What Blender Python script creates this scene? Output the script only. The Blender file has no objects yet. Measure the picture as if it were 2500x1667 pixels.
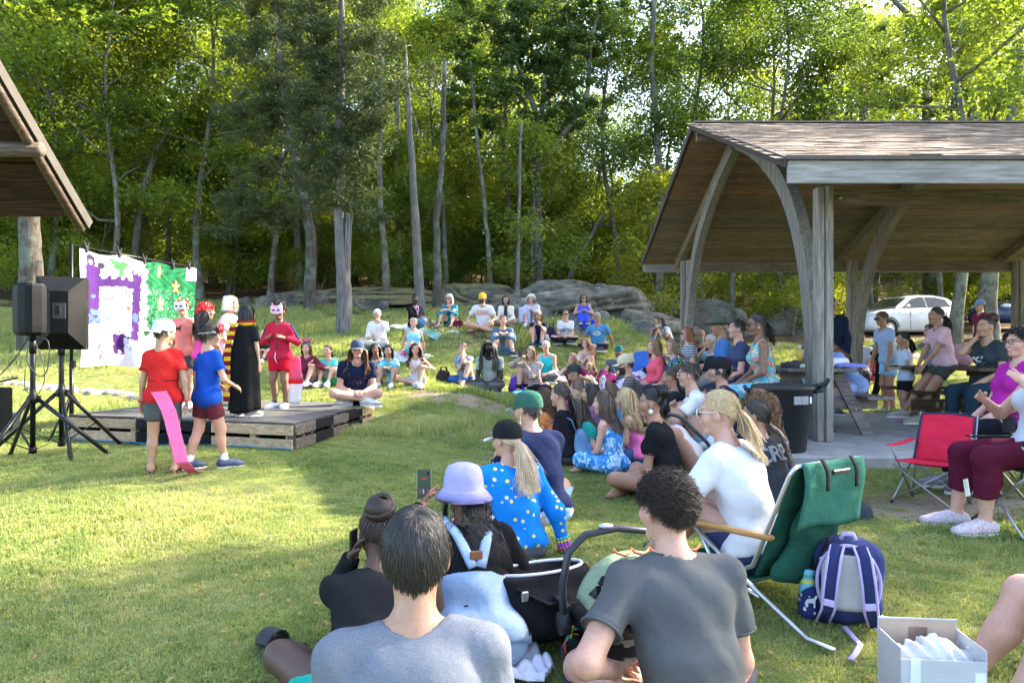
import bpy,math,random
import numpy as np
from mathutils import Vector,Matrix

random.seed(7)
RNG = np.random.default_rng(11)
SC = bpy.context.scene
COL = SC.collection
R = math.radians

# ------------------------------------------------------------------ camera, sky, sun, exposure
F_PX,CX,HY,CAM_Z = 1800.0,1250.0,862.0,1.2      # focal length and horizon in photograph pixels
cam_d = bpy.data.cameras.new('camera')
cam_d.sensor_width = 36.0
cam_d.lens = F_PX / 2500.0 * 36.0
cam_d.shift_y = (HY - 833.5) / 2500.0
cam_d.clip_start = 0.05
cam_d.clip_end = 500.0
cam = bpy.data.objects.new('camera',cam_d)
cam.location = (0,0,CAM_Z)
cam.rotation_euler = (R(90),0,0)
COL.objects.link(cam)
SC.camera = cam

SUN_AZ,SUN_EL = 63.0,35.0          # degrees to the right of the view direction, degrees above the horizon
world = bpy.data.worlds.new('World')
SC.world = world
world.use_nodes = True
wn = world.node_tree.nodes
wn.clear()
w_out = wn.new('ShaderNodeOutputWorld')
w_bg = wn.new('ShaderNodeBackground')
w_sky = wn.new('ShaderNodeTexSky')
w_sky.sky_type = 'NISHITA'
w_sky.sun_disc = False
w_sky.sun_elevation = R(SUN_EL)
w_sky.sun_rotation = R(SUN_AZ)
w_sky.air_density = 1.0
w_sky.dust_density = 2.5
w_sky.ozone_density = 1.0
w_bg.inputs['Strength'].default_value = 0.15
world.node_tree.links.new(w_sky.outputs[0],w_bg.inputs[0])
world.node_tree.links.new(w_bg.outputs[0],w_out.inputs[0])

sun_d = bpy.data.lights.new('sun','SUN')
sun_d.energy = 4.7
sun_d.angle = R(0.55)
sun_d.color = (1.0,0.89,0.70)
sun = bpy.data.objects.new('sun',sun_d)
sv = Vector((math.sin(R(SUN_AZ)) * math.cos(R(SUN_EL)),math.cos(R(SUN_AZ)) * math.cos(R(SUN_EL)),math.sin(R(SUN_EL))))
sun.rotation_euler = sv.to_track_quat('Z','Y').to_euler()
sun.location = (10,6,20)
COL.objects.link(sun)

SC.view_settings.view_transform = 'Standard'
SC.view_settings.look = 'None'
SC.view_settings.gamma = 1.0
SC.view_settings.exposure = 2.75
SC.view_settings.use_curve_mapping = False
SC.render.engine = 'CYCLES'
SC.cycles.max_bounces = 5
SC.cycles.diffuse_bounces = 2
SC.cycles.glossy_bounces = 2
SC.cycles.transmission_bounces = 3
SC.cycles.use_adaptive_sampling = True
SC.cycles.adaptive_threshold = 0.03
SC.cycles.transparent_max_bounces = 6
SC.cycles.sample_clamp_indirect = 4.0
SC.cycles.use_denoising = True

def at(px,py,d):
	"""the point seen at photograph pixel (px, py) at depth d"""
	return Vector(((px - CX) * d / F_PX,d,CAM_Z + (HY - py) * d / F_PX))

# ------------------------------------------------------------------ materials
_mats = {}

def srgb(h):
	h = h.lstrip('#')
	c = [int(h[i:i + 2],16) / 255 for i in (0,2,4)]
	return tuple((x / 12.92 if x <= 0.04045 else ((x + 0.055) / 1.055) ** 2.4) for x in c)

class NT:
	def __init__(s,name):
		s.m = bpy.data.materials.new(name)
		s.m.use_nodes = True
		s.t = s.m.node_tree
		s.n = s.t.nodes
		s.n.clear()
		s.out = s.n.new('ShaderNodeOutputMaterial')
	def new(s,typ,**kw):
		n = s.n.new(typ)
		for k,v in kw.items():
			if k.startswith('i_'):
				key = k[2:]
				key = int(key) if key.isdigit() else key.replace('_',' ')
				n.inputs[key].default_value = v
			else:
				setattr(n,k,v)
		return n
	def link(s,a,b):
		s.t.links.new(a,b)
	def bsdf(s,rough=0.8,**kw):
		b = s.new('ShaderNodeBsdfPrincipled')
		b.inputs['Roughness'].default_value = rough
		b.inputs['Specular IOR Level'].default_value = kw.get('spec',0.3)
		b.inputs['Metallic'].default_value = kw.get('metal',0.0)
		s.link(b.outputs[0],s.out.inputs[0])
		return b
	def ramp(s,stops,fac=None,interp='LINEAR'):
		r = s.new('ShaderNodeValToRGB')
		r.color_ramp.interpolation = interp
		e = r.color_ramp.elements
		while len(e) < len(stops):
			e.new(0.5)
		for el,(p,c) in zip(e,stops):
			el.position = p
			el.color = (*c[:3],1)
		if fac is not None:
			s.link(fac,r.inputs[0])
		return r.outputs[0]
	def coord(s,which='Object',scale=(1,1,1),rot=(0,0,0)):
		if which == 'World':
			g = s.new('ShaderNodeNewGeometry').outputs['Position']
		else:
			g = s.new('ShaderNodeTexCoord').outputs[which]
		m = s.new('ShaderNodeMapping')
		m.inputs['Scale'].default_value = scale
		m.inputs['Rotation'].default_value = rot
		s.link(g,m.inputs[0])
		return m.outputs[0]
	def noise(s,vec,scale=5,detail=4,rough=0.55,out=0):
		n = s.new('ShaderNodeTexNoise')
		n.inputs['Scale'].default_value = scale
		n.inputs['Detail'].default_value = detail
		n.inputs['Roughness'].default_value = rough
		s.link(vec,n.inputs['Vector'])
		return n.outputs[out]
	def mix(s,fac,a,b,mode='MIX'):
		m = s.new('ShaderNodeMix',data_type='RGBA',blend_type=mode)
		for sock,v in ((0,fac),(6,a),(7,b)):
			if isinstance(v,bpy.types.NodeSocket):
				s.link(v,m.inputs[sock])
			elif sock == 0:
				m.inputs[0].default_value = v
			else:
				m.inputs[sock].default_value = (*v[:3],1)
		return m.outputs[2]
	def math(s,op,a,b=0.5):
		m = s.new('ShaderNodeMath',operation=op)
		for i,v in ((0,a),(1,b)):
			if isinstance(v,bpy.types.NodeSocket):
				s.link(v,m.inputs[i])
			else:
				m.inputs[i].default_value = v
		return m.outputs[0]
	def bump(s,h,strength=0.3,dist=0.01,bsdf=None):
		b = s.new('ShaderNodeBump')
		b.inputs['Strength'].default_value = strength
		b.inputs['Distance'].default_value = dist
		s.link(h,b.inputs['Height'])
		if bsdf is not None:
			s.link(b.outputs[0],bsdf.inputs['Normal'])
		return b.outputs[0]

def mul(c,k):
	return tuple(min(1,x * k) for x in c[:3])

def plain(col,rough=0.6,metal=0.0,spec=0.3,var=0.12,bump=0.1,scale=40,key=None):
	"""painted, moulded or cast surface with slight wear"""
	k = ('plain',col,rough,metal,spec,var,bump,scale)
	if k in _mats:
		return _mats[k]
	t = NT('surface')
	b = t.bsdf(rough,metal=metal,spec=spec)
	v = t.coord('Object')
	n = t.noise(v,scale * 0.15,5)
	t.link(t.ramp([(0.3,mul(col,1 - var)),(0.7,mul(col,1 + var))],n),b.inputs['Base Color'])
	if bump:
		t.bump(t.noise(v,scale,3),bump,0.004,b)
	_mats[k] = t.m
	return t.m

def fabric(col,kind='plain',col2=None,col3=None,rough=0.92,fold=0.5,scale=1.0):
	"""woven cloth; kind picks the printed or woven pattern"""
	k = ('fabric',col,kind,col2,col3,rough,fold,scale)
	if k in _mats:
		return _mats[k]
	t = NT('cloth')
	b = t.bsdf(rough,spec=0.05)
	v = t.coord('Object')
	base = col
	if kind == 'plain':
		n = t.noise(v,6,3)
		c = t.ramp([(0.3,mul(col,0.9)),(0.7,mul(col,1.08))],n)
	elif kind == 'heather':
		n = t.noise(t.coord('Object',(1,1,4)),260,2)
		c = t.ramp([(0.35,mul(col,0.72)),(0.65,mul(col,1.25))],n)
	elif kind == 'denim':
		n = t.noise(v,5,4)
		n2 = t.noise(t.coord('Object',(1,1,6)),180,2)
		c1 = t.ramp([(0.3,mul(col,0.75)),(0.72,mul(col,1.35))],n)
		c = t.mix(0.3,c1,t.ramp([(0.4,mul(col,0.6)),(0.6,mul(col,1.5))],n2))
	elif kind in ('stripe','stripev'):
		w = t.new('ShaderNodeTexWave',wave_type='BANDS',bands_direction='Z' if kind == 'stripe' else 'X',wave_profile='SIN')
		w.inputs['Scale'].default_value = 8 * scale
		w.inputs['Distortion'].default_value = 1.2
		w.inputs['Detail'].default_value = 1
		w.inputs['Detail Scale'].default_value = 0.6
		t.link(v,w.inputs['Vector'])
		c = t.ramp([(0.52,col),(0.6,col2)],w.outputs['Fac'])
	elif kind == 'check':
		ws = []
		for d in ('X','Z'):
			w = t.new('ShaderNodeTexWave',wave_type='BANDS',bands_direction=d,wave_profile='SIN')
			w.inputs['Scale'].default_value = 7 * scale
			w.inputs['Distortion'].default_value = 0.6
			t.link(v,w.inputs['Vector'])
			ws.append(w.outputs['Fac'])
		f = t.math('MAXIMUM',ws[0],ws[1])
		c = t.ramp([(0.75,col),(0.88,col2)],f)
	elif kind in ('floral','dots','tiedye','blotch'):
		if kind == 'tiedye':
			n = t.noise(v,5 * scale,3,0.6)
			c = t.ramp([(0.38,col),(0.5,col2),(0.62,col3 or col)],n)
		else:
			vo = t.new('ShaderNodeTexVoronoi')
			vo.inputs['Scale'].default_value = 22 * scale
			vo.inputs['Randomness'].default_value = 0.95
			wob = t.mix(0.35 if kind != 'dots' else 0.02,v,t.noise(v,14 * scale,2,out=1),'ADD')
			t.link(wob,vo.inputs['Vector'])
			if kind == 'dots':
				hue = t.ramp([(0.3,col2),(0.5,col3 or col2),(0.75,col2)],t.math('FRACT',t.math('MULTIPLY',vo.outputs['Color'],1.7)),'CONSTANT')
				m = t.math('LESS_THAN',vo.outputs['Distance'],0.24)
				c = t.mix(m,col,hue)
			else:
				sep = t.new('ShaderNodeSeparateColor')
				t.link(vo.outputs['Color'],sep.inputs[0])
				c = t.ramp([(0.0,col),(0.45,col2),(0.72,col3 or col),(0.88,col)],sep.outputs[0],'CONSTANT')
	else:
		c = t.ramp([(0,col),(1,col)],t.noise(v,2))
	t.link(c,b.inputs['Base Color'])
	wv = t.mix(0.25,v,t.noise(v,3.0,2,out=1),'ADD')
	f1 = t.noise(t.coord('Object',(2.6,2.6,3.2),(0.6,0.5,0.3)),3.0,3,0.42)
	fm = t.new('ShaderNodeTexNoise')
	fm.inputs['Scale'].default_value = 7
	fm.inputs['Detail'].default_value = 2
	t.link(wv,fm.inputs['Vector'])
	h = t.math('ADD',f1,t.math('MULTIPLY',fm.outputs[0],0.5))
	cr_ = t.math('MINIMUM',t.math('MULTIPLY',t.math('ABSOLUTE',t.math('SUBTRACT',t.noise(wv,2.6,1,.4),0.5)),9.0),1.0)
	h = t.math('ADD',h,t.math('MULTIPLY',cr_,0.16))
	h2 = t.math('ADD',h,t.math('MULTIPLY',t.noise(v,420,1),0.012))
	t.bump(h2,fold,0.035,b)
	_mats[k] = t.m
	return t.m

def skin_mat():
	if 'skin' in _mats:
		return _mats['skin']
	t = NT('skin')
	b = t.bsdf(0.52,spec=0.35)
	a = t.new('ShaderNodeVertexColor',layer_name='Col')
	v = t.coord('Object')
	n = t.noise(v,18,4)
	n4 = t.noise(v,70,4,.7)
	c = t.mix(0.55,a.outputs[0],t.ramp([(0.3,(0.78,0.66,0.62)),(0.7,(1.05,1,1))],n),'MULTIPLY')
	c = t.mix(0.35,c,t.ramp([(0.35,(0.8,0.68,0.64)),(0.6,(1.05,1.03,1.02))],n4),'MULTIPLY')
	t.link(c,b.inputs['Base Color'])
	b.inputs['Subsurface Weight'].default_value = 0.12
	b.inputs['Subsurface Radius'].default_value = (0.012,0.005,0.003)
	t.bump(t.noise(v,140,3),0.12,0.003,b)
	_mats['skin'] = t.m
	return t.m

def hair_mat(col,rough=0.55):
	k = ('hair',col,rough)
	if k in _mats:
		return _mats[k]
	t = NT('hair')
	b = t.bsdf(rough,spec=0.45)
	v = t.coord('Object')
	n = t.noise(v,60,3)
	t.link(t.ramp([(0.25,mul(col,0.72)),(0.55,col),(0.8,mul(col,1.28))],n),b.inputs['Base Color'])
	b.inputs['Anisotropic'].default_value = 0.4
	_mats[k] = t.m
	return t.m

def wood(col,col2=None,axis='X',rough=0.85,scale=1.0,knots=True):
	col2 = col2 or mul(col,0.6)
	k = ('wood',col,col2,axis,rough,scale)
	if k in _mats:
		return _mats[k]
	t = NT('weathered wood')
	b = t.bsdf(rough,spec=0.2)
	st = {'X': (0.7,9,9),'Y': (9,0.7,9),'Z': (9,9,0.7)}[axis]
	oi = t.new('ShaderNodeObjectInfo')
	tc = t.new('ShaderNodeTexCoord').outputs['Object']
	cmb = t.new('ShaderNodeVectorMath',operation='ADD')
	t.link(tc,cmb.inputs[0])
	rnd = t.math('MULTIPLY',oi.outputs['Random'],37.0)
	cx = t.new('ShaderNodeCombineXYZ')
	for i in range(3):
		t.link(rnd,cx.inputs[i])
	t.link(cx.outputs[0],cmb.inputs[1])
	mp = t.new('ShaderNodeMapping')
	mp.inputs['Scale'].default_value = tuple(x * scale for x in st)
	t.link(cmb.outputs[0],mp.inputs[0])
	n = t.noise(mp.outputs[0],4,8,0.68)
	n2 = t.noise(cmb.outputs[0],1.3 * scale,3)
	c1 = t.ramp([(0.28,mul(col2,0.75)),(0.45,col2),(0.62,col),(0.8,mul(col,1.2))],n)
	c2 = t.mix(0.5,c1,t.ramp([(0.3,(0.6,0.58,0.55)),(0.7,(1.0,1.0,1.0))],n2),'MULTIPLY')
	tone = t.ramp([(0,(0.72,0.70,0.68)),(1,(1.15,1.12,1.1))],oi.outputs['Random'])
	t.link(t.mix(0.8,c2,tone,'MULTIPLY'),b.inputs['Base Color'])
	t.bump(n,0.4,0.008,b)
	_mats[k] = t.m
	return t.m

def leaf_mat(name,cols,trans=0.5,tcol=None,rough=0.45):
	k = ('leaf',name)
	if k in _mats:
		return _mats[k]
	t = NT('leaves')
	oi = t.new('ShaderNodeObjectInfo')
	pos = t.coord('World')
	n = t.noise(pos,0.9,3)
	n2 = t.noise(pos,9,2)
	f = t.math('ADD',t.math('MULTIPLY',n,0.7),t.math('MULTIPLY',n2,0.5))
	f = t.math('ADD',f,t.math('MULTIPLY',t.math('SUBTRACT',oi.outputs['Random'],0.5),0.25))
	c = t.ramp([(0.35,cols[0]),(0.58,cols[1]),(0.82,cols[2])],f)
	d = t.new('ShaderNodeBsdfPrincipled')
	d.inputs['Roughness'].default_value = rough
	d.inputs['Specular IOR Level'].default_value = 0.35
	t.link(c,d.inputs['Base Color'])
	tr = t.new('ShaderNodeBsdfTranslucent')
	tc = t.mix(1.0,c,tcol or (1.35,1.25,0.45),'MULTIPLY')
	t.link(tc,tr.inputs[0])
	m = t.new('ShaderNodeMixShader')
	m.inputs[0].default_value = trans
	t.link(d.outputs[0],m.inputs[1])
	t.link(tr.outputs[0],m.inputs[2])
	t.link(m.outputs[0],t.out.inputs[0])
	_mats[k] = t.m
	return t.m

def bark_mat(col,col2,lichen=None,scale=1.0):
	k = ('bark',col,col2,lichen,scale)
	if k in _mats:
		return _mats[k]
	t = NT('bark')
	b = t.bsdf(0.95,spec=0.1)
	v = t.coord('Object',(5 * scale,5 * scale,0.8 * scale))
	n = t.noise(v,3,8,0.7)
	c = t.ramp([(0.3,col2),(0.5,mul(col,0.75)),(0.7,col)],n)
	if lichen:
		l = t.noise(t.coord('Object'),2.2,5,0.65)
		c = t.mix(t.ramp([(0.48,(0,0,0)),(0.6,(1,1,1))],l),c,lichen)
	t.link(c,b.inputs['Base Color'])
	t.bump(n,0.9,0.04,b)
	_mats[k] = t.m
	return t.m

# ------------------------------------------------------------------ objects
def tag(o,label=None,cat=None,group=None,kind=None):
	if label:
		o['label'] = label
	if cat:
		o['category'] = cat
	if group:
		o['group'] = group
	if kind:
		o['kind'] = kind
	return o

def empty(name,loc=(0,0,0),rz=0.0,label=None,cat=None,group=None):
	o = bpy.data.objects.new(name,None)
	o.empty_display_size = 0.1
	COL.objects.link(o)
	o.location = loc
	o.rotation_euler = (0,0,rz)
	return tag(o,label,cat,group)

def mesh_from_arrays(name,V,Fq=None,Ft=None,smooth=True):
	"""V (n,3) float, Fq (m,4) and Ft (k,3) int arrays"""
	me = bpy.data.meshes.new(name)
	V = np.ascontiguousarray(V,dtype=np.float32)
	me.vertices.add(len(V))
	me.vertices.foreach_set('co',V.ravel())
	loops,starts,tot = [],[],[]
	off = 0
	for Fa,n in ((Fq,4),(Ft,3)):
		if Fa is None or len(Fa) == 0:
			continue
		Fa = np.ascontiguousarray(Fa,dtype=np.int32)
		loops.append(Fa.ravel())
		starts.append(off + np.arange(len(Fa),dtype=np.int32) * n)
		tot.append(np.full(len(Fa),n,dtype=np.int32))
		off += Fa.size
	loops = np.concatenate(loops)
	starts = np.concatenate(starts)
	me.loops.add(len(loops))
	me.loops.foreach_set('vertex_index',loops)
	me.polygons.add(len(starts))
	me.polygons.foreach_set('loop_start',starts)
	me.polygons.foreach_set('loop_total',np.concatenate(tot))
	me.polygons.foreach_set('use_smooth',np.full(len(starts),smooth,dtype=bool))
	me.update(calc_edges=True)
	return me

def link_obj(name,me,mat=None,parent=None,loc=None,rot=None):
	o = bpy.data.objects.new(name,me)
	if mat is not None and me is not None and not me.materials:
		me.materials.append(mat)
	COL.objects.link(o)
	if parent is not None:
		o.parent = parent
	if loc is not None:
		o.location = loc
	if rot is not None:
		o.rotation_euler = rot
	return o

def frame_from(z,hint=(0,0,1)):
	z = Vector(z).normalized()
	h = Vector(hint)
	if abs(z.dot(h.normalized())) > 0.97:
		h = Vector((1,0,0))
	x = h.cross(z).normalized()
	y = z.cross(x)
	return x,y,z

class MB:
	"""collects shapes into one mesh"""
	def __init__(s):
		s.v,s.f,s.sm = [],[],[]
	def _add(s,vs,fs,smooth=False):
		o = len(s.v)
		s.v.extend([tuple(v) for v in vs])
		s.f.extend([tuple(i + o for i in f) for f in fs])
		s.sm.extend([smooth] * len(fs))
		return s
	def box(s,c,size,rot=None,bev=0.0):
		hx,hy,hz = (x / 2 for x in size)
		M = rot if rot is not None else Matrix.Identity(3)
		c = Vector(c)
		if bev <= 0:
			P = [(-hx,-hy,-hz),(hx,-hy,-hz),(hx,hy,-hz),(-hx,hy,-hz),(-hx,-hy,hz),(hx,-hy,hz),(hx,hy,hz),(-hx,hy,hz)]
			Fc = [(3,2,1,0),(4,5,6,7),(0,1,5,4),(1,2,6,5),(2,3,7,6),(3,0,4,7)]
			return s._add([c + M @ Vector(p) for p in P],Fc)
		b = min(bev,hx * .9,hy * .9,hz * .9)
		P,idx = [],{}
		for sx in (-1,1):
			for sy in (-1,1):
				for sz in (-1,1):
					for a in range(3):
						q = [sx * (hx - b),sy * (hy - b),sz * (hz - b)]
						q[a] = (sx,sy,sz)[a] * (hx,hy,hz)[a]
						idx[(sx,sy,sz,a)] = len(P)
						P.append(tuple(q))
		Fc = []
		for a in range(3):
			u,w = (a + 1) % 3,(a + 2) % 3
			for sg in (-1,1):
				q = []
				for (su,sw) in ((-1,-1),(1,-1),(1,1),(-1,1)):
					k = [0,0,0]
					k[a],k[u],k[w] = sg,su,sw
					q.append(idx[(*k,a)])
				Fc.append(tuple(q) if sg > 0 else tuple(q[::-1]))
		for a in range(3):
			u,w = (a + 1) % 3,(a + 2) % 3
			for su in (-1,1):
				for sw in (-1,1):
					k0,k1 = [0,0,0],[0,0,0]
					k0[a],k0[u],k0[w] = -1,su,sw
					k1[a],k1[u],k1[w] = 1,su,sw
					q = (idx[(*k0,u)],idx[(*k1,u)],idx[(*k1,w)],idx[(*k0,w)])
					Fc.append(q if su * sw < 0 else q[::-1])
		for sx in (-1,1):
			for sy in (-1,1):
				for sz in (-1,1):
					q = (idx[(sx,sy,sz,0)],idx[(sx,sy,sz,1)],idx[(sx,sy,sz,2)])
					Fc.append(q if sx * sy * sz > 0 else q[::-1])
		return s._add([c + M @ Vector(p) for p in P],Fc)
	def beam(s,a,b,w,h,up=(0,0,1),bev=0.0):
		"""bar from a to b, w across and h along up"""
		a,b = Vector(a),Vector(b)
		x,y,z = frame_from(b - a,up)
		M = Matrix((x,y,z)).transposed()
		return s.box((a + b) / 2,(w,h,(b - a).length),M,bev)
	def tube(s,pts,r,n=8,caps=True,smooth=True,flat=1.0,hint=(0,0,1)):
		pts = [Vector(p) for p in pts]
		rs = r if isinstance(r,(list,tuple)) else [r] * len(pts)
		vs,fs = [],[]
		px = None
		for i,p in enumerate(pts):
			d = (pts[min(i + 1,len(pts) - 1)] - pts[max(i - 1,0)])
			x,y,z = frame_from(d,hint if px is None else px)
			if px is not None:
				x = (px - z * px.dot(z)).normalized()
				y = z.cross(x)
			px = x
			for k in range(n):
				a = 2 * math.pi * k / n
				vs.append(p + (x * math.cos(a) + y * math.sin(a) * flat) * rs[i])
		for i in range(len(pts) - 1):
			for k in range(n):
				k2 = (k + 1) % n
				fs.append((i * n + k,i * n + k2,(i + 1) * n + k2,(i + 1) * n + k))
		if caps:
			fs.append(tuple(range(n - 1,-1,-1)))
			fs.append(tuple((len(pts) - 1) * n + k for k in range(n)))
		return s._add(vs,fs,smooth)
	def lathe(s,prof,c=(0,0,0),n=20,M=None,sx=1.0,sy=1.0,a0=0.0,a1=360.0,smooth=True):
		"""prof: list of (radius, z)"""
		M = M or Matrix.Identity(3)
		c = Vector(c)
		full = abs(a1 - a0) >= 359.9
		m = n if full else n + 1
		vs,fs = [],[]
		for (r_,z_) in prof:
			for k in range(m):
				a = R(a0 + (a1 - a0) * k / n)
				vs.append(c + M @ Vector((r_ * math.cos(a) * sx,r_ * math.sin(a) * sy,z_)))
		for i in range(len(prof) - 1):
			for k in range(n):
				k2 = (k + 1) % m
				fs.append((i * m + k,i * m + k2,(i + 1) * m + k2,(i + 1) * m + k))
		return s._add(vs,fs,smooth)
	def ball(s,c,r,n=10,m=7,M=None):
		r3 = r if isinstance(r,(list,tuple)) else (r,r,r)
		M = M or Matrix.Identity(3)
		c = Vector(c)
		vs,fs = [],[]
		for i in range(m + 1):
			t = math.pi * i / m
			for k in range(n):
				a = 2 * math.pi * k / n
				vs.append(c + M @ Vector((math.sin(t) * math.cos(a) * r3[0],math.sin(t) * math.sin(a) * r3[1],-math.cos(t) * r3[2])))
		for i in range(m):
			for k in range(n):
				k2 = (k + 1) % n
				fs.append((i * n + k,i * n + k2,(i + 1) * n + k2,(i + 1) * n + k))
		return s._add(vs,fs,True)
	def prism(s,poly,d0,d1,axis='Y',M=None,c=(0,0,0),smooth=False):
		"""polygon (u,w) extruded along an axis from d0 to d1; counter-clockwise seen from +axis is not required"""
		M = M or Matrix.Identity(3)
		c = Vector(c)
		def P(u,w,d):
			return {'Y': (u,d,w),'X': (d,u,w),'Z': (u,w,d)}[axis]
		n = len(poly)
		vs = [c + M @ Vector(P(u,w,d0)) for u,w in poly] + [c + M @ Vector(P(u,w,d1)) for u,w in poly]
		fs = [tuple(range(n)),tuple(range(2 * n - 1,n - 1,-1))]
		for i in range(n):
			j = (i + 1) % n
			fs.append((j,i,i + n,j + n))
		return s._add(vs,fs,smooth)
	def sheet(s,fn,nu,nv,smooth=True,th=0.0):
		vs = [fn(i / nu,j / nv) for j in range(nv + 1) for i in range(nu + 1)]
		fs = [(j * (nu + 1) + i,j * (nu + 1) + i + 1,(j + 1) * (nu + 1) + i + 1,(j + 1) * (nu + 1) + i) for j in range(nv) for i in range(nu)]
		s._add(vs,fs,smooth)
		if th:
			V = [Vector(v) for v in vs]
			w = nu + 1
			lo = []
			for j in range(nv + 1):
				for i in range(nu + 1):
					a = V[j * w + min(i + 1,nu)] - V[j * w + max(i - 1,0)]
					b = V[min(j + 1,nv) * w + i] - V[max(j - 1,0) * w + i]
					nn = a.cross(b)
					nn = nn.normalized() if nn.length > 1e-12 else Vector((0,0,1))
					lo.append(V[j * w + i] - nn * th)
			o = len(s.v) - len(vs)
			o2 = len(s.v)
			s.v.extend([tuple(p) for p in lo])
			s.f.extend([tuple(o2 + k for k in reversed(f)) for f in fs])
			s.sm.extend([smooth] * len(fs))
			rim = [i for i in range(w)] + [j * w + nu for j in range(1,nv + 1)] + [nv * w + i for i in range(nu - 1,-1,-1)] + [j * w for j in range(nv - 1,0,-1)]
			for a,b in zip(rim,rim[1:] + rim[:1]):
				s.f.append((o + b,o + a,o2 + a,o2 + b))
				s.sm.append(False)
		return s
	def xf(s,M):
		s.v = [tuple(M @ Vector(v)) for v in s.v]
		return s
	def mesh(s,name):
		me = bpy.data.meshes.new(name)
		me.from_pydata(s.v,[],s.f)
		me.polygons.foreach_set('use_smooth',s.sm)
		me.update()
		return me
	def build(s,name,mat,parent=None,loc=None,rot=None):
		return link_obj(name,s.mesh(name),mat,parent,loc,rot)

def copy_tree(o,parent=None):
	c = o.copy()
	COL.objects.link(c)
	c.parent = parent
	for ch in o.children:
		copy_tree(ch,c)
	return c

def wob(x,y,sc=1.0,seed=0.0):
	"""cheap smooth pseudo-noise in about [-1, 1] (works on arrays)"""
	x = x * sc + seed * 1.37
	y = y * sc - seed * 2.11
	return (np.sin(x * 1.7 + 1.3 * np.sin(y * 1.1 + seed)) + np.sin(y * 2.3 + 1.7 * np.sin(x * 0.9)) + 0.6 * np.sin(x * 4.1 - y * 3.3 + seed)) / 2.6
# ------------------------------------------------------------------ who sits where (photograph pixels of the seat or feet, depth in metres)
LIGHT,PINKISH,TAN,OLIVE,BROWN,DARK = (.52,.31,.22),(.56,.335,.25),(.36,.20,.13),(.43,.26,.17),(.22,.12,.075),(.075,.042,.030)
H_BLACK,H_DARK,H_BROWN,H_LBROWN,H_BLOND,H_GREY,H_WHITE,H_RED = (.012,.010,.009),(.028,.018,.013),(.060,.034,.020),(.14,.085,.048),(.42,.29,.14),(.34,.34,.34),(0.59,0.57,0.54),(.30,.10,.035)
NAVY,BLACK,WHITE_,JEAN,LJEAN,KHAKI,MAROON = (.012,.018,.046),(.012,.012,.014),(0.61,0.61,0.63),(.050,.105,.22),(.30,.42,.58),(.44,.38,.28),(.13,.014,.030)
GREY,DGREY,TEAL,RED,ROYAL = (.17,.175,.18),(.055,.058,.06),(.03,.42,.44),(.48,.022,.020),(.012,.060,.34)

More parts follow.
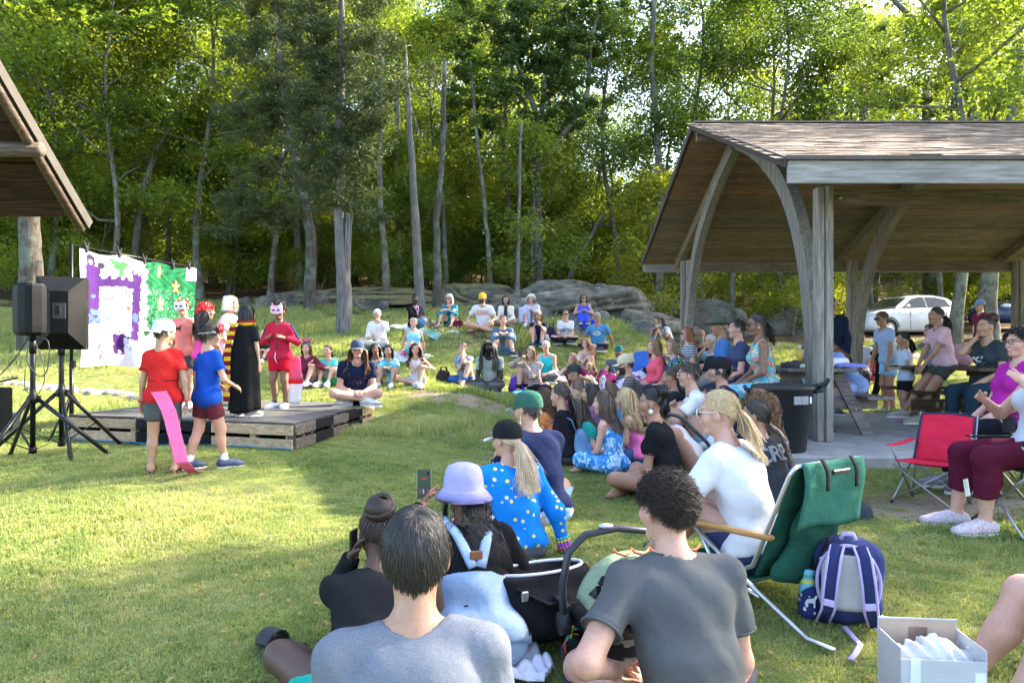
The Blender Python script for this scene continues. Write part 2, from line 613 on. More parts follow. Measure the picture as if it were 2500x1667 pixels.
PEOPLE = [
 dict(id='redboy',px=398,py=1152,d=6.1,H=1.26,ch=1,pose='stand',yaw=12,hy=-42,hp=-4,skin=OLIVE,h=('short',H_DARK),t=('tee',RED,'plain'),b=('shorts',(.075,.085,.095)),s=('sandal',(.09,.045,.03)),hat=('cap',(.52,.55,.62),'back',(.62,.62,.66)),armR=(.155,-.03,.45),armL=(-.15,.05,.42),lx=.075,
	  label='boy in red shirt and grey shorts seen from behind, pink paper tail hanging down'),
 dict(id='blueboy',px=505,py=1142,d=6.25,H=1.24,ch=1,pose='stand',yaw=-38,hy=-30,hp=-6,skin=LIGHT,h=('mop',H_DARK),t=('tee',ROYAL,'plain'),b=('shorts',(.10,.022,.032)),s=('sneaker',(.04,.055,.10),'sock'),armR=(.10,.16,.56),armL=(-.12,.14,.56),stride=.10,tee_len=.10,
	  label='boy in royal blue shirt and maroon shorts watching the stage from the grass'),
 dict(id='salmon',px=452,py=1000,d=9.3,H=1.36,ch=1,pose='stand',yaw=165,hy=8,skin=LIGHT,h=('short',H_BROWN),t=('tee',(.66,.20,.17),'plain'),b=('shorts',(.06,.06,.07)),s=('sneaker',(.5,.5,.5)),stage=1,armR='down',armL='down',face='catmask',
	  label='child in salmon shirt and white cat mask, half hidden at the banner'),
 dict(id='bandana',px=497,py=1000,d=9.0,H=1.30,ch=1,pose='stand',yaw=-25,hy=-30,skin=TAN,h=('long',H_DARK),t=('tank',(.72,.06,.33),'plain'),b=('pants',(.05,.05,.06),'dots',(.5,.5,.55)),s=('sneaker',(.4,.4,.4)),stage=1,hat=('bandana',(.62,.012,.015)),armR=(.11,.10,.54),armL='down',
	  label='child in pink top with red paisley bandana over dark hair'),
 dict(id='knight',px=556,py=985,d=9.6,H=1.42,ch=1,pose='stand',yaw=-95,hy=0,skin=LIGHT,h=('short',H_BLOND),t=('tee',(.56,.60,.66),'plain'),b=('capri',(.03,.045,.075),'dots',(.4,.4,.45)),s=('boot',(.40,.44,.34)),stage=1,hat=('helmet',(.62,.63,.66)),armR=(.10,.10,.50),armL=(-.08,.14,.52),
	  label='child in silver foil helmet, pale puffy vest and rubber boots'),
 dict(id='cape',px=598,py=1017,d=8.0,H=1.20,ch=1,pose='stand',yaw=-22,hy=-8,skin=OLIVE,h=('bob',H_BLACK),t=('tee',BLACK,'plain'),b=('pants',BLACK),s=('sneaker',(.30,.31,.30)),stage=1,cape=1,armR='down',armL='down',
	  label='child in long black cape with maroon and yellow striped scarf'),
 dict(id='fox',px=684,py=992,d=9.1,H=1.30,ch=1,pose='stand',yaw=172,hy=6,skin=BROWN,h=('curly',H_BLACK),t=('long',(.46,.022,.05),'plain'),b=('shorts',(.50,.010,.025)),s=('sneaker',(.62,.60,.58),'sockd'),stage=1,face='pinkmask',armR=(.085,.10,.665),armL=(-.085,.10,.665),jacket=1,
	  label='child in red tracksuit and pink cat mask holding up both hands'),
 dict(id='tot',px=650,py=878,d=14.2,H=1.02,ch=1,pose='knees',yaw=170,skin=PINKISH,h=('bob',H_BLOND),t=('tee',(.02,.022,.03),'plain'),b=('pants',JEAN,'denim'),s=('sneaker',(.5,.25,.2)),
	  label='small blond child in dark top and jeans sitting between cape and tracksuit'),
 dict(id='mar',px=756,py=938,d=12.6,H=1.36,ch=1,pose='half',yaw=168,hy=4,skin=PINKISH,h=('bob',H_BROWN),t=('long',(.13,.022,.04),'plain'),b=('shorts',(.28,.20,.15)),s=('clog',(.55,.30,.60)),ears=1,
	  label='child in maroon long sleeves with mouse ear headband'),
 dict(id='tealgirl',px=808,py=940,d=12.7,H=1.24,ch=1,pose='knees',yaw=172,skin=PINKISH,h=('pony',H_BROWN),t=('tee',(.12,.52,.46),'plain'),b=('shorts',(.05,.40,.14)),s=('sneaker',(.62,.68,.72)),
	  label='girl in mint shirt and green shorts hugging her knees'),
 dict(id='navycap',px=868,py=982,d=9.75,H=1.66,pose='cross',yaw=198,hy=-10,skin=PINKISH,h=('long',(.20,.11,.055)),t=('tee',NAVY,'plain'),b=('shorts',(.015,.017,.024)),s=('sneaker',(.5,.48,.44)),stage=1,hat=('cap',(.05,.07,.11),'front',(.10,.115,.14)),lean=8,
	  label='young woman in navy shirt and cap sitting cross-legged on the stage corner'),
 dict(id='leanhand',px=917,py=938,d=12.9,H=1.26,ch=1,pose='half',yaw=185,hy=10,skin=BROWN,h=('longwavy',H_BLACK),t=('tank',(.42,.40,.40),'plain'),b=('pants',(.36,.34,.32),'stripev',(.55,.54,.52)),s=('bare',),armL='chin',
	  label='girl with long black hair in grey resting her cheek on her hand'),
 dict(id='tiedye',px=955,py=940,d=12.6,H=1.28,ch=1,pose='knees',yaw=172,skin=OLIVE,h=('bob',H_BLACK),t=('tee',(.02,.22,.32),'tiedye',(.10,.48,.58),(.45,.62,.70)),b=('capri',(.55,.47,.16)),s=('sneaker',(.6,.66,.66)),legw=.09,
	  label='child in teal tie-dye shirt and yellow trousers, arms on knees'),
 dict(id='whitetank',px=1018,py=940,d=12.5,H=1.34,ch=1,pose='half',yaw=176,skin=LIGHT,h=('longwavy',H_BROWN),t=('tank',(0.59,0.57,0.57),'plain'),b=('shorts',(.42,.48,.58)),s=('sneaker',(0.59,0.54,0.61)),
	  label='girl with long brown hair in white tank top, one knee up'),
 dict(id='oldman',px=926,py=845,d=17.3,H=1.74,pose='cross',yaw=172,hp=-26,hy=12,skin=PINKISH,h=('short',H_WHITE),t=('long',(0.64,0.62,0.66),'plain'),b=('pants',(.58,.53,.45)),s=('sockonly',(.17,.22,.34)),armR=(.04,.20,.18),armL=(-.07,.17,.35),
	  label='white-haired man in white shirt and cream trousers looking down at a camera'),
 dict(id='lanyard',px=1014,py=808,d=19.3,H=1.66,pose='out',yaw=222,hp=-18,hy=-30,fat=1.22,skin=DARK,h=('braidsup',H_BLACK),t=('long',(.012,.012,.016),'plain'),b=('pants',(.09,.19,.36),'denim'),s=('boot',(.22,.17,.10)),glasses='sun',armR=(.03,.22,.20),armL=(-.03,.22,.19),lanyard=1,phone=(.05,.05,.06),
	  label='woman in black sweater with lanyard and jeans looking at a phone on picnic blanket'),
 dict(id='bluedress',px=1010,py=876,d=17.0,H=1.66,pose='out',yaw=192,hy=0,skin=PINKISH,h=('short',(.46,.33,.18)),t=('dress',(.22,.50,.64),'plain'),b=None,s=('bare',),armR='back',armL='back',fem=1,smile=1,
	  label='smiling blond woman in sky blue sundress leaning back on her hands'),
 dict(id='greycurl',px=1102,py=798,d=18.9,H=1.66,pose='knees',yaw=165,skin=PINKISH,h=('curlybob',(.50,.50,.50)),t=('long',(.012,.10,.15),'floral',(.03,.30,.33),(.015,.05,.12)),b=('pants',(.018,.022,.034)),s=('sandal',BLACK),glasses='sun',fem=1,legw=.10,
	  label='woman with grey curls and sunglasses in teal patterned blouse'),
 dict(id='yellowbeanie',px=1180,py=790,d=18.2,H=1.82,pose='cross',yaw=172,hy=-14,hp=6,skin=LIGHT,h=('short',H_DARK),beard=H_DARK,t=('tee',(0.59,0.58,0.62),'plain'),b=('shorts',(.15,.17,.21)),s=('bare',),hat=('beanie',(.75,.42,.04)),armR='thigh',armL='thigh',text='rhode',
	  label='bearded man in yellow beanie and white printed shirt'),
 dict(id='whitejacket',px=1236,py=796,d=18.8,H=1.56,pose='cross',yaw=176,skin=TAN,h=('bob',H_BLACK),t=('long',(0.57,0.55,0.49),'plain'),b=('pants',(.24,.19,.15)),s=('bare',),glasses='blue',fem=1,smile=1,inner=(.03,.035,.035),
	  label='woman in cream jacket and mirrored blue sunglasses next to the beanie man'),
 dict(id='longgrey',px=1299,py=804,d=19.2,H=1.66,pose='knees',yaw=172,hp=-8,skin=PINKISH,h=('longfront',(.62,.60,.58)),t=('long',(.42,.50,.64),'plain'),b=('pants',(.45,.45,.62)),s=('sneaker',(.4,.4,.4)),fem=1,
	  label='woman with long silver hair in pale blue shirt, lilac shawl on her knees'),
 dict(id='phonewoman',px=1316,py=842,d=17.6,H=1.60,pose='knees',yaw=172,hp=-24,skin=LIGHT,h=('bob',(.24,.12,.05)),t=('tee',(.014,.018,.042),'plain'),b=('pants',(.10,.17,.27),'denim'),s=('sneaker',NAVY),armR=(.03,.20,.33),armL=(-.03,.20,.33),phone=(.03,.03,.04),fem=1,
	  label='auburn-haired woman in navy shirt and jeans bent over her phone'),
 dict(id='printtee',px=1381,py=836,d=18.0,H=1.60,pose='cross',yaw=174,skin=PINKISH,h=('short',(.08,.035,.025)),t=('tee',(0.59,0.58,0.61),'plain'),b=('pants',(.02,.02,.025)),s=('sneaker',(.05,.055,.07)),glasses='sun',fem=1,text='print',armR=(.03,.22,.12),armL=(-.03,.22,.12),
	  label='person in white shirt with blue print and sunglasses in front of the stump'),
 dict(id='stumplady',px=1409,py=788,d=19.6,H=1.60,pose='hug',yaw=180,hy=8,skin=OLIVE,h=('bob',(.05,.028,.016)),t=('dress',(.045,.075,.62),'plain'),b=None,s=('sneaker',(.05,.07,.09)),glasses='sun',fem=1,smile=1,stump=1,
	  label='woman in cobalt blue dress sitting on top of the tree stump'),
 dict(id='checkman',px=1226,py=880,d=17.2,H=1.80,pose='knees',yaw=186,hy=4,skin=PINKISH,h=('short',(.25,.13,.07)),t=('long',(.11,.20,.28),'check',(.025,.06,.11)),b=('pants',(.10,.19,.32),'denim'),s=('sneaker',(.02,.025,.04)),legw=.11,
	  label='man in blue checked shirt and jeans, arms crossed on his knees'),
 dict(id='pattee',px=1136,py=942,d=14.8,H=1.64,pose='half',yaw=160,hy=-4,hp=8,skin=PINKISH,h=('short',H_BROWN),t=('tee',(.17,.20,.28),'floral',(.32,.35,.44),(.07,.09,.16)),b=('pants',(.028,.085,.23),'denim'),s=('sandal',(.25,.17,.12)),glasses='clear',fem=1,armL='chin',armR=(-.06,.20,.30),fat=1.08,
	  label='woman in patterned grey-blue blouse and jeans resting her chin on one hand'),
 dict(id='dreads',px=1198,py=956,d=13.6,H=1.80,pose='cross',yaw=170,hy=4,skin=(.035,.022,.018),h=('dreads',(.010,.009,.009)),beard=(.008,.007,.007),t=('tee',(.30,.35,.33),'plain'),b=('pants',(.11,.115,.125)),s=('sneaker',(.03,.03,.035)),fat=1.05,
	  label='man with long black dreadlocks in sage shirt and grey trousers'),
 dict(id='stripes',px=1302,py=956,d=13.8,H=1.66,pose='half',yaw=158,hy=-4,skin=PINKISH,h=('bob',(.34,.21,.10)),t=('long',(.66,.58,.54),'stripe',(.09,.035,.035)),b=('pants',(.014,.015,.022)),s=('sneaker',(.02,.2,.3)),armR=(.08,.20,.40),armL=(.02,.17,.32),phone=(.03,.10,.48),fem=1,smile=1,mirror=1,
	  label='woman in striped blouse holding up a blue phone'),
 dict(id='tealtank',px=1336,py=935,d=15.2,H=1.62,pose='cross',yaw=165,skin=PINKISH,h=('short',H_WHITE),t=('tank',(.03,.46,.50),'plain'),b=('pants',(.12,.12,.13)),s=('sneaker',DGREY),fem=1,fat=1.1,
	  label='white-haired woman in turquoise sleeveless top behind the striped blouse'),
 dict(id='bluetee',px=1462,py=872,d=17.8,H=1.80,pose='cross',yaw=158,hy=14,skin=TAN,h=('short',(.30,.30,.30)),t=('tee',(.065,.21,.40),'plain'),b=('pants',(.025,.03,.055)),s=('sneaker',DGREY),glasses='clear',text='swirl',armL='back',armR='thigh',fat=1.05,
	  label='grey-haired man in sky blue shirt with swirl print below the stump'),
 dict(id='longglasses',px=1436,py=928,d=16.2,H=1.62,pose='half',yaw=150,hy=-8,skin=PINKISH,h=('long',(.26,.13,.06)),t=('tank',(.32,.20,.20),'plain'),b=('pants',(.10,.02,.04)),s=('bare',),glasses='clear',fem=1,armL='head',
	  label='woman with long light brown hair and glasses propping her head'),
 dict(id='toddler',px=1446,py=938,d=15.2,H=0.86,ch=1,pose='cross',yaw=120,skin=PINKISH,h=('bob',(.55,.42,.24)),t=('tee',(.36,.07,.12),'plain'),b=('pants',(.15,.16,.2)),s=('bare',),
	  label='blond toddler in raspberry shirt sitting with the bespectacled woman'),
 dict(id='maroonwoman',px=1408,py=982,d=14.0,H=1.62,pose='half',yaw=140,hy=-6,skin=LIGHT,h=('bob',(.33,.20,.10)),t=('tee',(.12,.012,.05),'plain'),b=('pants',BLACK,'dots',(.1,.3,.4)),s=('sneaker',(.5,.5,.5)),fem=1,smile=1,armR='chin',
	  label='blond woman in plum shirt with her chin in her hand'),
 dict(id='greenbandana',px=1500,py=972,d=15.2,H=1.74,pose='out',yaw=150,lean=-20,skin=OLIVE,h=('short',H_DARK),beard=(.16,.09,.06),t=('tee',(.075,.085,.10),'plain'),b=('pants',(.11,.01,.07)),s=('sneaker',GREY),hat=('beanie',(.02,.13,.13)),glasses='clear',
	  label='man in green bandana and glasses leaning back beside a blue blanket'),
 dict(id='redshades',px=1424,py=1040,d=11.2,H=1.72,pose='cross',yaw=95,hy=6,skin=LIGHT,h=('short',H_DARK),t=('tee',(.035,.05,.085),'plain'),b=('pants',(.09,.01,.06)),s=('sneaker',GREY),hat=('cap',(.045,.055,.055),'front',(.05,.05,.05)),smile=1,hatshades=1,
	  label='person in charcoal cap with red sunglasses on top, seen from the side'),
 dict(id='tancap',px=1556,py=1040,d=9.7,H=1.80,pose='cross',yaw=78,hy=6,hp=-6,skin=LIGHT,h=('short',(.05,.026,.016)),beard=(.05,.024,.014),t=('long',(.16,.15,.145),'stripe',(.09,.085,.085)),b=('pants',(.06,.06,.07)),s=('sneaker',DGREY),hat=('cap',(.55,.45,.31),'front',(.56,.46,.32)),glasses='clear',
	  label='bearded man in tan cap and grey knitted cardigan'),
 dict(id='pinkjacket',px=1610,py=1022,d=11.4,H=1.66,pose='chair',seat=.30,yaw=98,hy=10,skin=PINKISH,h=('long',(.27,.15,.075)),t=('long',(.72,.10,.15),'plain'),b=('pants',(.1,.1,.12)),s=('sneaker',GREY),fem=1,
	  label='woman with straight light brown hair in coral pink jacket'),
 dict(id='floral',px=1656,py=1030,d=10.9,H=1.62,pose='chair',seat=.30,yaw=95,hy=10,skin=PINKISH,h=('bob',(.22,.15,.09)),t=('long',(.015,.03,.075),'floral',(.05,.14,.34),(.20,.30,.04)),b=('pants',(.03,.03,.04)),s=('sneaker',GREY),glasses='clear',fem=1,fat=1.12,
	  label='older woman in glasses and dark blue floral blouse beside the far post'),
 dict(id='redhair',px=1690,py=1010,d=12.2,H=1.66,pose='chair',seat=.36,yaw=95,skin=PINKISH,h=('bob',H_RED),t=('tee',(.03,.035,.06),'stripe',(.5,.5,.52)),b=('pants',NAVY),s=('sneaker',GREY),glasses='sun',fem=1,
	  label='red-haired woman in dark striped shirt behind the far post'),
 dict(id='mother',px=1634,py=846,d=20.5,H=1.62,pose='hug',yaw=120,skin=TAN,h=('bob',H_BLACK),t=('tee',(.45,.46,.50),'stripe',(.66,.67,.70)),b=('pants',(.012,.012,.016)),s=('sneaker',(.25,.25,.25)),fem=1,armR='brow',
	  label='dark-haired woman in grey striped shirt shading her face with a hand'),
 dict(id='lapboy',px=1606,py=836,d=19.95,H=1.10,ch=1,pose='knees',yaw=140,zoff=.12,skin=TAN,h=('short',H_BLACK),t=('tee',(.09,.11,.13),'blotch',(.09,.11,.13),(.40,.55,.50)),b=('pants',(.22,.23,.20)),s=('sneaker',(.06,.12,.25)),armL='chin',
	  label='small boy in dark shirt sitting in front of the striped-shirt mother'),
 dict(id='bald',px=1716,py=960,d=13.8,H=1.80,pose='chair',seat=.25,yaw=140,hy=6,skin=PINKISH,h=('bald',H_GREY),beard=(.45,.44,.43),t=('tee',(.022,.026,.032),'plain'),b=('pants',(.05,.05,.06)),s=('sneaker',GREY),glasses='clear',smile=1,
	  label='bald man with grey beard and glasses in black shirt'),
 dict(id='whitehair',px=1745,py=1000,d=12.6,H=1.74,pose='chair',seat=.22,yaw=118,skin=PINKISH,h=('short',(0.64,0.63,0.62)),t=('tee',(.20,.42,.50),'blotch',(.35,.55,.62),(.6,.7,.72)),b=('pants',(.3,.35,.45)),s=('sneaker',GREY),armR='chin',
	  label='white-haired man in aqua patterned shirt with clasped hands'),
 dict(id='greenhat',px=1776,py=1030,d=9.4,H=1.78,pose='chair',seat=.45,yaw=82,hy=4,skin=TAN,h=('short',(.35,.33,.30)),t=('tee',(.055,.15,.35),'plain'),b=('pants',(.2,.19,.16)),s=('sneaker',GREY),hat=('brim',(.07,.085,.06)),
	  label='man in olive brimmed hat and blue shirt, first of the three on the bench'),
 dict(id='navywoman',px=1819,py=1052,d=8.7,H=1.66,pose='chair',seat=.45,yaw=82,hy=6,hp=4,skin=PINKISH,h=('short',(.035,.022,.018)),t=('tee',(.045,.06,.115),'plain'),b=('pants',(.03,.03,.05)),s=('sneaker',GREY),fem=1,fat=1.05,
	  label='woman with short dark hair in navy shirt, middle of the three on the bench'),
 dict(id='colourtop',px=1869,py=1075,d=8.0,H=1.70,pose='chair',seat=.45,yaw=86,hy=0,hp=-4,skin=BROWN,h=('pony',(.035,.022,.016)),t=('tank',(.10,.42,.50),'blotch',(.62,.12,.06),(.66,.50,.16)),b=('pants',(.10,.42,.50),'blotch',(.55,.55,.55),(.5,.25,.2)),s=('sneaker',GREY),glasses='sun',fem=1,
	  label='woman in sleeveless multicoloured dress and sunglasses at the bench end'),
 dict(id='blackcap',px=1790,py=1078,d=7.5,H=1.78,pose='half',yaw=74,hy=10,skin=LIGHT,h=('mop',H_BLACK),t=('tee',(.018,.024,.055),'plain'),b=('pants',(.05,.05,.06)),s=('sneaker',GREY),hat=('cap',(.016,.016,.018),'back',(.02,.02,.022)),
	  label='young man in black backwards cap and navy shirt near the bin'),
 dict(id='silvershades',px=1730,py=1116,d=7.3,H=1.76,pose='knees',yaw=78,skin=LIGHT,h=('short',(.055,.036,.024)),t=('tee',(.66,.66,.70),'plain'),b=('pants',(.20,.33,.50),'denim'),s=('sneaker',GREY),glasses='silver',
	  label='man in white shirt with silver-rimmed sunglasses behind the bun woman'),
 dict(id='hiddenbun',px=1668,py=1090,d=7.9,H=1.60,pose='cross',yaw=72,skin=TAN,h=('bun',(.06,.036,.022)),t=('tee',(.02,.02,.024),'plain'),b=('pants',BLACK),s=('bare',),fem=1,
	  label='brown-haired woman with low bun in black shirt, back to camera'),
 dict(id='greenbraid',px=1712,py=1212,d=6.1,H=1.68,pose='hug',yaw=76,hy=12,lean=10,skin=TAN,h=('braid',(.02,.026,.025)),t=('tank',(.55,.53,.52),'plain'),b=('shorts',(.08,.09,.13)),s=('bare',),fem=1,
	  label='bare-armed person with dark green-tinted braid hugging bare knees'),
 dict(id='bunwoman',px=1632,py=1226,d=5.8,H=1.64,pose='cross',yaw=66,hy=12,skin=TAN,h=('bun',H_BLACK),t=('tee',(.014,.014,.016),'plain'),b=('shorts',(.03,.03,.035)),s=('bare',),fem=1,earring=1,
	  label='woman with dark curly bun, round earring and black shirt'),
 dict(id='crew',px=1890,py=1262,d=5.0,H=1.62,pose='cross',yaw=45,hy=18,skin=TAN,h=('braid',H_DARK),t=('tee',(.028,.032,.040),'plain'),b=('shorts',(.03,.03,.04)),s=('bare',),text='crew',
	  label='girl with long dark braid in charcoal shirt lettered CREW'),
 dict(id='curlybrown',px=1896,py=1235,d=5.7,H=1.62,pose='cross',yaw=55,skin=LIGHT,h=('curlylong',(.15,.075,.035)),t=('tee',(.07,.10,.17),'plain'),b=('shorts',(.03,.03,.04)),s=('bare',),
	  label='person with big curly auburn hair hidden behind the braided girl'),
 dict(id='whitetee',px=1850,py=1340,d=3.62,H=1.68,pose='chair',seat=0.13,yaw=42,hy=20,hp=-2,lean=12,skin=PINKISH,h=('pony',(.50,.36,.19)),t=('tee',(0.66,0.65,0.67),'plain'),b=('shorts',(.035,.05,.12)),s=('sandal',(.05,.05,.05)),glasses='white',fem=1,armL=(-.10,.26,.30),armR=(-.02,.30,.30),
	  label='blond woman in white shirt with ponytail in the green beach chair'),
 dict(id='pinktank',px=1556,py=1106,d=6.9,H=1.26,ch=1,pose='cross',yaw=76,skin=PINKISH,h=('long',(.46,.31,.15)),t=('tank',(.78,.16,.38),'plain'),b=('shorts',(.05,.10,.20),'denim'),s=('sneaker',(.7,.05,.3)),
	  label='blond girl in bubblegum pink tank top'),
 dict(id='bluewhite',px=1502,py=1148,d=6.5,H=1.28,ch=1,pose='cross',yaw=58,hy=14,skin=PINKISH,h=('longbob',(.075,.045,.030)),t=('strapdress',(.05,.26,.62),'floral',(.45,.62,.80),(.03,.16,.46)),b=None,s=('bare',),
	  label='girl in blue and white patterned sundress seen from behind'),
 dict(id='greenlean',px=1470,py=1140,d=6.95,H=1.16,ch=1,pose='cross',yaw=95,lean=18,hy=8,skin=LIGHT,h=('long',(.055,.034,.024)),t=('tee',(.02,.26,.22),'plain'),b=('pants',(.35,.40,.52)),s=('bare',),
	  label='little girl in green leaning forward between denim backpack and blue sundress'),
 dict(id='denimpack',px=1396,py=1130,d=6.9,H=1.32,ch=1,pose='cross',yaw=62,hy=-4,skin=LIGHT,h=('pony',(.045,.028,.020)),t=('tee',(.014,.014,.017),'plain'),b=('pants',(.05,.05,.06)),s=('bare',),
	  label='girl with low ponytail in black top wearing denim backpack'),
 dict(id='tiara',px=1468,py=1108,d=7.6,H=1.26,ch=1,pose='cross',yaw=75,skin=LIGHT,h=('bob',(.03,.020,.016)),t=('tee',(.2,.1,.2),'plain'),b=('pants',(.1,.1,.15)),s=('bare',),tiara=1,
	  label='dark-haired child wearing a silver tiara'),
 dict(id='purplemask',px=1512,py=1092,d=7.9,H=1.24,ch=1,pose='cross',yaw=88,skin=LIGHT,h=('bob',(.12,.07,.04)),t=('tee',(.10,.25,.40),'plain'),b=('pants',(.1,.1,.15)),s=('bare',),face='purplemask',
	  label='child with purple and white mask pushed up on the forehead'),
 dict(id='brownback',px=1432,py=1080,d=8.5,H=1.24,ch=1,pose='cross',yaw=70,skin=LIGHT,h=('longbob',(.14,.085,.05)),t=('tee',(.2,.2,.3),'plain'),b=('pants',(.1,.1,.15)),s=('bare',),
	  label='child with straight light brown hair behind the ponytail girl'),
 dict(id='blondback',px=1424,py=1092,d=7.9,H=1.10,ch=1,pose='cross',yaw=70,skin=LIGHT,h=('bob',(.38,.26,.13)),t=('tee',(.5,.3,.2),'plain'),b=('pants',(.1,.1,.15)),s=('bare',),
	  label='dark blond child mostly hidden between ponytail and tiara'),
 dict(id='frizzy',px=1352,py=1110,d=7.7,H=1.14,ch=1,pose='cross',yaw=70,skin=LIGHT,h=('curlylong',(.10,.055,.03)),t=('tee',(.6,.2,.06),'plain'),b=('pants',(.1,.1,.15)),s=('bare',),
	  label='frizzy-haired child in orange next to the green cap'),
 dict(id='greencap',px=1330,py=1285,d=4.95,H=1.70,pose='half',yaw=34,hy=14,hp=-2,skin=LIGHT,h=('short',(.03,.022,.018)),t=('tee',(.010,.016,.050),'plain'),b=('pants',LJEAN,'denim'),s=('sneaker',GREY),hat=('cap',(.035,.105,.080),'front',(.12,.22,.19)),lean=6,armL='front',armR='front',
	  label='person in green cap, navy shirt and pale jeans seen from behind'),
 dict(id='space',px=1262,py=1352,d=4.0,H=1.42,pose='cross',yaw=28,hy=18,skin=LIGHT,h=('ponyhigh',(.56,.42,.27)),t=('long',(.012,.20,.62),'dots',(.75,.62,.12),(0.64,0.64,0.66)),b=('pants',(.1,.1,.12)),s=('sneaker',(.6,.6,.6)),hat=('cap',(.016,.016,.018),'front',(.5,.5,.52)),armR='prop',beads=1,
	  label='child in black cap and blue planet-print shirt with blond ponytail'),
 dict(id='bucket',px=1168,py=1612,d=2.85,H=1.54,pose='half',yaw=14,hy=12,lean=24,skin=BROWN,h=('curlytail',H_BLACK),t=('long',(.012,.012,.013),'plain'),b=('pants',(.27,.36,.49),'denim'),s=('sneaker',(.7,.7,.7)),hat=('bucket',(.33,.31,.62)),bib=1,armR=(.10,.25,.20),armL=(-.09,.40,.33),fem=1,
	  label='person in lavender bucket hat and denim dungarees over black top'),
 dict(id='braids',px=900,py=1750,d=2.45,H=1.56,pose='half',yaw=6,hy=10,lean=36,hp=-14,skin=(.09,.052,.038),h=('braidsbun',(.030,.017,.014)),t=('long',(.016,.016,.018),'plain'),b=('shorts',(.02,.30,.24)),s=('bare',),armL='ear',armR=(.06,.24,.20),fem=1,mirror=1,
	  label='woman with braided bun in black long sleeves holding a phone to her ear'),
 dict(id='nearguy',px=1008,py=2120,d=1.72,H=1.74,pose='cross',yaw=6,hy=2,hp=-2,lean=4,skin=OLIVE,h=('straight',(.016,.012,.010)),t=('tee',(.155,.168,.198),'heather'),b=('pants',(.05,.05,.07)),s=('sneaker',GREY),armR='lap',armL='lap',fat=0.9,
	  label='man with straight dark hair in grey-blue shirt, nearest to the camera'),
 dict(id='curlyman',px=1700,py=1790,d=2.28,H=1.7,pose='cross',yaw=12,hy=14,hp=-2,lean=8,skin=PINKISH,h=('curlyshort',(.030,.022,.018)),t=('tee',(.088,.091,.095),'plain'),b=('pants',(.045,.048,.06)),s=('sneaker',(.06,.06,.07)),armL=(-.12,.10,.14),armR='lap',fat=1.04,
	  label='man with short dark curls in charcoal shirt beside the infant seat'),
 dict(id='polo',px=2172,py=1012,d=12.6,H=1.76,pose='stand',yaw=92,hy=6,hp=-6,skin=TAN,h=('short',(.13,.085,.055)),t=('tee',(.33,.44,.66),'plain'),b=('shorts',(.24,.50,.70)),s=('sneaker',(.5,.5,.5)),glasses='sun',armL=(-.14,.10,.46),armR=(.12,.12,.46),lean=8,
	  label='standing man in pale blue polo shirt and sky blue shorts'),
 dict(id='ltbluegirl',px=2212,py=1030,d=9.9,H=1.20,ch=1,pose='stand',yaw=80,skin=TAN,h=('pony',H_BLACK),t=('tee',(.44,.50,.60),'plain'),b=('shorts',(.012,.012,.015)),s=('sneaker',(.35,.2,.24)),armL=(-.08,.15,.60),armR='down',
	  label='girl in pale blue shirt and black shorts leaning on the table end'),
 dict(id='pinkgirl',px=2306,py=1042,d=9.3,H=1.54,pose='lean',yaw=86,skin=TAN,h=('pony',H_DARK),t=('tee',(.56,.36,.38),'plain'),b=('shorts',(.05,.06,.05)),s=('sneaker',(.35,.32,.28)),armR=(.05,.22,.42),armL=(-.05,.24,.42),tee_len=-.02,
	  label='tall girl in pale pink shirt and dark shorts sitting on the brown table edge'),
 dict(id='bluebehind',px=2282,py=1000,d=10.9,H=1.60,pose='stand',yaw=80,skin=LIGHT,h=('long',H_BROWN),t=('tee',(.12,.22,.34),'plain'),b=('pants',(.06,.06,.07)),s=('sneaker',GREY),fem=1,zoff=-.25,
	  label='person in denim blue shirt standing behind the pink-shirt girl'),
 dict(id='hunched',px=2085,py=1022,d=8.6,H=1.60,pose='chair',seat=.45,yaw=95,lean=32,hp=-24,skin=PINKISH,h=('long',(.20,.085,.035)),t=('long',(.20,.28,.50),'plain'),b=('pants',(.25,.32,.52)),s=('sneaker',(.03,.03,.035)),hat=('cap',(.014,.014,.016),'front',(.45,.05,.05)),armL='table',armR='table',
	  label='long-haired person in black and red cap hunched over the picnic table'),
 dict(id='navystand',px=2024,py=1030,d=11.2,H=1.78,pose='stand',yaw=170,skin=BROWN,h=('short',H_BLACK),t=('long',(.014,.020,.045),'plain'),b=('pants',(.02,.02,.03)),s=('sneaker',DGREY),fat=1.15,
	  label='man in dark navy jacket standing half behind the near post'),
 dict(id='lightseat',px=1985,py=985,d=13.2,H=1.66,pose='chair',seat=.40,yaw=120,skin=PINKISH,h=('short',H_BROWN),t=('tee',(.40,.52,.62),'plain'),b=('pants',(.25,.32,.45)),s=('sneaker',GREY),
	  label='person in pale blue shirt in folding chair left of the near post'),
 dict(id='chairshades',px=2098,py=968,d=14.6,H=1.76,pose='chair',seat=.42,yaw=150,lean=-14,hy=-10,skin=PINKISH,h=('short',H_DARK),beard=(.3,.18,.13),t=('tee',(.40,.46,.56),'plain'),b=('pants',(.04,.045,.06)),s=('sneaker',GREY),glasses='sun',
	  label='man in sunglasses and pale grey shirt lounging in red folding chair'),
 dict(id='maroonman',px=2398,py=922,d=16.9,H=1.78,pose='stand',yaw=88,skin=OLIVE,h=('short',H_DARK),t=('tee',(.12,.016,.035),'plain'),b=('shorts',(.25,.2,.16)),s=('sneaker',GREY),hat=('cap',(.14,.16,.24),'front',(.14,.16,.24)),fat=1.08,armR='down',
	  label='man in maroon shirt and blue cap standing on the far lawn'),
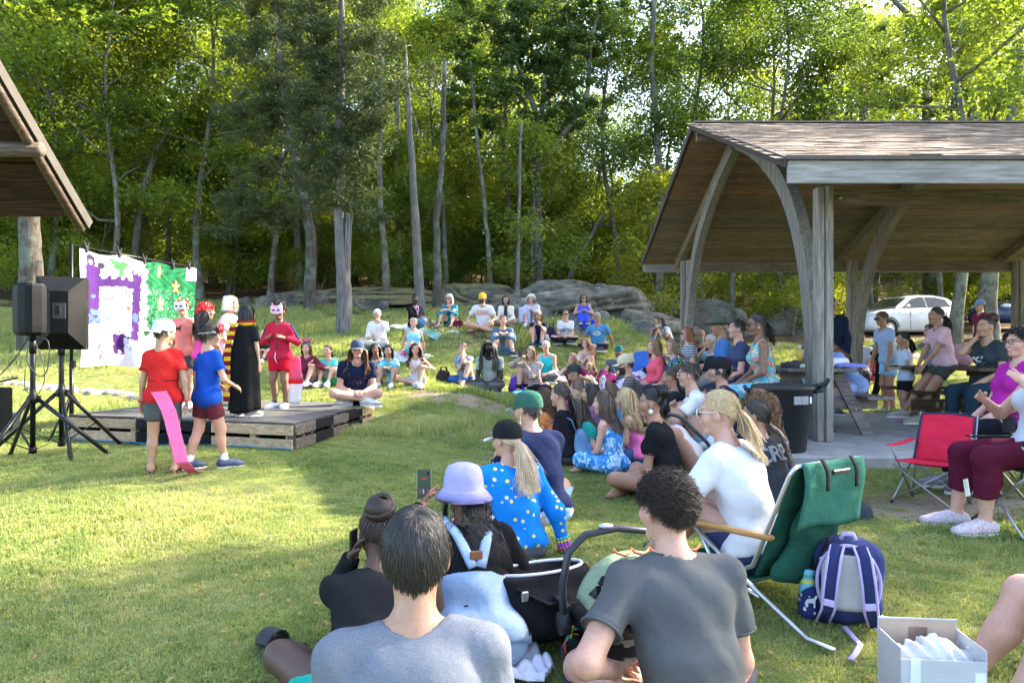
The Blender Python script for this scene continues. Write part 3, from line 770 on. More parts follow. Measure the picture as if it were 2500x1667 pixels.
 dict(id='handface',px=2425,py=1098,d=8.3,H=1.68,pose='chair',seat=.45,yaw=100,hy=4,skin=OLIVE,h=('bun',(.05,.024,.02)),t=('tee',(.035,.045,.050),'plain'),b=('pants',(.018,.035,.05)),s=('sneaker',(.5,.55,.6)),fem=1,armR='chin',text='star',
	  label='woman in charcoal printed shirt touching her cheek'),
 dict(id='magenta',px=2478,py=1238,d=5.8,H=1.64,pose='chair',seat=.40,yaw=86,hy=10,lean=-12,skin=PINKISH,h=('curlyshort',(.020,.017,.016)),t=('tee',(.36,.022,.24),'plain'),b=('pants',(.012,.013,.02)),s=('sneaker',GREY),glasses='clear',fem=1,fat=1.22,smile=1,
	  label='woman with dark curls and glasses in magenta shirt'),
 dict(id='plaid',px=2478,py=985,d=12.2,H=1.74,pose='chair',seat=.42,yaw=95,skin=TAN,h=('short',H_BROWN),t=('long',(.10,.05,.06),'check',(.25,.22,.22)),b=('pants',(.05,.05,.06)),s=('sneaker',GREY),hat=('cap',(.06,.03,.05),'front',(.06,.03,.05)),
	  label='person in dark plaid shirt and cap in the shade at the right'),
 dict(id='maroonpants',px=2535,py=1330,d=4.75,H=1.66,pose='chair',seat=.40,yaw=86,lean=-14,skin=PINKISH,h=('bob',(.30,.12,.06)),t=('tank',(.5,.5,.56),'plain'),b=('capri',(.085,.010,.026)),s=('slipon',(.62,.58,.60)),fem=1,fat=1.1,armL=(-.10,.12,.58),armR=(.12,.14,.5),
	  label='person in maroon cropped trousers in black camp chair, mostly out of frame'),
 dict(id='edgeleg',px=2870,py=1760,d=2.45,H=1.66,pose='chair',seat=.24,yaw=80,lean=-16,skin=PINKISH,h=('bob',H_BROWN),t=('tee',(.4,.4,.45),'plain'),b=('shorts',(.25,.37,.55),'denim'),s=('sandal',(.3,.25,.2)),fem=1,
	  label='bare leg and frayed denim shorts of person cut by the right edge'),
]
# ------------------------------------------------------------------ the lie of the land
_YS = np.array([-10,0,2.2,4,6,8,10,12,14,16,18,20,23,26,35,60,140],float)
_ZC = np.array([-.14,-.13,-.10,.03,.16,.24,.30,.42,.62,.96,1.40,1.80,2.55,3.10,4.3,8.5,24.0],float)
_ZR = np.array([-.14,-.13,-.10,.03,.16,.20,.20,.20,.22,.42,.74,1.05,1.5,1.85,2.70,8.0,24.0],float)
STAGE_Z = 0.52
FLOOR_Z = 0.28

def _smooth(t):
	t = np.clip(t,0,1)
	return t * t * (3 - 2 * t)

def base_z(x,y):
	c = (np.interp(y - .8,_YS,_ZC) + np.interp(y,_YS,_ZC) + np.interp(y + .8,_YS,_ZC)) / 3
	r = (np.interp(y - .8,_YS,_ZR) + np.interp(y,_YS,_ZR) + np.interp(y + .8,_YS,_ZR)) / 3
	w = _smooth((x - 2.2) / 3.2)
	return c * (1 - w) + r * w

_ctl = []
for _p in PEOPLE:
	if _p.get('stage') or _p.get('stump') or _p['pose'] in ('chair','lean') or _p['d'] < 3.5:
		continue
	_q = at(_p['px'],_p['py'],_p['d'])
	_ctl.append((_q.x,_q.y,_q.z))
_ctl = np.array(_ctl)
_res = np.clip(_ctl[:,2] - base_z(_ctl[:,0],_ctl[:,1]),-.45,.45)

def ground_z(x,y):
	x = np.asarray(x,float)
	y = np.asarray(y,float)
	z = base_z(x,y)
	num = np.zeros(np.broadcast(x,y).shape)
	den = np.full(num.shape,0.12)
	for (cx,cy,_),r in zip(_ctl,_res):
		w = np.exp(-((x - cx) ** 2 + (y - cy) ** 2) / (2 * .6 ** 2))
		num = num + w * r
		den = den + w
	z = z + num / den
	hill = _smooth((y - 12.5) / 5) * (1 - _smooth((y - 60) / 30))
	z = z + hill * (.05 * wob(x,y,.9) + .025 * wob(x,y,2.3,3)) + .008 * wob(x,y,2.0,5)
	return z

def gz(x,y):
	return float(ground_z(x,y))

def hit(px,py):
	"""where the view ray through a photograph pixel meets the ground"""
	dx,dz = (px - CX) / F_PX,(HY - py) / F_PX
	ds = np.concatenate([np.arange(1.2,12,.02),np.arange(12,60,.05)])
	below = CAM_Z + dz * ds - ground_z(dx * ds,ds)
	k = np.argmax(below < 0) if (below < 0).any() else len(ds) - 1
	d = float(ds[k])
	return Vector((dx * d,d,gz(dx * d,d)))

def grid_mesh(xs,ys,zf):
	X,Y = np.meshgrid(xs,ys)
	Z = zf(X,Y)
	V = np.stack([X,Y,Z],-1).reshape(-1,3)
	nx,ny = len(xs),len(ys)
	i = np.arange(nx - 1)[None,:] + np.arange(ny - 1)[:,None] * nx
	Fq = np.stack([i,i + 1,i + 1 + nx,i + nx],-1).reshape(-1,4)
	return V,Fq

def ground_material():
	t = NT('lawn and woodland soil')
	b = t.bsdf(0.95,spec=0.1)
	p = t.coord('World')
	n1 = t.noise(p,0.55,5)
	n2 = t.noise(p,5,5,.65)
	n3 = t.noise(p,60,3,.7)
	g = t.ramp([(.3,(.075,.10,.030)),(.55,(.15,.175,.055)),(.78,(.26,.235,.10))],n2)
	dry = t.ramp([(.35,(.13,.105,.05)),(.7,(.24,.20,.10))],n2)
	c = t.mix(t.ramp([(.55,(0,0,0)),(.70,(1,1,1))],n1),g,dry)
	sep = t.new('ShaderNodeSeparateXYZ')
	t.link(t.new('ShaderNodeNewGeometry').outputs['Position'],sep.inputs[0])
	def patch(cx,cy,rx,ry):
		dx = t.math('DIVIDE',t.math('SUBTRACT',sep.outputs[0],cx),rx)
		dy = t.math('DIVIDE',t.math('SUBTRACT',sep.outputs[1],cy),ry)
		r2 = t.math('ADD',t.math('MULTIPLY',dx,dx),t.math('MULTIPLY',dy,dy))
		return t.math('SUBTRACT',t.math('ADD',1.0,t.math('MULTIPLY',t.math('SUBTRACT',n2,.5),2.4)),r2)
	m = patch(-.75,11.6,1.3,.55)
	for a in ((.3,7.4,.9,.75),(3.1,5.35,1.7,.5),(.1,9.1,.6,.7)):
		m = t.math('MAXIMUM',m,patch(*a))
	mm = t.ramp([(.25,(0,0,0)),(.7,(1,1,1))],m)
	soil = t.ramp([(.3,(.17,.135,.095)),(.7,(.34,.28,.21))],n3)
	c = t.mix(mm,c,soil)
	wl = t.ramp([(.42,(0,0,0)),(.58,(1,1,1))],t.math('ADD',t.math('MULTIPLY',t.math('SUBTRACT',sep.outputs[1],22.5),.12),n1))
	litter = t.ramp([(.3,(.045,.030,.018)),(.6,(.11,.07,.04)),(.8,(.17,.115,.06))],n3)
	c = t.mix(wl,c,litter)
	t.link(c,b.inputs['Base Color'])
	t.bump(t.math('ADD',n2,n3),.6,.05,b)
	return t.m

_xs = np.concatenate([np.arange(-90,-16,4.0),np.arange(-16,12,.22),np.arange(12,90,4.0)])
_ys = np.concatenate([np.arange(-12,2,1.0),np.arange(2,26,.2),np.arange(26,130,3.0)])
V,Fq = grid_mesh(_xs,_ys,ground_z)
ground = link_obj('ground',mesh_from_arrays('ground',V,Fq),ground_material())
tag(ground,'grassy park lawn rising to woodland floor',kind='structure')

# ------------------------------------------------------------------ grass blades (uncountable: one object, blades instanced on points)
def clump_mesh(name,n,spread,h,w,seed,lean=.5):
	r = np.random.default_rng(seed)
	P = r.normal(0,spread * .5,(n,2))
	hh = h * r.uniform(.45,1.15,n)
	az = r.uniform(0,2 * np.pi,n)
	ln = r.uniform(.15,1.0,n) * lean
	wa = az + np.pi / 2 + r.normal(0,.4,n)
	V,T = [],[]
	for i in range(n):
		d = np.array([math.cos(az[i]),math.sin(az[i])])
		s = np.array([math.cos(wa[i]),math.sin(wa[i])]) * w * r.uniform(.7,1.3)
		b0 = P[i]
		m = b0 + d * hh[i] * ln[i] * .35
		tip = b0 + d * hh[i] * ln[i] * 1.1
		o = len(V)
		V += [(*(b0 - s),-.01),(*(b0 + s),-.01),(*(m - s * .8),hh[i] * .6),(*(m + s * .8),hh[i] * .6),(*tip,hh[i] * (1 - .3 * ln[i]))]
		T += [(o,o + 1,o + 3),(o,o + 3,o + 2),(o + 2,o + 3,o + 4)]
	return mesh_from_arrays(name,np.array(V),None,np.array(T),smooth=False)

def grass_material():
	t = NT('grass blades')
	p = t.coord('World')
	n1 = t.noise(p,.7,4)
	n2 = t.noise(p,7,3)
	n3 = t.noise(p,90,1)
	f = t.math('ADD',t.math('MULTIPLY',n1,.45),t.math('ADD',t.math('MULTIPLY',n2,.35),t.math('MULTIPLY',n3,.42)))
	c = t.ramp([(.41,(.068,.125,.036)),(.52,(.165,.245,.075)),(.63,(.30,.345,.125)),(.76,(.48,.45,.24))],f)
	d = t.new('ShaderNodeBsdfPrincipled')
	d.inputs['Roughness'].default_value = .55
	d.inputs['Specular IOR Level'].default_value = .25
	t.link(c,d.inputs['Base Color'])
	tr = t.new('ShaderNodeBsdfTranslucent')
	t.link(t.mix(1.0,c,(1.3,1.2,.5),'MULTIPLY'),tr.inputs[0])
	m = t.new('ShaderNodeMixShader')
	m.inputs[0].default_value = .4
	t.link(d.outputs[0],m.inputs[1])
	t.link(tr.outputs[0],m.inputs[2])
	t.link(m.outputs[0],t.out.inputs[0])
	return t.m

def scatter_gn(name,pts,rots,scls,inst,label,cat):
	"""one object: a point per clump, the clump mesh instanced on it"""
	me = bpy.data.meshes.new(name)
	me.vertices.add(len(pts))
	me.vertices.foreach_set('co',np.asarray(pts,np.float32).ravel())
	for nm,arr in (('rot',rots),('scl',scls)):
		a = me.attributes.new(nm,'FLOAT','POINT')
		a.data.foreach_set('value',np.asarray(arr,np.float32))
	me.update()
	o = link_obj(name,me)
	g = bpy.data.node_groups.new(name,'GeometryNodeTree')
	g.interface.new_socket('Geometry',in_out='INPUT',socket_type='NodeSocketGeometry')
	g.interface.new_socket('Geometry',in_out='OUTPUT',socket_type='NodeSocketGeometry')
	N = g.nodes.new
	gi,go = N('NodeGroupInput'),N('NodeGroupOutput')
	iop,oi = N('GeometryNodeInstanceOnPoints'),N('GeometryNodeObjectInfo')
	oi.inputs['Object'].default_value = inst
	m2p = N('GeometryNodeMeshToPoints')
	ra,sa,cx = N('GeometryNodeInputNamedAttribute'),N('GeometryNodeInputNamedAttribute'),N('ShaderNodeCombineXYZ')
	ra.data_type = sa.data_type = 'FLOAT'
	ra.inputs[0].default_value = 'rot'
	sa.inputs[0].default_value = 'scl'
	L = g.links.new
	L(gi.outputs[0],m2p.inputs['Mesh'])
	L(m2p.outputs[0],iop.inputs['Points'])
	L(oi.outputs['Geometry'],iop.inputs['Instance'])
	L(ra.outputs[0],cx.inputs[2])
	L(cx.outputs[0],iop.inputs['Rotation'])
	L(sa.outputs[0],iop.inputs['Scale'])
	L(iop.outputs[0],go.inputs[0])
	md = o.modifiers.new('grass','NODES')
	md.node_group = g
	tag(o,label,cat,kind='stuff')
	return o

GM = grass_material()
_cl = bpy.data.objects.new('grass_clump',clump_mesh('grass_clump',50,.085,.040,.0026,3,1.1))
_cl.data.materials.append(GM)
_cl2 = bpy.data.objects.new('grass_tuft',clump_mesh('grass_tuft',40,.20,.11,.0062,5,.7))
_cl2.data.materials.append(GM)

STAGE_Q = [Vector((-4.93,8.2,0)),Vector((-2.13,7.2,0)),Vector((-1.88,9.95,0)),Vector((-4.55,10.95,0))]

def in_quad(x,y,q,m=0.0):
	ok = np.ones(x.shape,bool)
	for a,b in zip(q,q[1:] + q[:1]):
		ok &= ((b.x - a.x) * (y - a.y) - (b.y - a.y) * (x - a.x)) > -m
	return ok

def lawn_keep(x,y,r):
	"""thin out worn earth, drop the slab, the stage and the wood"""
	keep = np.ones(x.shape,bool)
	keep &= ~in_quad(x,y,STAGE_Q,.02)
	keep &= ~((x > 2.5) & (y > 6.58) & (y < 11.42))
	wear = np.zeros(x.shape)
	for cx,cy,rx,ry in ((-.75,11.6,1.3,.55),(.3,7.4,.9,.75),(3.1,5.35,1.7,.5),(.1,9.1,.6,.7)):
		wear = np.maximum(wear,1.15 - ((x - cx) / rx) ** 2 - ((y - cy) / ry) ** 2 + .6 * wob(x,y,4.0))
	keep &= r > np.clip(wear,0,.93)
	keep &= (y + 2.0 * wob(x,y,.35,2)) < np.where(x < -4,25.0,23.0)
	return keep

def scatter_lawn(y0,y1,dens,margin=.6):
	w = .72 * y1 + margin
	n = int(dens * 2 * w * (y1 - y0))
	x = RNG.uniform(-w,w,n)
	y = RNG.uniform(y0,y1,n)
	k = np.abs(x) < .72 * y + margin
	x,y = x[k],y[k]
	k = lawn_keep(x,y,RNG.uniform(0,1,len(x)))
	x,y = x[k],y[k]
	return np.stack([x,y,ground_z(x,y)],-1)

P1 = np.concatenate([scatter_lawn(2.0,5.0,420),scatter_lawn(5.0,8.5,260)])
h1 = .75 + .35 * wob(P1[:,0],P1[:,1],1.3,1)
scatter_gn('grass',P1,RNG.uniform(0,6.28,len(P1)),np.clip(h1 * RNG.uniform(.7,1.2,len(P1)),.35,1.6),_cl,'short mown lawn grass in the foreground','grass')
P2 = np.concatenate([scatter_lawn(8.5,13,70),scatter_lawn(13,26,36)])
h2 = .55 + .5 * _smooth((P2[:,1] - 14) / 6) + .45 * wob(P2[:,0],P2[:,1],.8,4)
scatter_gn('hill_grass',P2,RNG.uniform(0,6.28,len(P2)),np.clip(h2 * RNG.uniform(.6,1.3,len(P2)),.3,2.0),_cl2,'longer rough grass on the rising bank','grass')
# ------------------------------------------------------------------ rocks
def rock_material(moss=.5):
	k = ('rock',moss)
	if k in _mats:
		return _mats[k]
	t = NT('granite with lichen and moss')
	b = t.bsdf(.93,spec=.15)
	p = t.coord('World')
	n1 = t.noise(p,2.2,7,.62)
	n2 = t.noise(p,14,5,.7)
	n3 = t.noise(p,.8,4)
	c = t.ramp([(.28,(.036,.034,.028)),(.5,(.105,.098,.080)),(.74,(.22,.205,.165))],n1)
	c = t.mix(t.ramp([(.55,(0,0,0)),(.68,(.8,.8,.8))],n2),c,(.155,.175,.135))
	g = t.new('ShaderNodeNewGeometry')
	s = t.new('ShaderNodeSeparateXYZ')
	t.link(g.outputs['Normal'],s.inputs[0])
	up = t.math('ADD',t.math('MULTIPLY',s.outputs[2],.5),n3)
	mm = t.ramp([(1.02 - moss * .45,(0,0,0)),(1.12 - moss * .45,(1,1,1))],t.math('MULTIPLY',up,.9))
	c = t.mix(mm,c,t.ramp([(.35,(.085,.090,.030)),(.65,(.27,.22,.11))],n2))
	t.link(c,b.inputs['Base Color'])
	t.bump(t.math('ADD',n1,t.math('MULTIPLY',n2,.4)),.8,.12,b)
	_mats[k] = t.m
	return t.m

def rock_mesh(rx,ry,rz,seed,n=30,m=16,crag=.22,flat=.0):
	r = np.random.default_rng(seed)
	th = np.linspace(0,math.pi * .62,m)
	ph = np.linspace(0,2 * math.pi,n,endpoint=False)
	T,Pp = np.meshgrid(th,ph,indexing='ij')
	X,Y,Z = np.sin(T) * np.cos(Pp),np.sin(T) * np.sin(Pp),np.cos(T)
	k = np.ones_like(X)
	for i in range(14):
		q = r.normal(0,1,3) * (1.2 + .95 * i)
		k += crag * .9 / (1 + .5 * i) * np.sin(q[0] * X + q[1] * Y + q[2] * Z + r.uniform(0,6))
	for i in range(7):
		nn = r.normal(0,1,3)
		nn[2] = abs(nn[2]) * .8
		nn /= np.linalg.norm(nn)
		dd = (X * nn[0] + Y * nn[1] + Z * nn[2]) * k
		lim = r.uniform(.72,.95)
		k = np.where(dd > lim,k * (lim + (dd - lim) * .25) / np.maximum(dd,1e-6),k)
	for i in range(4):
		nn = r.normal(0,1,3)
		nn /= np.linalg.norm(nn)
		k = k - .10 * crag / .2 * np.exp(-((X * nn[0] + Y * nn[1] + Z * nn[2] - r.uniform(-.5,.6) + .06 * np.sin(5 * X + 4 * Y)) / .035) ** 2)
	V = np.stack([X * k * rx,Y * k * ry,np.maximum(Z * k * rz,-rz * .5)],-1).reshape(-1,3)
	i = np.arange(m - 1)[:,None] * n
	j = np.arange(n)[None,:]
	j2 = (j + 1) % n
	Fq = np.stack([i + j,i + n + j,i + n + j2,i + j2],-1).reshape(-1,4)
	return mesh_from_arrays('rock',V,Fq)

def rock(px,py,d,w,h,dep,seed,label,name='boulder',moss=.4,rz=0,crag=.22,n=30,m=16):
	q = at(px,py,d)
	z = gz(q.x,q.y)
	o = link_obj(name,rock_mesh(w / 2,dep / 2,h,seed,n=n,m=m,crag=crag),rock_material(moss),loc=(q.x,q.y,z - .08 * h),rot=(0,0,R(rz)))
	tag(o,label,'rock')
	return o

rock(900,716,25.5,7.2,.50,4.2,3,'long sunlit moss-covered ledge behind the grey cedar trunk','rock_ledge',1.0,crag=.16,n=90,m=40)
rock(1165,712,25.0,3.4,.65,2.6,5,'rounded dark boulder behind the beanie man','boulder',.8,crag=.18,n=70,m=34)
rock(1400,762,23.2,5.8,1.0,3.0,8,'broad grey granite outcrop behind the stump','rock_outcrop',.38,crag=.2,n=110,m=46)
rock(1575,782,22.6,2.9,.75,2.2,12,'sloping lower shoulder of granite beside the far post','rock_outcrop',.1,crag=.2,n=70,m=34)
rock(1715,748,26.0,3.6,1.35,2.6,15,'large lichen-covered boulder seen left of the near post','boulder',.2,crag=.17,n=70,m=34)
rock(1930,725,27.0,3.0,1.1,2.2,18,'lichen-spotted boulder in the shade under the shelter roof','boulder',.3)
rock(1275,795,22.0,2.2,.75,1.5,21,'low cracked slab left of the granite outcrop','boulder',.2)
rock(1474,772,21.3,.55,.36,.42,24,'single pale grey stone right of the woman on the stump','stone',.0)
rock(1567,838,20.6,.95,.42,.7,27,'lichen-grey boulder left of the mother and boy','boulder',.15)
rock(1640,900,17.8,1.2,.28,.8,29,'low mossy rock below the mother and boy','boulder',.3)
rock(1825,812,20.5,.95,.38,.6,31,'leaning grey stone on the lawn behind the green hat','stone',.05)
rock(1985,822,21.0,.9,.22,.6,33,'flat pale stone on the lawn left of the near post','stone',.05)
rock(2160,838,20.2,2.2,.5,1.2,36,'long layered ledge on the lawn behind the polo man','rock_ledge',.15)
rock(2290,822,21.5,1.4,.45,1.0,37,'squat grey rock on the lawn below the white car','boulder',.15)
rock(1080,838,18.4,.34,.13,.3,41,'small brown stone in the grass below the grey-curled woman','stone',.2)
rock(1182,832,18.0,.40,.16,.3,43,'small grey stone in the grass above the checked shirt','stone',.1)
rock(1245,798,19.6,.1,.05,.1,44,'tiny pebble by the cream jacket','stone',.1)
rock(1640,955,13.6,.3,.1,.25,45,'flat stone in the grass behind the pink jacket','stone',.1)
rock(962,972,12.0,.12,.05,.1,46,'small pale pebble on the grass right of the stage','stone',.0)
for i,(px,py,d,w,h) in enumerate(((650,735,24.2,.9,.4),(690,730,24.4,1.1,.5),(735,738,24.0,.8,.42),(780,738,23.8,.9,.45),(880,745,23.5,.8,.4),(925,752,23.2,.7,.3),(600,733,24.6,.7,.3))):
	o = rock(px,py,d,w,h,w * .8,50 + i,'weathered stone in the low row at the edge of the wood','stone',.25)
	o['group'] = 'stone row at the edge of the wood'
for i in range(15):
	px = 28 + i * 23 + random.uniform(-6,6)
	py = 940 + i * 2.2 + random.uniform(-5,7)
	q = hit(px,py)
	o = link_obj('edging_stone',rock_mesh(random.uniform(.16,.27),random.uniform(.13,.2),.09,80 + i,n=14,m=7,crag=.12),plain((.20,.18,.15),.95,var=.35,bump=.8,scale=14),loc=(q.x,q.y,q.z - .02),rot=(0,0,random.uniform(0,3)))
	tag(o,'flat pale stone in the row edging the bank behind the speakers','stone','edging stones behind the speakers')

# ------------------------------------------------------------------ trees
LEAF_A = leaf_mat('maple',[(.062,.108,.028),(.132,.200,.040),(.230,.285,.056)],.55,(1.35,1.25,.42))
LEAF_B = leaf_mat('oak',[(.054,.094,.040),(.100,.158,.054),(.170,.225,.070)],.5,(1.35,1.25,.42))
LEAF_C = leaf_mat('bright',[(.100,.160,.030),(.185,.250,.042),(.290,.315,.058)],.6,(1.4,1.25,.36))
NEEDLE = leaf_mat('cedar',[(.045,.066,.030),(.080,.105,.042),(.140,.160,.062)],.25,(1.2,1.15,.6),.7)
BARK = bark_mat((.15,.135,.11),(.035,.030,.024),(.17,.19,.15))
BARK_D = bark_mat((.11,.095,.08),(.022,.019,.016),(.13,.15,.12))
BARK_P = bark_mat((.15,.138,.12),(.042,.036,.031),(.17,.185,.15))
BARK_G = bark_mat((.21,.20,.195),(.038,.034,.032),(.12,.113,.106),1.3)

def leaf_arrays(C,size,rng,up=.55,aspect=.62,dirs=None):
	"""diamond leaves, folded along the midrib, at centres C"""
	n = len(C)
	nrm = rng.normal(0,1,(n,3))
	nrm[:,2] = np.abs(nrm[:,2]) + up * 1.6
	nrm /= np.linalg.norm(nrm,axis=1)[:,None]
	a = dirs if dirs is not None else rng.normal(0,1,(n,3))
	a = a - nrm * (a * nrm).sum(1)[:,None]
	a /= np.linalg.norm(a,axis=1)[:,None] + 1e-9
	b = np.cross(nrm,a)
	s = (size * rng.uniform(.6,1.25,n))[:,None]
	V = np.stack([C - a * s * .5,C + b * s * aspect * .5 + nrm * s * .1,C + a * s * .5 - nrm * s * .12,C - b * s * aspect * .5 + nrm * s * .1],1).reshape(-1,3)
	Fq = np.arange(4 * n).reshape(-1,4)
	T = np.concatenate([Fq[:,[0,1,2]],Fq[:,[0,2,3]]])
	return V,T

def branch_tubes(mb,path,r0,r1,n=6):
	k = len(path)
	mb.tube(path,[r0 + (r1 - r0) * i / (k - 1) for i in range(k)],n=n,caps=True)

def make_variant(seed,h,base,cr,nleaf,leaf,r0,top=.55,dense=1.0):
	rng = np.random.default_rng(seed)
	mb = MB()
	tr = [Vector((wobx,woby,z)) for z,wobx,woby in [(h * i / 9 * .92,.02 * h * math.sin(i * .9 + seed),.02 * h * math.cos(i * .7 + seed * 2)) for i in range(10)]]
	mb.tube([tr[0] + Vector((0,0,-.4))] + tr,[r0 * 1.45] + [r0 * (1 - .85 * (i / 9) ** .8) * (1.25 if i == 0 else 1) for i in range(10)],n=9)
	C = []
	nl = int(15 * dense)
	for i in range(nl):
		t = (i + rng.uniform(0,1)) / nl
		z = base + (h * .95 - base) * t
		p0 = tr[0].lerp(tr[9],0)
		k = min(8.999,z / (h * .92) * 9)
		p0 = tr[int(k)].lerp(tr[int(k) + 1],k - int(k))
		az = i * 2.4 + rng.uniform(-.5,.5)
		prof = math.sin(math.pi * (0.22 + .74 * t)) ** .7
		L = cr * prof * rng.uniform(.75,1.2)
		up = rng.uniform(.1,.55) + top * t
		dr = Vector((math.cos(az),math.sin(az),up)).normalized()
		pts = [p0]
		for s in range(4):
			dr = (dr + Vector(rng.normal(0,.16,3)) + Vector((0,0,.05))).normalized()
			pts.append(pts[-1] + dr * L / 4)
		rb = r0 * .38 * (1 - .6 * t)
		branch_tubes(mb,pts,rb,rb * .2,5)
		for s in range(5):
			f = rng.uniform(.35,.95)
			q = pts[0].lerp(pts[4],f)
			q = pts[int(f * 4)].lerp(pts[min(4,int(f * 4) + 1)],f * 4 - int(f * 4))
			d2 = (dr + Vector(rng.normal(0,.65,3))).normalized()
			e = q + d2 * L * rng.uniform(.2,.42)
			branch_tubes(mb,[q,(q + e) / 2 + Vector(rng.normal(0,.05,3)),e],rb * .4,rb * .1,4)
			C += [q.lerp(e,.5),e,q.lerp(e,.8)]
		C.append(pts[4])
	C = np.array([tuple(c) for c in C])
	idx = rng.integers(0,len(C),nleaf)
	off = rng.normal(0,1,(nleaf,3)) * np.array([.42,.42,.24]) * (cr / 3.0) ** .5
	P = C[idx] + off
	V,T = leaf_arrays(P,leaf,rng)
	return mb.mesh('trunk'),mesh_from_arrays('crown',V,None,T,smooth=False)

VAR = [make_variant(1,14.5,4.2,3.6,15000,.155,.145),
	   make_variant(2,17.0,5.5,4.2,17000,.16,.18),
	   make_variant(3,12.0,2.6,3.2,14000,.15,.12),
	   make_variant(4,15.5,3.2,3.9,16000,.16,.16,.35),
	   make_variant(5,5.2,.5,1.8,7000,.125,.05,.7),
	   make_variant(6,3.0,.2,1.5,4500,.105,.03,.9),
	   make_variant(7,14.0,4.5,3.6,5200,.19,.20,.5,.8)]
for tr_,cr_ in VAR:
	tr_.materials.append(BARK)
	cr_.materials.append(LEAF_A)

def tree(v,x,y,s,rz,label,name='tree',leaf=None,group='trees of the wood behind the lawn',bark=None,dz=0.0,cat='tree'):
	root = empty(name,(x,y,gz(x,y) - .15 + dz),rz,label,cat,group)
	root.scale = (s * random.uniform(.92,1.08),s * random.uniform(.92,1.08),s)
	a = link_obj('trunk',VAR[v][0],None,root)
	b = link_obj('crown',VAR[v][1],None,root)
	for o,m in ((a,bark),(b,leaf)):
		if m is not None:
			o.material_slots[0].link = 'OBJECT'
			o.material_slots[0].material = m
	return root

L_WOOD = 'leafy green tree among many alike in the wood behind the lawn'
rt = random.Random(5)
for (y0,y1,x0,x1,step,smin,smax) in ((27,30.5,-22,23,3.3,.88,1.08),(33,38,-27,29,3.8,.95,1.2),(42,50,-36,38,4.3,1.0,1.35)):
	x = x0
	while x < x1:
		y = rt.uniform(y0,y1)
		xx = x + rt.uniform(-.8,.8)
		px = CX + xx / y * F_PX
		s = rt.uniform(smin,smax)
		if 1360 < px < 1660:
			s *= .90 if y < 40 else .86
		v = rt.choice((0,1,2,3)) if y < 32 else rt.choice((0,1,3,6,6,6))
		lf = rt.choice((LEAF_A,LEAF_A,LEAF_B,LEAF_C))
		tree(v,xx,y,s,rt.uniform(0,6.28),L_WOOD,leaf=lf,bark=rt.choice((BARK,BARK_D,BARK)))
		x += step * rt.uniform(.8,1.2)
for i in range(17):
	xx = -56 + i * 7.2 + rt.uniform(-2,2)
	px = CX + xx / 60 * F_PX
	tree(rt.choice((1,3)),xx,rt.uniform(57,66),rt.uniform(1.2,1.45) * (.72 if 1380 < px < 1640 else 1),rt.uniform(0,6.28),L_WOOD,leaf=rt.choice((LEAF_A,LEAF_B)))
L_SAP = 'leafy sapling among many alike at the edge of the wood'
for i in range(120):
	y = rt.uniform(25.5,42)
	xx = rt.uniform(-.72,.72) * y
	if 2020 < CX + xx / y * F_PX < 2370 and y < 33:
		continue
	tree(4,xx,y,rt.uniform(.6,1.15),rt.uniform(0,6.28),L_SAP,name='sapling',leaf=rt.choice((LEAF_C,LEAF_C,LEAF_C,LEAF_A)),group='saplings at the edge of the wood')
L_SHR = 'low leafy shrub among many alike on the woodland floor'
for i in range(40):
	y = rt.uniform(27,40)
	xx = rt.uniform(-.75,.75) * y
	if 2020 < CX + xx / y * F_PX < 2370 and y < 33:
		continue
	tree(5,xx,y,rt.uniform(.5,1.0),rt.uniform(0,6.28),L_SHR,name='shrub',leaf=rt.choice((LEAF_A,LEAF_B,LEAF_C)),group='shrubs on the woodland floor',cat='shrub')
rgf = np.random.default_rng(31)
nf = 56000
xf_,yf_ = rgf.uniform(-62,62,nf),rgf.uniform(50,74,nf)
cl_n = wob(xf_,yf_,.5,2) * .5 + wob(xf_,yf_,1.3,7) * .3
top_ = 11.5 + 3 * wob(xf_,yf_ * .3,.25,4) - 5.5 * np.exp(-((xf_ / yf_ - .16) / .12) ** 2)
zf_ = ground_z(xf_,yf_) + rgf.uniform(0,1,nf) ** .9 * np.maximum(4,top_ + 2.0 * cl_n)
V,T = leaf_arrays(np.stack([xf_,yf_,zf_],1),.85,rgf)
o = link_obj('far_wood',mesh_from_arrays('far_wood',V,None,T,smooth=False),LEAF_A)
tag(o,'dense green depth of the wood seen between the trunks','wood',kind='stuff')
for i,(x,y,s) in enumerate(((13.2,6.0,.95),(12.6,9.0,.9),(17.6,11.6,1.1),(14.8,16.4,1.05),(19.5,14.5,1.15),(21.0,19.5,1.2),(13.0,21.5,1.0))):
	tree(6,x,y,s,i * 1.3,'tall tree of the grove beyond the right edge shading the lawn',leaf=LEAF_A,group='trees right of the shelter')
for i,(x,y,v,s) in enumerate(((-19.5,25.2,2,1.05),(-16.4,26.2,3,.95),(-13.6,25.0,2,1.1),(-11.0,26.4,0,.95),(-17.8,28.0,1,1.0),(-8.6,27.0,2,1.0),(-14.8,29.5,3,1.1))):
	tree(v,x,y,s,i * 1.7,'bright maple with foliage down to the grass left of the cedars',leaf=(LEAF_C,LEAF_A)[i % 2],group='maples left of the cedars')

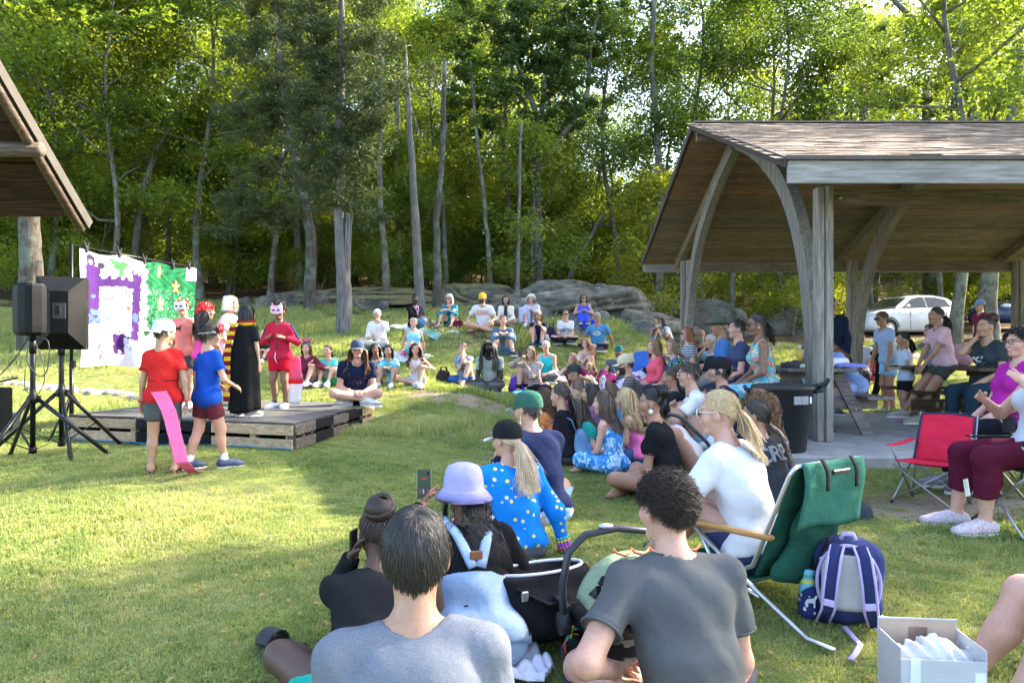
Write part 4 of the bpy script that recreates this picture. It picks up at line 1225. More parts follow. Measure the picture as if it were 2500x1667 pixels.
def spec_tree(name,label,d,limbs,clumps,bark,leaf,lsize=.16,depth=1.2,seed=0,cat='tree',extra=None,needle=False,n=10):
	"""limbs: list of [(px, py, radius_m), ...] drawn at depth d; clumps: (px, py, radius_m, leaves)"""
	rng = np.random.default_rng(seed + 100)
	b0 = at(limbs[0][0][0],limbs[0][0][1],d)
	root = empty(name,(b0.x,d,gz(b0.x,d) - .1),0,label,cat)
	org = Vector(root.location)
	mb = MB()
	for li,limb in enumerate(limbs):
		off = 0.0 if li == 0 else rng.uniform(-.5,.5)
		pts,rs = [],[]
		for k,(px,py,r_) in enumerate(limb):
			p = at(px,py,d) - org
			p.y += off * k / max(1,len(limb) - 1) * depth
			pts.append(p)
			rs.append(r_)
		if li == 0:
			pts[0].z = min(pts[0].z,0) - .3
		P2,R2 = [],[]
		for k in range(len(pts) - 1):
			m = 4
			for j in range(m):
				f = j / m
				P2.append(pts[k].lerp(pts[k + 1],f) + Vector((rng.normal(0,.012),0,0)))
				R2.append((rs[k] + (rs[k + 1] - rs[k]) * f) * rng.uniform(.96,1.05))
		P2.append(pts[-1])
		R2.append(rs[-1])
		mb.tube(P2,R2,n=n)
	if extra:
		extra(mb,org)
	mb.build('trunk',bark,root)
	if clumps:
		Cs = []
		D = []
		for (px,py,rad,cnt) in clumps:
			c = np.array(at(px,py,d) - org)
			sub = rng.normal(0,.55,(max(3,int(cnt / 70)),3)) * rad
			k = rng.integers(0,len(sub),cnt)
			Q = c + sub[k] + rng.normal(0,1,(cnt,3)) * np.array([.22,.22,.13]) * max(.6,rad * .7)
			Cs.append(Q)
			dd = Q - (c + np.array([0,0,-.6 * rad]))
			D.append(dd)
		Cs = np.concatenate(Cs)
		V,T = leaf_arrays(Cs,lsize,rng,up=.2 if needle else .55,aspect=.20 if needle else .62,dirs=(np.concatenate(D) + rng.normal(0,.3,Cs.shape)) if needle else None)
		link_obj('crown',mesh_from_arrays('crown',V,None,T,smooth=False),leaf,root)
	return root

def cedar_base(mb,org):
	rng = np.random.default_rng(77)
	for k in range(11):
		a = k / 11 * 2 * math.pi + rng.uniform(-.15,.15)
		r0 = rng.uniform(.085,.118)
		e = Vector((math.cos(a),math.sin(a),0))
		base = at(838,806,19.4) - org
		top = at(838 + math.cos(a) * 12,520,19.4) - org
		mb.tube([base + e * r0 * 1.75 + Vector((0,0,-.25)),base + e * r0 * 1.2 + Vector((0,0,.28)),base.lerp(top,.35) + e * r0 * .9,base.lerp(top,.7) + e * r0 * .72,top + e * .1],[.070,.052,.048,.038,.025],n=7)
	for (px,py,ex,ey,r_) in ((832,110,880,60,.022),(836,90,800,130,.02),(834,200,900,190,.02),(832,255,770,280,.03),(838,440,905,470,.03),(830,150,870,165,.015),(836,330,790,350,.02)):
		p,q = at(px,py,19.4) - org,at(ex,ey,19.4 + random.uniform(-.8,.8)) - org
		mb.tube([p,p.lerp(q,.5) + Vector((0,0,.08)),q],[r_,r_ * .7,r_ * .3],n=5)

_rc = random.Random(3)
cl = []
for i in range(64):
	py = _rc.uniform(-60,520)
	px = 830 + _rc.gauss(0,40 + 32 * (py + 60) / 300 if py < 300 else 82)
	if abs(px - 834) < 26 and _rc.random() < .75:
		px += _rc.choice((-60,60))
	cl.append((px,py,.5,330))
for px,py in ((840,310),(870,330),(800,340),(850,360),(880,300),(815,420),(860,410),(790,460),(840,470),(770,400)):
	cl.append((px,py,.5,420))
spec_tree('cedar_tree','tall cedar with fluted silver-grey trunk standing on the lawn',19.4,
		  [[(838,806,.21),(842,700,.17),(832,620,.145),(828,520,.13),(832,300,.11),(832,100,.085),(836,-120,.05)]],cl,BARK_G,NEEDLE,.15,seed=1,extra=cedar_base,needle=True,n=14)
cl = []
for i in range(70):
	py = _rc.uniform(-40,560)
	px = 655 + _rc.gauss(0,62)
	cl.append((px,py,.65,330))
spec_tree('cedar_tree','dense dark cedar just left of the silver-grey trunk',23.0,
		  [[(752,722,.20),(762,600,.17),(742,480,.15),(690,250,.12),(670,-40,.07)],[(744,480,.08),(700,430,.05),(640,400,.03)],[(712,320,.07),(640,250,.04),(590,200,.02)]],cl,BARK_D,NEEDLE,.17,seed=2,needle=True)
spec_tree('dead_tree','bare silver dead trunk tapering to a broken tip',22.5,
		  [[(1026,742,.17),(1022,640,.14),(1008,430,.11),(995,220,.075),(988,95,.018)],[(1012,323,.02),(1040,320,.012),(1058,318,.006)],[(992,210,.018),(958,192,.012)],[(1018,385,.015),(1050,378,.007)],[(1000,250,.016),(1035,360,.008)]],
		  [],BARK_G,LEAF_B,seed=3)
cl = [(_rc.gauss(1310,95),_rc.uniform(-60,290),.75,330) for i in range(44)] + [(1180,250,.7,350),(1150,160,.7,350),(1430,240,.6,300),(1450,130,.8,350),(1400,60,.8,350)]
spec_tree('oak_tree','dark forked oak rising behind the granite outcrop',26.0,
		  [[(1312,706,.24),(1312,600,.19),(1310,480,.17),(1312,380,.16),(1316,310,.15)],
		   [(1312,430,.12),(1340,385,.115),(1395,300,.11),(1432,240,.09),(1440,120,.06),(1470,-20,.03)],
		   [(1316,315,.11),(1300,250,.09),(1262,160,.06),(1240,60,.04),(1200,-20,.02)],
		   [(1316,312,.10),(1330,230,.08),(1335,120,.05),(1350,-20,.03)],
		   [(1306,300,.07),(1270,230,.05),(1210,200,.035),(1120,180,.015)],
		   [(1405,260,.05),(1400,150,.04),(1380,40,.02)]],cl,BARK_D,LEAF_B,.17,seed=4)
for i,(label,d,pts,r_,bark,clm) in enumerate((
	('thick pale grey trunk behind the left roof corner',17.5,((78,712),(74,640),(72,540),(74,470),(60,400),(30,330)),.34,BARK_D,[(60 + 40 * k,-20 + 25 * (k % 3),.8,260) for k in range(8)]),
	('slim leaning trunk beside the bark ledge',24.2,((946,725),(940,620),(930,520),(928,380),(935,100)),.15,BARK,[]),
	('second slim trunk left of the dead silver one',26.5,((980,700),(975,600),(972,470),(970,200)),.17,BARK,[]),
	('rough reddish dark trunk right of the dead silver one',23.2,((1066,748),(1068,640),(1066,540),(1080,380),(1085,150)),.17,BARK_D,[]),
	('paired slim dark trunk behind the grey-curled woman',25.5,((1090,690),(1085,560),(1078,450),(1090,300)),.11,BARK_D,[]),
	('thin tilted trunk behind the beanie man',25.2,((1203,680),(1192,600),(1182,480),(1160,300),(1150,150)),.11,BARK,[(1150,200,.8,300),(1120,300,.8,300),(1180,120,.8,300)]),
	('thin straight pale dead stem left of the forked oak',23.8,((1262,716),(1265,620),(1267,500),(1270,380),(1273,300)),.085,BARK_G,[]),
	('lichen-pale trunk rising at the left edge of the shelter roof',27.0,((1605,710),(1612,560),(1608,380),(1600,260),(1588,150),(1600,-40)),.19,BARK_P,[(1600,60,.9,350),(1560,120,.8,300),(1660,100,.8,300)]),
	('leaning grey trunk above the granite outcrop',27.5,((1368,700),(1400,650),(1440,580),(1475,520)),.14,BARK,[]),
	('leaning pale trunk left of the cedar pair',26.5,((322,700),(335,560),(350,460),(385,360),(430,290),(520,210)),.17,BARK,[(430,260,.8,350),(520,190,.8,350),(380,330,.7,300)]),
	('broad mottled trunk on the far lawn behind the maroon-shirt man',24.5,((2412,800),(2410,740),(2418,660),(2440,520),(2470,300),(2490,100)),.40,BARK_P,[(2450,60,1.0,350),(2420,160,1.0,300)]),
	('thick shaded trunk behind the white car',33.5,((2272,735),(2270,650),(2262,480),(2262,200)),.38,BARK_D,[(2260,120,1.1,350),(2200,60,1.1,350)]),
	('slender pale trunk seen under the shelter between two boulders',27.5,((1786,765),(1788,680),(1792,560),(1800,300)),.12,BARK_P,[]),
	('dark trunk behind the car bonnet under the shelter',31.0,((2118,750),(2116,680),(2110,500),(2105,250)),.30,BARK_D,[]),
)):
	rs = [r_ * .82 * (1 - .5 * k / (len(pts) - 1)) for k in range(len(pts))]
	rs[0] *= 1.25
	spec_tree('tree',label,d,[[(*p,q) for p,q in zip(pts,rs)]],clm,bark,LEAF_A,.16,seed=10 + i)
spec_tree('tree','pale forked tree with two white limbs above the shelter roof',29.0,
		  [[(2420,760,.26),(2400,400,.22),(2370,260,.20),(2345,140,.17)],[(2345,140,.15),(2300,85,.13),(2235,40,.11),(2180,-20,.09)],[(2345,140,.12),(2350,80,.10),(2360,20,.09),(2362,-40,.08)],[(2295,80,.10),(2290,30,.085),(2282,-30,.07)],[(2345,120,.05),(2340,100,.04),(2200,160,.02)]],
		  [(2260,180,1.0,400),(2180,220,1.0,400),(2420,60,1.0,350),(2100,60,1.0,300),(2330,240,1.0,400)],BARK_P,LEAF_B,.17,seed=40)

# ------------------------------------------------------------------ stump
q = at(1424,862,19.6)
STUMP = Vector((q.x,q.y,gz(q.x,q.y)))
STUMP_H = at(1409,791,19.6).z - STUMP.z
st = empty('tree_stump',STUMP,0,'weathered grey tree stump with a woman sitting on it','stump')
mb = MB()
rg = np.random.default_rng(9)
prof = []
n = 26
rows = [(-.2,1.75),(.05,1.35),(.25,1.1),(.55,1.0),(STUMP_H - .03,.95),(STUMP_H,.9)]
vs,fs = [],[]
rad = [.34 * (1 + .10 * math.sin(k * 1.9) + .07 * math.sin(k * 3.1 + 1)) for k in range(n)]
for z,f in rows:
	for k in range(n):
		a = 2 * math.pi * k / n
		rr = rad[k] * (f if f < 1.2 else f * (1 + .22 * math.sin(k * 1.2)))
		vs.append((rr * math.cos(a),rr * math.sin(a),z))
for i in range(len(rows) - 1):
	for k in range(n):
		k2 = (k + 1) % n
		fs.append((i * n + k,i * n + k2,(i + 1) * n + k2,(i + 1) * n + k))
mb._add(vs,fs,True)
mb.build('bark',BARK_G,st)
mb = MB()
mb._add([(rad[k] * .9 * math.cos(2 * math.pi * k / n),rad[k] * .9 * math.sin(2 * math.pi * k / n),STUMP_H) for k in range(n)] + [(0,0,STUMP_H + .01)],[(k,(k + 1) % n,n) for k in range(n)])
mb.build('cut_top',wood((.34,.31,.27),(.16,.14,.12),'Z'),st)
# ------------------------------------------------------------------ open picnic shelter on the right
GREYWOOD = wood((.36,.355,.345),(.25,.24,.225),'X')
GREYWOOD_Z = wood((.34,.32,.29),(.21,.19,.165),'Z')
GREYWOOD_Y = wood((.33,.325,.32),(.18,.17,.165),'Y')
BROWNWOOD = wood((.31,.21,.14),(.19,.125,.08),'X')
BROWNGREY = wood((.27,.225,.175),(.165,.135,.105),'X')
SX0,SX1 = 2.60,12.4
YN,YF,YR = 6.98,14.60,10.60
ZE,ZR_ = 3.02,4.48            # roof surface at the eaves and at the ridge
SLOPE_N = (ZR_ - ZE) / (YR - YN)
SLOPE_F = (ZR_ - ZE) / (YF - YR)
shelter = empty('picnic_shelter',(SX0,YN,FLOOR_Z),0,'open timber picnic shelter with curved ribs and brown shingle roof','shelter')
SO = Vector(shelter.location)

def S(x,y,z):
	return Vector((x,y,z)) - SO

mb = MB()
mb.box(S((2.5 + 12.4) / 2,(6.6 + 11.4) / 2,FLOOR_Z - .09),(12.4 - 2.5,11.4 - 6.6,.18),None,.02)
slab = mb.build('floor_slab',plain((.30,.29,.275),.95,var=.25,bump=.5,scale=20),shelter)

MB().box(S((SX0 + SX1) / 2,YN - .02,2.905),(SX1 - SX0,.045,.215),None,.004).build('fascia',GREYWOOD,shelter)
MB().box(S((SX0 + SX1) / 2,YF + .02,2.905),(SX1 - SX0,.045,.215),None,.004).build('fascia',GREYWOOD,shelter)
MB().box(S((SX0 + SX1) / 2,YN - .045,3.035),(SX1 - SX0 + .06,.05,.04)).build('drip_edge',plain((.075,.06,.055),.6),shelter)
bolt = plain((.45,.45,.46),.35,.9)
POSTS = (3.24,6.35,9.45,12.2)
for k in range(3):
	MB().box(S((POSTS[k] + POSTS[k + 1]) / 2 + .02,7.74,2.83),(POSTS[k + 1] - POSTS[k] - .17,.075,.16),None,.004).build('beam',BROWNGREY,shelter)
	MB().box(S((POSTS[k] + POSTS[k + 1]) / 2 + .02,13.86,2.83),(POSTS[k + 1] - POSTS[k] - .17,.075,.16),None,.004).build('beam',BROWNGREY,shelter)
mb = MB()
mb.lathe([(.0,.0),(.022,.0),(.022,.012),(.0,.012)],S(3.42,7.695,2.82),10,Matrix.Rotation(R(90),3,'X'))
mb.build('bolt',bolt,shelter)

def under(y):
	return (ZE + (y - YN) * SLOPE_N if y < YR else ZE + (YF - y) * SLOPE_F) - .06

for X in POSTS:
	for near in (True,False):
		fy = (lambda y: y) if near else (lambda y: YR + (YR - y) * (YF - YR) / (YR - YN))
		yp = fy(7.70)
		zb = FLOOR_Z if near else gz(X,yp) - .1
		MB().box(S(X + .041,yp - .02,(zb + 2.93) / 2),(.076,.15,2.93 - zb),None,.008).build('post',GREYWOOD_Z,shelter)
		MB().box(S(X - .041,yp - .01,(zb + 2.92) / 2),(.076,.13,2.92 - zb),None,.008).build('post',GREYWOOD_Z,shelter)
		cv = [(7.86,FLOOR_Z if near else zb),(7.90,1.25),(8.02,1.93),(8.27,2.57),(8.70,3.16),(9.35,3.66),(9.95,3.99),(10.50,4.22)]
		P = [(fy(a),b) for a,b in cv]
		Q = []
		for i in range(len(P) - 1):
			p0,p1,p2,p3 = P[max(i - 1,0)],P[i],P[i + 1],P[min(i + 2,len(P) - 1)]
			for j in range(4):
				t = j / 4
				Q.append(tuple(.5 * ((2 * p1[c]) + (-p0[c] + p2[c]) * t + (2 * p0[c] - 5 * p1[c] + 4 * p2[c] - p3[c]) * t * t + (-p0[c] + 3 * p1[c] - 3 * p2[c] + p3[c]) * t ** 3) for c in (0,1)))
		Q.append(P[-1])
		vs,fs = [],[]
		for i,(y,z) in enumerate(Q):
			a,b = Q[max(i - 1,0)],Q[min(i + 1,len(Q) - 1)]
			tx,tz = b[0] - a[0],b[1] - a[1]
			L = math.hypot(tx,tz)
			nx,nz = -tz / L * .115,tx / L * .115
			for (sx,sg) in ((-.062,1),(.062,1),(.062,-1),(-.062,-1)):
				vs.append(S(X + sx,y + nx * sg,z + nz * sg))
		m = len(Q)
		for i in range(m - 1):
			for k in range(4):
				k2 = (k + 1) % 4
				fs.append((i * 4 + k,i * 4 + k2,(i + 1) * 4 + k2,(i + 1) * 4 + k))
		fs += [(3,2,1,0),tuple((m - 1) * 4 + k for k in range(4))]
		rb = MB()
		rb._add(vs,fs)
		rb.build('curved_rib',GREYWOOD_Z if near else GREYWOOD_Z,shelter)
		y0,y1 = fy(7.15),fy(10.56)
		MB().beam(S(X,y0,under(y0) - .10),S(X,y1,under(y1) - .10),.10,.17,up=(0,0,1),bev=.004).build('rafter',BROWNGREY,shelter)
MB().box(S((SX0 + SX1) / 2,YR,ZR_ - .16),(SX1 - SX0 - .1,.07,.18)).build('ridge_beam',BROWNGREY,shelter)

def slope_pt(y,dz=0.0):
	return under(y) + .06 + dz
nx_n = Vector((0,-SLOPE_N,1)).normalized()
ang_n = math.atan(SLOPE_N)
Ln = math.hypot(YR - YN,ZR_ - ZE)
MB().box(S((SX0 + SX1) / 2,(YN + YR) / 2,(ZE + ZR_) / 2 - .03),(SX1 - SX0 - .05,Ln,.045),Matrix.Rotation(ang_n,3,'X')).build('roof_deck',BROWNGREY,shelter)
ang_f = -math.atan(SLOPE_F)
Lf = math.hypot(YF - YR,ZR_ - ZE)
nb = 27
bw = Lf / nb
bd = [MB().box((0,0,0),(SX1 - SX0 - .05,bw - .006,.03),None,.003).mesh('board') for k in range(2)]
bd[0].materials.append(BROWNWOOD)
bd[1].materials.append(BROWNGREY)
for k in range(nb):
	f = (k + .5) / nb
	y = YR + (YF - YR) * f
	z = ZR_ + (ZE - ZR_) * f - .045 + random.uniform(-.004,.004)
	link_obj('board',bd[0] if k < 12 or k in (13,26) else bd[1],None,shelter,S((SX0 + SX1) / 2,y,z),(ang_f,0,0))
MB().box(S((SX0 + SX1) / 2,(YF + YR) / 2,(ZE + ZR_) / 2 + .005),(SX1 - SX0,Lf,.03),Matrix.Rotation(ang_f,3,'X')).build('roof_covering',plain((.16,.12,.10),.95,bump=.5),shelter)
for (ya,za,yb,zb) in ((YN - .03,ZE,YR,ZR_),(YF + .03,ZE,YR,ZR_)):
	MB().beam(S(SX0 - .012,ya,za - .02),S(SX0 - .012,yb,zb - .02),.03,.10,bev=.003).build('rake_trim',plain((.07,.055,.05),.7),shelter)
tab = []
cols = [(.170,.125,.092),(.195,.144,.107),(.148,.108,.081),(.215,.161,.120),(.125,.090,.068)]
SW,SE = .31,.142
for k,c in enumerate(cols):
	m_ = MB()
	m_._add([(-SW / 2 + .004,0,.012),(SW / 2 - .004,0,.012),(SW / 2 - .004,SE * 1.45,.002),(-SW / 2 + .004,SE * 1.45,.002),(-SW / 2 + .004,0,.002),(SW / 2 - .004,0,.002)],
			[(0,1,2,3),(4,5,1,0),(5,2,1),(4,0,3)])
	me = m_.mesh('shingle')
	me.materials.append(plain(c,.97,var=.3,bump=.8,scale=90))
	tab.append(me)
rows = int(Ln / SE)
cells = []
for r_ in range(rows):
	for c_ in range(int((SX1 - SX0) / SW) + 1):
		x = SX0 + (c_ + .5) * SW + (r_ % 2) * SW * .5 - .12
		if x > SX1 - .1:
			continue
		f = r_ * SE / Ln
		y = YN - .03 + (YR - YN) * f
		z = ZE + (ZR_ - ZE) * f + .002
		cells.append((x,y,z,CX + x / y * F_PX))
seen = sorted([c for c in cells if c[3] < 2540],key=lambda c: c[1])
near300 = set((c[0],c[1]) for c in seen[:300])
rest = {k: MB() for k in range(5)}
Mx = Matrix.Rotation(ang_n,3,'X')
for (x,y,z,_) in cells:
	k = random.choices(range(5),(4,4,3,2,2))[0]
	j = random.uniform(-.006,.006)
	if (x,y) in near300:
		link_obj('shingle',tab[k],None,shelter,S(x,y + j,z + .004 + random.uniform(0,.006)),(ang_n + random.uniform(-.02,.03),0,random.uniform(-.012,.012)))
	else:
		rest[k]._add([S(x,y + j,z + .004 + random.uniform(0,.006)) + Mx @ v.co for v in tab[k].vertices],[tuple(p.vertices) for p in tab[k].polygons])
allr = MB()
mi = []
for k in range(5):
	allr._add(rest[k].v,rest[k].f)
	mi += [k] * len(rest[k].f)
me = allr.mesh('shingles')
for k in range(5):
	me.materials.append(tab[k].materials[0])
me.polygons.foreach_set('material_index',mi)
o = link_obj('shingles',me,None,shelter)
o['kind'] = 'stuff'
MB().beam(S(SX0,YR,ZR_ + .025),S(SX1,YR,ZR_ + .025),.16,.02).build('ridge_cap',plain((.17,.13,.115),.95,bump=.6),shelter)

# ------------------------------------------------------------------ corner of the shelter roof at the far left
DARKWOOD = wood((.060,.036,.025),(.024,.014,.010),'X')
OLDLOG = wood((.17,.13,.105),(.085,.062,.048),'Y')
lx = -5.55
yb,zb_ = 9.45,2.95                  # eave
yt,zt = 6.2,5.60                    # towards its ridge
lroof = empty('shelter_roof',(lx,yb,gz(lx - 3,yb)),0,'dark boarded roof corner with log rails at the left edge','shelter roof')
LO = Vector(lroof.location)
angl = math.atan2(zt - zb_,yb - yt)
Ll = math.hypot(yb - yt,zt - zb_)
nbl = 15
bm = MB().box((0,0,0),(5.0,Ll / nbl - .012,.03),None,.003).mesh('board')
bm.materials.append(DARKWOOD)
for k in range(nbl):
	f = (k + .5) / nbl
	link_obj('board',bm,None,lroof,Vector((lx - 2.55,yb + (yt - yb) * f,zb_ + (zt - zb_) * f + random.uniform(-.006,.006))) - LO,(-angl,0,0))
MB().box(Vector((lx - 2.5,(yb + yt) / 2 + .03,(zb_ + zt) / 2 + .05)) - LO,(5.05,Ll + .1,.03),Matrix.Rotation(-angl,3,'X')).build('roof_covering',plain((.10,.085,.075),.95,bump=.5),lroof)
MB().tube([Vector((lx - .03,yb + .10,zb_ - .15)) - LO,Vector((lx - .03,(yb + yt) / 2,(zb_ + zt) / 2 - .07)) - LO,Vector((lx - .03,yt,zt - .07)) - LO],[.055,.058,.055],n=10).build('rake_log',OLDLOG,lroof)
MB().beam(Vector((lx + .045,yb + .17,zb_ - .08)) - LO,Vector((lx + .045,yt,zt + .05)) - LO,.025,.13).build('rake_trim',plain((.055,.048,.042),.8,bump=.4),lroof)
for f in (.27,.66):
	p = Vector((lx + .08,yb + (yt - yb) * f,zb_ + (zt - zb_) * f - .10)) - LO
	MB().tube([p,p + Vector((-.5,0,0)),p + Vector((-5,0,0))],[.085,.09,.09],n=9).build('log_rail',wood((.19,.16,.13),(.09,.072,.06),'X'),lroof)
MB().tube([Vector((lx - 2.9,yb - .5,gz(lx - 2.9,yb - .5))) - LO,Vector((lx - 2.9,yb - .5,zb_ + .3)) - LO],.11,n=10).build('post',OLDLOG,lroof)
MB().tube([Vector((lx - 2.9,yt,gz(lx - 2.9,yt))) - LO,Vector((lx - 2.9,yt,zt - .05)) - LO],.11,n=10).build('post',OLDLOG,lroof)
# ------------------------------------------------------------------ pallet stage
PALE = wood((.56,.43,.28),(.40,.28,.165),'X')
BLACKP = wood((.014,.015,.018),(.008,.008,.009),'X')
OLDW = wood((.22,.19,.155),(.11,.095,.075),'X')
A_,B_,C_,D_ = STAGE_Q
stage = empty('pallet_stage',(B_.x,B_.y,gz(B_.x,B_.y)),0,'low stage of wooden pallets with black plywood top','stage')
TO = Vector(stage.location)
ztop = STAGE_Z
def dip(u):
	return -.05 * math.sin(u * math.pi) * 0 - .03 * max(0,u - .35)

def stage_pt(u,v):
	"""u 0..1 left to right along the front, v 0..1 front to back"""
	f = A_.lerp(B_,u)
	b = D_.lerp(C_,u)
	p = f.lerp(b,v)
	p.z = ztop
	return p

us,vs_ = [0,.335,.665,1],[0,.47,1]
for i in range(3):
	for j in range(2):
		e = .0022
		q = [stage_pt(us[i] + e,vs_[j] + e),stage_pt(us[i + 1] - e,vs_[j] + e),stage_pt(us[i + 1] - e,vs_[j + 1] - e),stage_pt(us[i] + e,vs_[j + 1] - e)]
		dz = random.uniform(-.004,.006)
		m_ = MB()
		top = [p - TO + Vector((0,0,dz)) for p in q]
		m_._add([t - Vector((0,0,.018)) for t in top] + top,[(3,2,1,0),(4,5,6,7),(0,1,5,4),(1,2,6,5),(2,3,7,6),(3,0,4,7)])
		m_.build('plywood_sheet',plain((.080,.078,.074),.75,var=.35,bump=.35,scale=18,spec=.2),stage)

def side_run(p0,p1,n,mats,flip=1,gap=.0):
	"""boards, uprights and gaps of the pallets along one side"""
	p0,p1 = p0.copy(),p1.copy()
	d = (p1 - p0)
	L = d.length
	d.normalize()
	nrm = Vector((d.y,-d.x,0)) * flip
	for k in range(n):
		a = p0 + d * L * (k / n) + d * .006
		b = p0 + d * L * ((k + 1) / n) - d * .006
		zg = min(gz(a.x,a.y),gz(b.x,b.y))
		sag = random.uniform(-.008,.008)
		for (zz,hh) in ((ztop - .02 - .055,.10),(ztop - .255 + .045,.10)):
			m_ = MB()
			m_.beam(Vector((a.x,a.y,zz + sag)) - TO + nrm * .012,Vector((b.x,b.y,zz + sag + random.uniform(-.006,.006))) - TO + nrm * .012,.024,hh,bev=.003)
			m_.build('pallet_board',mats[k % len(mats)],stage)
		for f in (.06,.5,.94):
			c = a.lerp(b,f)
			m_ = MB()
			m_.beam(Vector((c.x,c.y,ztop - .26)) - TO - nrm * .035,Vector((c.x,c.y,ztop - .03)) - TO - nrm * .035,.075,.06,up=nrm,bev=.003)
			m_.build('pallet_block',mats[k % len(mats)],stage)

side_run(A_,B_,3,[PALE,BLACKP,PALE],1)
side_run(B_,C_,5,[OLDW,BLACKP,OLDW,BLACKP,PALE],1)
side_run(D_,A_,3,[OLDW,BLACKP,OLDW],1)
for v in (.2,.5,.8):
	a,b = stage_pt(.03,v),stage_pt(.97,v)
	MB().beam(Vector((a.x,a.y,ztop - .14)) - TO,Vector((b.x,b.y,ztop - .14)) - TO,.04,.22).build('bearer',BLACKP,stage)
q = [stage_pt(-.02,-.03),stage_pt(.995,-.03),stage_pt(1.0,.2),stage_pt(-.02,.2)]
m_ = MB()
def tarp(u,v):
	p = q[0].lerp(q[1],u).lerp(q[3].lerp(q[2],u),v)
	return (p.x,p.y,gz(p.x,p.y) + .018 + .006 * math.sin(u * 40) * (1 - v))
m_.sheet(tarp,40,4)
tp = m_.build('tarpaulin',fabric((.03,.22,.42),'plain',rough=.5))
tag(tp,'strip of blue tarpaulin showing under the stage front','tarpaulin')
qb = hit(878,1052)
MB().box((0,0,.03),(.20,.10,.05),Matrix.Rotation(.4,3,'Z'),.006).build('concrete_block',plain((.36,.36,.34),.95,bump=.6),None,qb)
tag(bpy.context.scene.objects['concrete_block'],'small grey block on the grass at the right stage corner','block')

# ------------------------------------------------------------------ painted banner on its stand
bx0,bx1 = Vector((-4.86,8.30,0)),Vector((-4.42,10.30,0))
zt0,zb0 = 2.38,1.04
BZ = gz(bx0.x,bx0.y)
banner = empty('banner_sheet',(bx0.x,bx0.y,BZ),0,'painted bed sheet backdrop with purple castle and green hill','banner')
BO = Vector(banner.location)

def banner_pt(u,v,out=0.0):
	"""u along the sheet, v 0 bottom .. 1 top"""
	p = bx0.lerp(bx1,u)
	d = (bx1 - bx0).normalized()
	nrm = Vector((d.y,-d.x,0))
	top = zt0 - .035 * math.sin(u * math.pi * 3.1) ** 2
	bot = zb0 + .02 * math.sin(u * 9) - .14 * _smooth(u * 1.2) * 0
	fold = .022 * math.sin(u * 23 + 2.0 * v) * (1 - v * .6) + .016 * math.sin(u * 9 + v * 5)
	p = p + nrm * (fold + out)
	p.z = bot + (top - bot) * v
	if u < .05:
		p.z -= .0
	return p - BO

def banner_material():
	t = NT('painted sheet')
	b = t.bsdf(.9,spec=.1)
	a = t.new('ShaderNodeVertexColor',layer_name='Col')
	v = t.coord('Object')
	n = t.noise(v,30,4,.7)
	t.link(t.mix(.25,a.outputs[0],t.ramp([(.3,(.75,.75,.75)),(.7,(1.1,1.1,1.1))],n),'MULTIPLY'),b.inputs['Base Color'])
	t.bump(t.noise(t.coord('Object',(6,6,1.5)),2.5,3),.4,.04,b)
	return t.m

